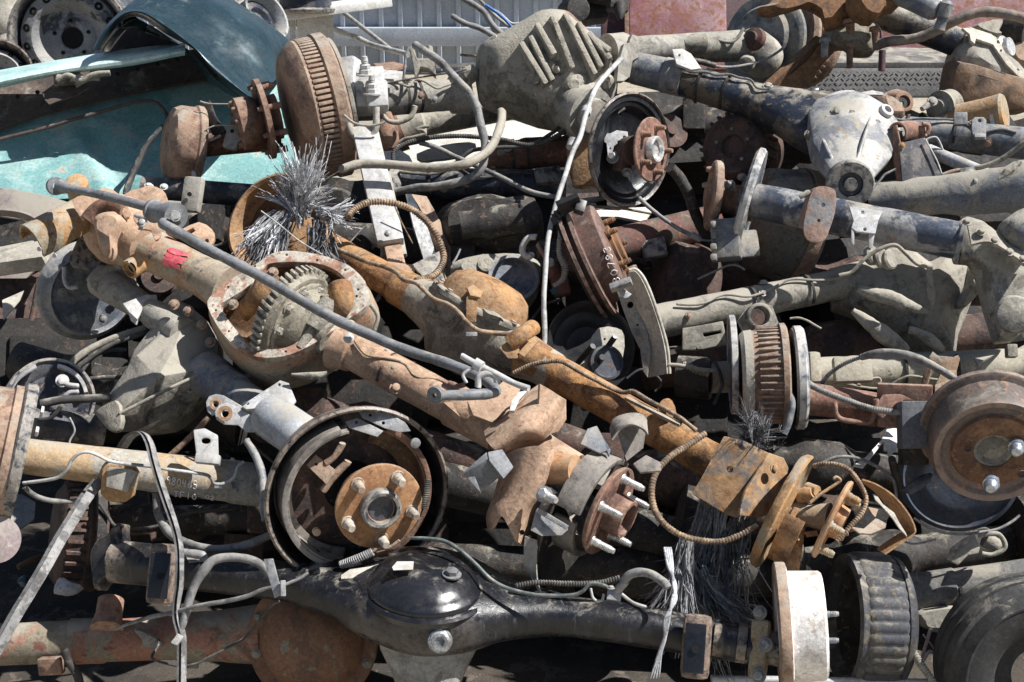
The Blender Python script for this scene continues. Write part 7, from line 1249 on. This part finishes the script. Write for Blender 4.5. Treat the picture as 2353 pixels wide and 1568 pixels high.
# --- tan dusty axle of the right middle
t = T('dusty_axle', 'tan dust caked axle with round bushing eye and big dusty diff at the right', 'axle', (1900, 700), 3.2, G_AX)
obj('axle_tube', shaft(D(1500, 742), 3.14, D(2010, 636), 3.28, [(0, 40), (.35, 37), (.8, 36), (.81, 40), (1, 44)]), M['tan'], t, disp=(.0015, 20))
dress(t, D(1520, 738), 3.14, D(1990, 640), 3.27, 38, 'hosetan', 21, 1, 2)
obj('bushing_eye', lathe(P(f(535, 765), 3.06), cd(.1, .1, .98), [(-30, 20), (-30, 30), (0, 30), (2, 27), (2, 23), (-30, 20)], 32, s_(3.06)), M['tan'], t)
obj('eye_plate', plate(L(f, 380, 800, 430, 720, 480, 690, 560, 680, 620, 700, 672, 840, 640, 870, 560, 890, 440, 920), 3.08, cd(.05, .05, 1), 16, [circ(f(535, 765), 24, 20)]), M['tan'], t, bev=.003)
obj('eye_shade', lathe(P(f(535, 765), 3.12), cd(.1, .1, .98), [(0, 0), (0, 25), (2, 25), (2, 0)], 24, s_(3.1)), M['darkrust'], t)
obj('seat', join(plate(L(f, 0, 850, 130, 830, 280, 800, 310, 960, 120, 1000, 0, 1000), 3.10, cd(-.05, .2, 1), 20, [L(f, 140, 885, 265, 865, 270, 885, 150, 912)])), M['tan'], t, bev=.003)
obj('diff_housing', puff(L(f, 1050, 520, 1200, 440, 1330, 390, 1420, 300, 1560, 290, 1700, 400, 1840, 330, 1990, 400, 2040, 560, 1980, 700, 1900, 900, 1880, 1050, 1620, 1080, 1480, 960, 1300, 800, 1180, 740, 1060, 700), 3.26, cd(-.05, .15, 1), ((.5, 70), (.8, 46), (.97, 14), (1, 0), (1, -80), (.7, -140)), c=f(1560, 680), sm=1), M['dusty'], t, bev=.006, disp=(.0012, 22))
for pts, r_ in [([1210, 580, 1330, 620, 1440, 650, 1560, 700, 1700, 745], [8, 16, 18, 14, 5]), ([1170, 730, 1300, 830, 1420, 920, 1540, 1010], [8, 18, 20, 12]), ([1700, 420, 1720, 560, 1720, 720], [5, 9, 5]), ([1560, 860, 1700, 930, 1800, 1000], [8, 14, 8])]: obj('cast_rib', hose(f, pts, 3.12, r_), M['dusty'], t, disp=(.003, 24))
obj('vent_boss', join(*[lathe(P(f(1310 + 60 * k, 350 + 14 * k), 3.1), cd(.6, .2, .7), [(-10, 0), (-10, 22), (2, 24), (6, 20), (6, 0)], 20, s_(3.1)) for k in range(3)]), M['dusty'], t, disp=(.002, 40))
obj('lower_lump', puff(L(f, 1900, 700, 1960, 560, 2010, 420, 2060, 560, 1960, 700), 3.2, cd(.4, .1, 1), ((.7, 14), (1, 0), (1, -40))), M['dusty'], t)
one('brake_cable', 'dusty cable trailing over the top of the tan dusty diff', 'cable', hose(f, [1080, 490, 1160, 470, 1210, 420, 1260, 370, 1350, 310, 1460, 280, 1540, 340, 1620, 410, 1720, 430], 3.05, 4.5), M['hosetan'])
one('wire', 'thin pale wire curling in the dark below the bushing eye', 'wire', hose(f, [740, 785, 800, 780, 860, 800, 910, 830, 955, 855], 3.05, 2.6), M['hosetan'])
# --- finned drum at right with its plates
t = T('drum_axle', 'rusty axle stub with finned red brown drum between two thin plates at the right', 'axle', (1780, 860), 2.95, G_AX)
z = 2.95; s = s_(z); n = vq((1756, 862), -.99, -.03, .07); q = D(1756, 862)
dr = obj('brake_drum', lathe(P(q, z), n, [(-52, 0), (-52, 112), (-48, 118), (-36, 118), (-34, 110), (16, 104), (40, 102), (52, 94), (54, 0)], 64, s), M['rustpale'], t)
obj('cooling_fin', fins(q, z, n, 100, 113, -36, 16, 44, 4.5), M['rustpale'], dr, bev=.001)
obj('drum_face', lathe(P(q, z), n, [(28, 101), (28, 105), (46, 103), (54, 95), (54, 80), (28, 101)], 64, s), M['whitedust'], dr)
obj('backing_plate', lathe(P(D(1838, 868), 2.96), n, [(-14, 0), (-14, 90), (-10, 114), (-4, 120), (12, 120), (14, 112), (4, 104), (4, 0)], 56, s), M['navypale'], t)
obj('dust_shield', lathe(P(D(1824, 868), 2.95), n, [(-3, 40), (-3, 112), (3, 114), (3, 40), (-3, 40)], 56, s), M['dark'], t)
obj('axle_tube', shaft(D(1845, 915), 2.97, D(2080, 946), 2.93, [(0, 38), (.4, 36), (.9, 34), (1, 34)]), M['rustred'], t, disp=(.001, 20))
obj('spring_saddle', join(plate(L(f, 1340, 1370, 1380, 1310, 1540, 1300, 1690, 1310, 1735, 1350, 1735, 1395, 1690, 1370, 1560, 1350, 1520, 1350, 1500, 1540, 1350, 1530), 2.86, cd(0, .15, 1), 14), bar(f(1340, 1315), 2.88, f(1720, 1330), 2.86, 14, 60, cd(0, 1, .3))), M['rustred'], t, bev=.003)
obj('loop', hose(f, [1050, 1365, 1060, 1440, 1090, 1480, 1160, 1495, 1230, 1500, 1290, 1500, 1320, 1440, 1335, 1340], 2.86, 6), M['rustred'], t)
obj('saddle_side', plate(L(f, 1330, 1380, 1500, 1350, 1500, 1520, 1300, 1530, 1200, 1520, 1330, 1470), 2.88, cd(0, 0, 1), 6), M['darkorange'], t)
obj('hose_end', hose(f, [740, 1290, 755, 1360, 745, 1440, 720, 1530, 700, 1580], 2.86, [7, 10, 10, 9, 8]), M['blue'], t)
t = T('bump_stop', 'dark blue grey rubber block hanging under the rusty saddle at the right', 'rubber block', (2100, 1000), 2.82)
obj('block', join(pbox(zC(428, 715), 2.83, cd(-.05, .1, 1), 66, 108, 60)), M['blueblock'], t, bev=.004)
obj('foot', pbox(zC(425, 905), 2.86, cd(-.05, .1, 1), 60, 60, 50), M['dark'], t, bev=.004)
t = T('dust_plate', 'thin dark round plate standing on edge left of the finned red brown drum', 'plate', (1683, 838), 2.98)
obj('plate', lathe(P(D(1684, 838), 2.99), n, [(-8, 0), (-8, 112), (-6, 116), (6, 116), (8, 112), (2, 106), (2, 0)], 56, s), M['navypale'], t)
t = T('tube_axle', 'tan axle tube with a welded pad lying behind the finned drum at the right', 'axle', (2000, 850), 3.12, G_AX)
obj('axle_tube', shaft(D(1630, 868), 3.1, D(2420, 838), 3.16, [(0, 36), (.1, 36), (.105, 28), (.28, 28), (.29, 36), (.5, 40), (.9, 41), (.93, 52), (1, 54)]), M['sandtube'], t, disp=(.001, 20))
dress(t, D(1900, 858), 3.12, D(2330, 842), 3.15, 42, 'hosetan', 25, -1, 2)
obj('pad', join(pbox(f(1170, 1140), 3.03, cd(0, .3, .95), 88, 62, 30, 2)), M['sandtube'], t, bev=.008)
obj('pad', pbox(f(900, 1120), 3.02, cd(.3, .1, .95), 30, 70, 30, 0), M['sandtube'], t, bev=.008)
obj('boss', pbox(f(2265, 1010), 3.05, cd(0, .2, 1), 24, 30, 24), M['dusty'], t, bev=.003)
obj('tab', plate(L(f, 2010, 1060, 2150, 1035, 2060, 1080, 2040, 1110), 3.04, cd(0, .7, .6), 5), M['dusty'], t)
obj('scar', hose(f, [1300, 1200, 1350, 1195, 1365, 1215, 1350, 1240], 3.02, 2.5), M['sill'], t)
obj('spiral_cable', hose(f, [0, 1105, 50, 1120, 110, 1150, 180, 1165], 3.04, 8, rib=(.012, .004)), M['hosetan'], t)
obj('hub_barrel', shaft(f(-30, 1180), 3.12, f(200, 1200), 3.1, [(0, 50), (1, 48)]), M['dark'], t)
one('spring_bracket', 'rusty folded bracket with curled top corners behind the big right drum', 'bracket', join(plate(L(f, 1700, 1050, 1725, 1010, 1760, 1040, 1870, 1050, 1900, 1035, 1915, 1060, 1890, 1150, 1800, 1150, 1720, 1130), 2.98, cd(0, .2, 1), 8), plate(L(f, 1700, 1060, 1720, 1130, 1690, 1240, 1650, 1310, 1630, 1290, 1660, 1160), 2.97, cd(-.4, .1, .9), 8), plate(L(f, 1740, 1240, 1890, 1190, 1895, 1280, 1860, 1360, 1740, 1400), 2.94, cd(0, .5, .85), 8), plate(L(f, 1790, 1140, 1890, 1140, 1900, 1260, 1740, 1250), 2.96, cd(0, .2, 1), 6)), M['bronzerust'], bev=.002)
one('brake_cable', 'grey armoured cable arching over the tan axle tube at the right', 'cable', join(hose(f, [960, 1235, 1010, 1170, 1090, 1110, 1170, 1070, 1240, 1050], [2.98, 2.93], 5, rib=(.007, .002)), hose(f, [1230, 1052, 1310, 1030, 1420, 1020, 1530, 1035, 1640, 1070, 1760, 1130, 1860, 1190], [2.93, 2.88, 2.86], [8, 10, 10, 10, 10, 9, 9]), hose(f, [1855, 1185, 1900, 1210, 1940, 1220], 2.86, [8, 5, 4])), M['hose'])
one('brake_cable', 'grey armoured cable sagging from the finned drum plate to the big right drum', 'cable', join(hose(f, [845, 1205, 900, 1250, 1000, 1300, 1150, 1360, 1300, 1410, 1480, 1440], [2.9, 2.84], 7.5, rib=(.008, .0012)), hose(f, [1470, 1432, 1560, 1440, 1680, 1425, 1800, 1405], [2.83, 2.8], 8)), M['hose'])
# --- big rusty drum at the right edge
t = T('drum_brake', 'big rusty brake drum with two shiny wheel nuts at the right edge', 'brake drum', (2280, 1030), 2.75)
z = 2.72; s = s_(z); n = cd(-.14, -.48, .87); q = D(2284, 1040)
dr = obj('drum', lathe(P(q, z), n, [(-118, 0), (-118, 148), (-112, 156), (-96, 157), (-92, 150), (-88, 140), (-6, 138), (2, 134), (0, 120), (-10, 112), (-12, 98), (-4, 90), (-4, 56), (-10, 46), (-22, 42), (-26, 0)], 72, s), M['drumedge'], t)
obj('face', lathe(P(q, z), n, [(-6, 44), (-2, 50), (0, 70), (-2, 92), (-8, 96), (-8, 44)], 64, s), M['hubdark'], dr)
obj('bore', lathe(P(q, z), n, [(-24, 0), (-24, 40), (-14, 42), (-8, 44), (-8, 38), (-18, 30), (-18, 0)], 36, s), M['dusty'], dr)
x, y, _ = frame(n)
for x0, y0 in [(1130, 880), (950, 1135)]:
    o2 = P(zC(x0 + 30, y0 - 34), 2.70); obj('wheel_nut', join(lathe(o2, cd(-.35, -.42, .84), [(0, 0), (0, 17), (16, 17), (18, 19), (22, 19), (24, 16), (36, 15), (42, 10), (43, 0)], 18, s)), M['nut'], dr)
for x0, y0 in [(920, 710), (815, 880), (1195, 1060)]: obj('stud_hole', lathe(P(zC(x0, y0), 2.705), n, [(-2, 0), (-2, 9), (2, 10), (2, 7), (-1, 6), (-1, 0)], 16, s), M['darkrust'], dr)
obj('wear_slot', plate(L(zC, 875, 545, 920, 545, 1060, 580, 1125, 605, 1115, 645, 1040, 610, 940, 590, 880, 595), 2.705, n, 3), M['dusty'], t, bev=.001)
t = T('backing_plate', 'large dark blue backing plate in shade under the big right drum', 'backing plate', (2200, 1130), 2.9)
n2 = cd(-.15, -.22, .96)
obj('plate', lathe(P(D(2205, 1092), 2.92), n2, [(0, 0), (0, 60), (6, 80), (4, 104), (-2, 112), (-2, 128), (6, 136), (2, 146), (-14, 150), (-14, 0)], 64, s), M['bluedark'], t)
obj('rim', ringwall(P(D(2205, 1092), 2.92), n2, [(-50, 140), (-50, 147), (-10, 150), (-10, 143)], 180, 360, 40, s, cd(0, 1, 0)), M['orangedark'], t)
obj('lever', hose(zC, [380, 1190, 440, 1150, 500, 1110, 550, 1085], 2.84, [12, 13, 13, 9]), M['bluedark'], t)
obj('pin', join(shaft(zC(275, 960), 2.84, zC(330, 1160), 2.87, [(0, 9), (1, 11)]), lathe(P(zC(275, 955), 2.835), cd(-.2, .4, .9), [(0, 0), (0, 9), (2, 8), (2, 0)], 14, s)), M['dark'], t)
obj('rim_wire', hose(zC, [430, 1370, 520, 1430, 640, 1475, 780, 1485, 900, 1470, 1020, 1450, 1120, 1400, 1180, 1350], 2.82, 3.2), M['blue'], t)
one('sheet', 'white torn sheet scraps glinting behind the rubber block at the right', 'sheet', plate(L(zC, 0, 1000, 90, 940, 200, 820, 240, 745, 320, 730, 330, 860, 250, 940, 240, 870, 215, 830, 70, 1015), 3.0, cd(.1, .85, .5), 3), M['white'])
one('sheet', 'small striped white scrap between the rubber block and the big right drum', 'sheet', plate(L(zC, 515, 900, 600, 850, 622, 905, 540, 945), 2.98, cd(.1, .85, .5), 3), M['white'])
# --- lower right axle with the finned dark drum and the tyre
t = T('finned_drum_axle', 'grey axle with a large dark finned drum at the lower right', 'axle', (2050, 1390), 2.88, G_AX)
z = 2.84; s = s_(z); n = vq((1958, 1425), -.95, .03, .30); q = D(1958, 1425)
dr = obj('brake_drum', lathe(P(q, z), n, [(-110, 0), (-110, 130), (-100, 146), (-92, 150), (-86, 150), (-84, 146), (0, 150), (20, 151), (26, 142), (20, 128), (-30, 120), (-60, 90), (-60, 0)], 72, s), M['darkdrum'], t)
obj('ribbed_band', lathe(P(q, z), n, [(-84, 146), (-78, 152), (-70, 154), (-8, 155), (2, 153), (8, 147)], 252, s, wave=lambda j, sg: 4.2 * abs(math.sin(math.pi * j / 7)) ** .7 - 2.4), M['darkdrum'], dr, sharp=75)
obj('drum_inner', lathe(P(q, z), n, [(-40, 0), (-40, 70), (-20, 100), (0, 120), (-50, 118), (-58, 0)], 48, s), M['dark'], t)
obj('axle_tube', shaft(D(2060, 1372), 2.9, D(2440, 1318), 2.84, [(0, 50), (.14, 50), (.15, 47), (.36, 48), (.37, 45), (1, 45)]), M['greydust'], t, disp=(.001, 20))
dress(t, D(2120, 1366), 2.89, D(2400, 1325), 2.85, 48, 'hose', 27, -1)
obj('spring_pad', join(plate(L(i, 1820, 720, 1850, 640, 1930, 580, 2010, 540, 2050, 640, 2040, 680, 1970, 690, 1900, 760), 2.80, cd(-.2, .3, .92), 12, sm=1), hose(i, [2040, 560, 2130, 545, 2190, 560, 2220, 640, 2140, 690, 2060, 680], 2.79, 6), shaft(i(2080, 580), 2.82, i(2180, 640), 2.82, [(0, 18), (1, 18)])), M['dusty'], t, bev=.002)
obj('bump_block', puff(L(i, 1620, 1080, 1860, 1040, 1880, 1100, 1830, 1190, 1680, 1200, 1640, 1140), 2.84, cd(0, .1, 1), ((.8, 14), (1, 0), (1, -40))), M['dusty'], t)
obj('brake_pipe', hose(i, [1700, 1210, 1780, 1215, 1850, 1170, 1880, 1100, 1870, 1060], 2.8, 3.5), M['blue'], t)
one('brake_cable', 'twisted grey cable hanging down left of the tyre at the bottom right', 'cable', hose(i, [1540, 1270, 1580, 1340, 1630, 1430, 1680, 1500, 1740, 1580, 1790, 1650], [2.76, 2.66], [6, 7, 9, 8, 7, 7], rib=(.010, .003)), M['hosetan'])
one('wire', 'mauve bent wire with a pale tab by the tyre at the bottom right', 'wire', join(hose(i, [1710, 1200, 1690, 1270, 1660, 1370, 1640, 1470], 2.8, 4), hose(i, [1660, 1420, 1690, 1370, 1720, 1360, 1780, 1410], 2.79, 4), hose(i, [1660, 1240, 1740, 1350, 1790, 1480], 2.8, 2)), M['mauve'])
t = T('tyre', 'dark worn tyre lying at the bottom right corner', 'tyre', (2370, 1530), 2.62)
n = vq((2380, 1540), .30, -.34, .89)
obj('tread', lathe(P(D(2398, 1562), 2.66), n, [(-150, 150), (-150, 196), (-138, 212), (-100, 216), (-98, 208), (-86, 208), (-84, 217), (-48, 218), (-46, 210), (-36, 210), (-34, 217), (-2, 214), (4, 206), (0, 150)], 96, s * .95), M['rubbergrey'], t)
obj('sidewall', lathe(P(D(2398, 1562), 2.66), n, [(-40, 60), (-30, 108), (4, 112), (12, 120), (22, 140), (27, 163), (25, 178), (28, 180), (28, 184), (22, 188), (14, 200), (2, 207), (-10, 200), (-40, 60)], 96, s * .95), M['rubber'], t)
obj('tread_block', fins(D(2398, 1562), 2.66, n, 186, 206, -19, 9, 60, 12), M['rubbergrey'], t, bev=.0015)
one('pipe', 'pale grey pipe lying on the ground under the lower right corner', 'pipe', shaft(i(200, 1545), 2.72, i(2000, 1575), 2.78, 9), M['light'])
# --- frayed strapping
FR = cd
def frayed(name, label, q, z, parts):
    t = T(name, label, 'frayed strapping', q, z)
    for nm, k, root, zz_, way, sp, ln, wd, dr, fn, mm in parts: obj(nm, strands(k, P(root, zz_), way, sp, ln, wd, dr, fan=fn), M[mm], t, sharp=80)
frayed('frayed_strapping', 'burst bundle of frayed grey strapping standing up in an orange rusty ring', (690, 500), 3.25, [
    ('tuft', 230, D(690, 492), 3.22, cd(.05, .95, .12), .026, .108, .0028, .1, .24, 'shred'), ('tuft', 90, D(655, 500), 3.2, cd(-.55, -.65, .4), .03, .11, .003, .45, .13, 'shred'), ('tuft', 70, D(735, 492), 3.2, cd(.9, -.05, .3), .018, .07, .0024, .3, .2, 'shred'),
    ('tuft', 110, D(640, 520), 3.2, cd(-.3, -.9, .25), .035, .11, .003, .2, .12, 'shreddark'), ('tuft', 80, D(735, 520), 3.2, cd(.12, -.95, .3), .03, .105, .003, .15, .12, 'shreddark')])
frayed('frayed_strapping', 'small rounded tuft of frayed grey strapping on top of the orange bracket', (1735, 965), 2.72, [('tuft', 230, D(1735, 1012), 2.74, cd(.0, .9, .3), .034, .046, .0013, .5, .38, 'shreddark')])
frayed('frayed_strapping', 'long drooping bunch of frayed grey strapping below the orange bracket', (1600, 1300), 2.72, [
    ('tuft', 240, D(1665, 1130), 2.78, cd(-.28, -.95, .02), .045, .22, .003, .25, .08, 'shredmid'), ('tuft', 60, D(1580, 1250), 2.68, cd(-.12, -.97, .1), .02, .15, .0024, .12, .09, 'shredmid'), ('tuft', 130, D(1600, 1330), 2.73, cd(.5, -.8, .1), .05, .13, .0024, .35, .16, 'shredmid'), ('tuft', 60, D(1650, 1390), 2.72, cd(.8, -.5, .2), .04, .09, .0016, .2, .2, 'shreddark')])
one('frayed_strand', 'single frayed grey strand hanging over the right arm of the black axle', 'frayed strand', join(*[hose(h, [2240 + 14 * k, 640, 2260 + 10 * k, 760, 2300 - 6 * k, 900, 2290 + 8 * k, 1000, 2250 - 10 * k, 1130, 2235, 1250, 2190 + 6 * k, 1380, 2150 + 20 * k, 1540], [2.62, 2.54, 2.56], [3, 4, 3.5, 4, 3.5, 4, 3.2, 1.5]) for k in range(-1, 3)]), M['shred'])
t = T('rusty_ring', 'orange rusty drum shell around the frayed strapping', 'drum shell', (610, 520), 3.35)
n = cd(-.35, .25, .9); s = s_(3.35)
obj('shell', ringwall(P(D(640, 520), 3.36), n, [(-50, 112), (-50, 122), (10, 128), (16, 120), (10, 114)], 40, 250, 44, s, cd(0, 1, 0)), M['orange'], t, disp=(.002, 30))
obj('inner_face', lathe(P(D(650, 540), 3.42), n, [(-10, 0), (-10, 110), (0, 112), (0, 0)], 40, s), M['darkorange'], t)
obj('folded_web', plate(L(D, 668, 500, 700, 492, 760, 520, 765, 585, 720, 590, 660, 575), 3.28, cd(.1, .2, 1), 8), M['orange'], t, bev=.002)
one('wire', 'thin rusty wire slanting across the frayed strapping tuft', 'wire', hose(D, [600, 485, 640, 515, 690, 555, 740, 585], 3.1, 1.6), M['cablewhite'])
# --- axles buried deeper in the heap
def buried(label, q0, z0, q1, z1, r_, m, kind=0):
    t = T('tube_axle', label, 'axle', ((q0[0] + q1[0]) / 2, (q0[1] + q1[1]) / 2), (z0 + z1) / 2, G_AX)
    obj('axle_tube', shaft(q0, z0, q1, z1, [(0, r_), (.42, r_), (.48, r_ * 1.4), (.62, r_ * 1.4), (.68, r_), (1, r_)]), M[m], t, disp=(.001, 20))
    p0, p1 = P(q0, z0), P(q1, z1)
    if kind: obj('brake_drum', lathe(p1, p1 - p0, [(-20, 0), (-20, r_ * 2.2), (-8, r_ * 2.6), (30, r_ * 2.6), (36, r_ * 2.2), (36, 0)], 40, s_(z1)), M[m], t)
    else: obj('bracket', box(p0.lerp(p1, .3) + cd(0, .3, 1) * (r_ * s_(z0)), *frame(cd(-.1, .2, 1)), .06, .09, .05), M[m], t, bev=.006)
buried('dark axle buried under the bronze spring saddle in the middle of the heap', D(930, 1090), 3.0, D(1560, 1240), 2.95, 50, 'dark', 1)
buried('dark brown axle glimpsed below the orange rusty tube', D(1250, 1000), 3.1, D(1760, 1190), 2.98, 44, 'darkrust')
buried('black axle glimpsed under the finned red brown drum', D(1560, 1040), 3.1, D(2150, 1100), 3.08, 44, 'dark')
buried('dark axle glimpsed below the tan axle with the bushing eye', D(1480, 850), 3.3, D(2300, 760), 3.4, 46, 'darkrust')
buried('shaded axle glimpsed under the dark gearbox', D(880, 560), 3.5, D(1500, 640), 3.55, 44, 'dark')
buried('shaded axle under the open diff', D(560, 900), 3.22, D(1120, 1080), 3.05, 46, 'darkrust')
buried('dark axle low in the gap behind the black axle', D(1000, 1290), 2.98, D(1800, 1330), 2.95, 44, 'dark', 1)
buried('shaded axle under the long blue grey axle', D(1620, 640), 3.6, D(2350, 660), 3.5, 46, 'darkrust')
buried('shaded axle under the upper dark blue axle', D(1330, 260), 3.95, D(2200, 350), 3.9, 44, 'dark')
buried('shaded axle behind the grey dusty snout', D(40, 830), 3.4, D(560, 980), 3.3, 46, 'dark')
buried('shaded axle under the tube with the saddle pad', D(330, 520), 3.6, D(880, 560), 3.6, 44, 'dark')
buried('dark axle low at the lower right', D(1600, 1330), 3.05, D(2340, 1250), 3.1, 46, 'dark', 1)

# --- filler blocks added inside the heap to block light and keep gaps black
def filler_block(label, q, z, w_, h_, rot):
    t = T('filler_block', label, 'filler block', q, z, 'filler blocks added deep in the heap'); n = cd(random.uniform(-.4, .4), .35, 1); s = s_(z)
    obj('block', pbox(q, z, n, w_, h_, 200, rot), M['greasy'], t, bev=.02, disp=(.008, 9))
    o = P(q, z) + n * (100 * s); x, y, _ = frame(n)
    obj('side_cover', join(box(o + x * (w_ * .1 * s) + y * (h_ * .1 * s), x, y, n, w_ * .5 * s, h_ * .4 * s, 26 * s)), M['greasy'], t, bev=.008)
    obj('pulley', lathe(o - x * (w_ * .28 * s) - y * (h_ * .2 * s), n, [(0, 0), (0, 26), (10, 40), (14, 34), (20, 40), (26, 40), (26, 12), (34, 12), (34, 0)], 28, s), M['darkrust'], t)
for lb, q, z, w_, h_, r_ in [('added filler block in the gap behind the bronze spring saddle', (1110, 1200), 3.36, 380, 260, 6), ('added filler block in the gap under the orange rusty tube', (1520, 1020), 3.42, 420, 300, -8), ('added filler block in the gap behind the chalked axle tube', (560, 1180), 3.42, 420, 230, 4),
        ('added filler block in the gap under the finned red brown drum', (1950, 1110), 3.36, 420, 260, 5), ('added filler block in the gap under the studded brake disc', (1560, 760), 3.72, 420, 250, -5), ('added filler block in the gap behind the shaded gearbox', (1080, 600), 3.8, 420, 260, 3),
        ('added filler block in the gap under the long blue grey axle', (2020, 690), 3.72, 420, 260, 7), ('added filler block in the gap at the lower right edge', (2230, 1290), 3.25, 380, 220, -4), ('added filler block in the gap under the tube with the saddle pad', (500, 640), 3.7, 420, 220, 5),
        ('added filler block in the gap behind the small blue backing plate', (90, 880), 3.62, 400, 260, 2), ('added filler block in the gap below the pale diff nose', (2150, 470), 3.85, 420, 180, 4), ('added filler block in the gap below the upper dark blue axle', (1600, 330), 4.05, 460, 180, 6),
        ('added filler block in the gap under the open diff', (760, 960), 3.48, 420, 260, -6), ('added filler block low behind the black axle', (1420, 1360), 3.2, 420, 200, 3), ('added filler block behind the frayed bundle under the orange bracket', (1640, 1280), 3.14, 300, 240, -5)]:
    filler_block(lb, q, z, w_, h_, r_)

for lb, q, z, w_, h_ in [('added dark filler bale behind the black hub plate', (1480, 640), 4.45, 420, 560), ('added dark filler bale behind the pale diff nose', (1900, 620), 4.5, 460, 640), ('added dark filler bale behind the hanger plate', (2330, 560), 4.4, 420, 560), ('added dark filler bale behind the shaded gearbox', (1080, 720), 4.5, 420, 560), ('added dark filler bale behind the frayed strapping', (720, 720), 4.4, 420, 580), ('added dark filler bale behind the mauve car panel', (300, 760), 4.3, 440, 520)]:
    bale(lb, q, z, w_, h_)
# --- loose thin wires and strips lying in the gaps
for lb, fn, xs, z, r_, m in [
    ('thin pale wire crossing the dark gap left of the spring bar', D, [790, 575, 812, 548, 838, 520], 3.3, 1.8, 'cablewhite'),
    ('thin rusty wire hanging beside the brake shoe by the spring bar', D, [905, 470, 922, 510, 942, 548, 948, 560], 3.3, 1.6, 'cablerust'),
    ('short pale splinter of metal above the dished cover', D, [1040, 606, 1050, 590, 1058, 572], 3.2, 2.4, 'cablewhite'),
    ('thin black cable looping between the dished cover and the pale cable', D, [1214, 745, 1232, 722, 1252, 700, 1290, 690], 3.2, 3.5, 'wire'),
    ('curled dark wire under the numbered disc', D, [1440, 870, 1470, 850, 1500, 858, 1520, 880, 1505, 900], 3.1, 3, 'wire'),
    ('thin tan wire lying along the foot of the orange rusty tube', D, [1180, 960, 1240, 985, 1310, 1030, 1390, 1075], 2.92, 2.4, 'hosetan'),
    ('thin dark pipe passing behind the large open drum brake', D, [560, 1010, 600, 1040, 640, 1075, 650, 1110], 2.9, 4, 'wire'),
    ('rusty rod slanting behind the grey dusty snout', D, [388, 1050, 430, 1012, 480, 960], 2.98, 7, 'rustpale'),
    ('pale wire arching over the dark drum at the lower right', D, [2030, 1262, 2060, 1240, 2100, 1250, 2150, 1240], 2.8, 2.6, 'hose'),
    ('thin grey cable drooping behind the orange rusty backing plate', D, [1880, 1068, 1930, 1050, 1990, 1060, 2050, 1100, 2060, 1160], 2.85, 4, 'hose'),
    ('thin dark cable hanging under the tan axle with the bushing eye', D, [1600, 800, 1640, 830, 1660, 880, 1640, 930], 3.05, 4, 'wire'),
    ('pale spiral cable lying under the dust plate at the right', D, [1535, 838, 1570, 842, 1610, 850, 1640, 852], 3.02, 5, 'hosetan'),
    ('thin wire dangling from the small blue backing plate', D, [160, 960, 172, 990, 160, 1020, 182, 1050], 2.95, 2.4, 'cablewhite'),
    ('dark cable draped below the tube with the saddle pad', D, [400, 520, 440, 560, 500, 565, 540, 540], 3.4, 4, 'wire')]:
    one('wire', lb, 'wire', hose(fn, xs, z, r_), M[m])
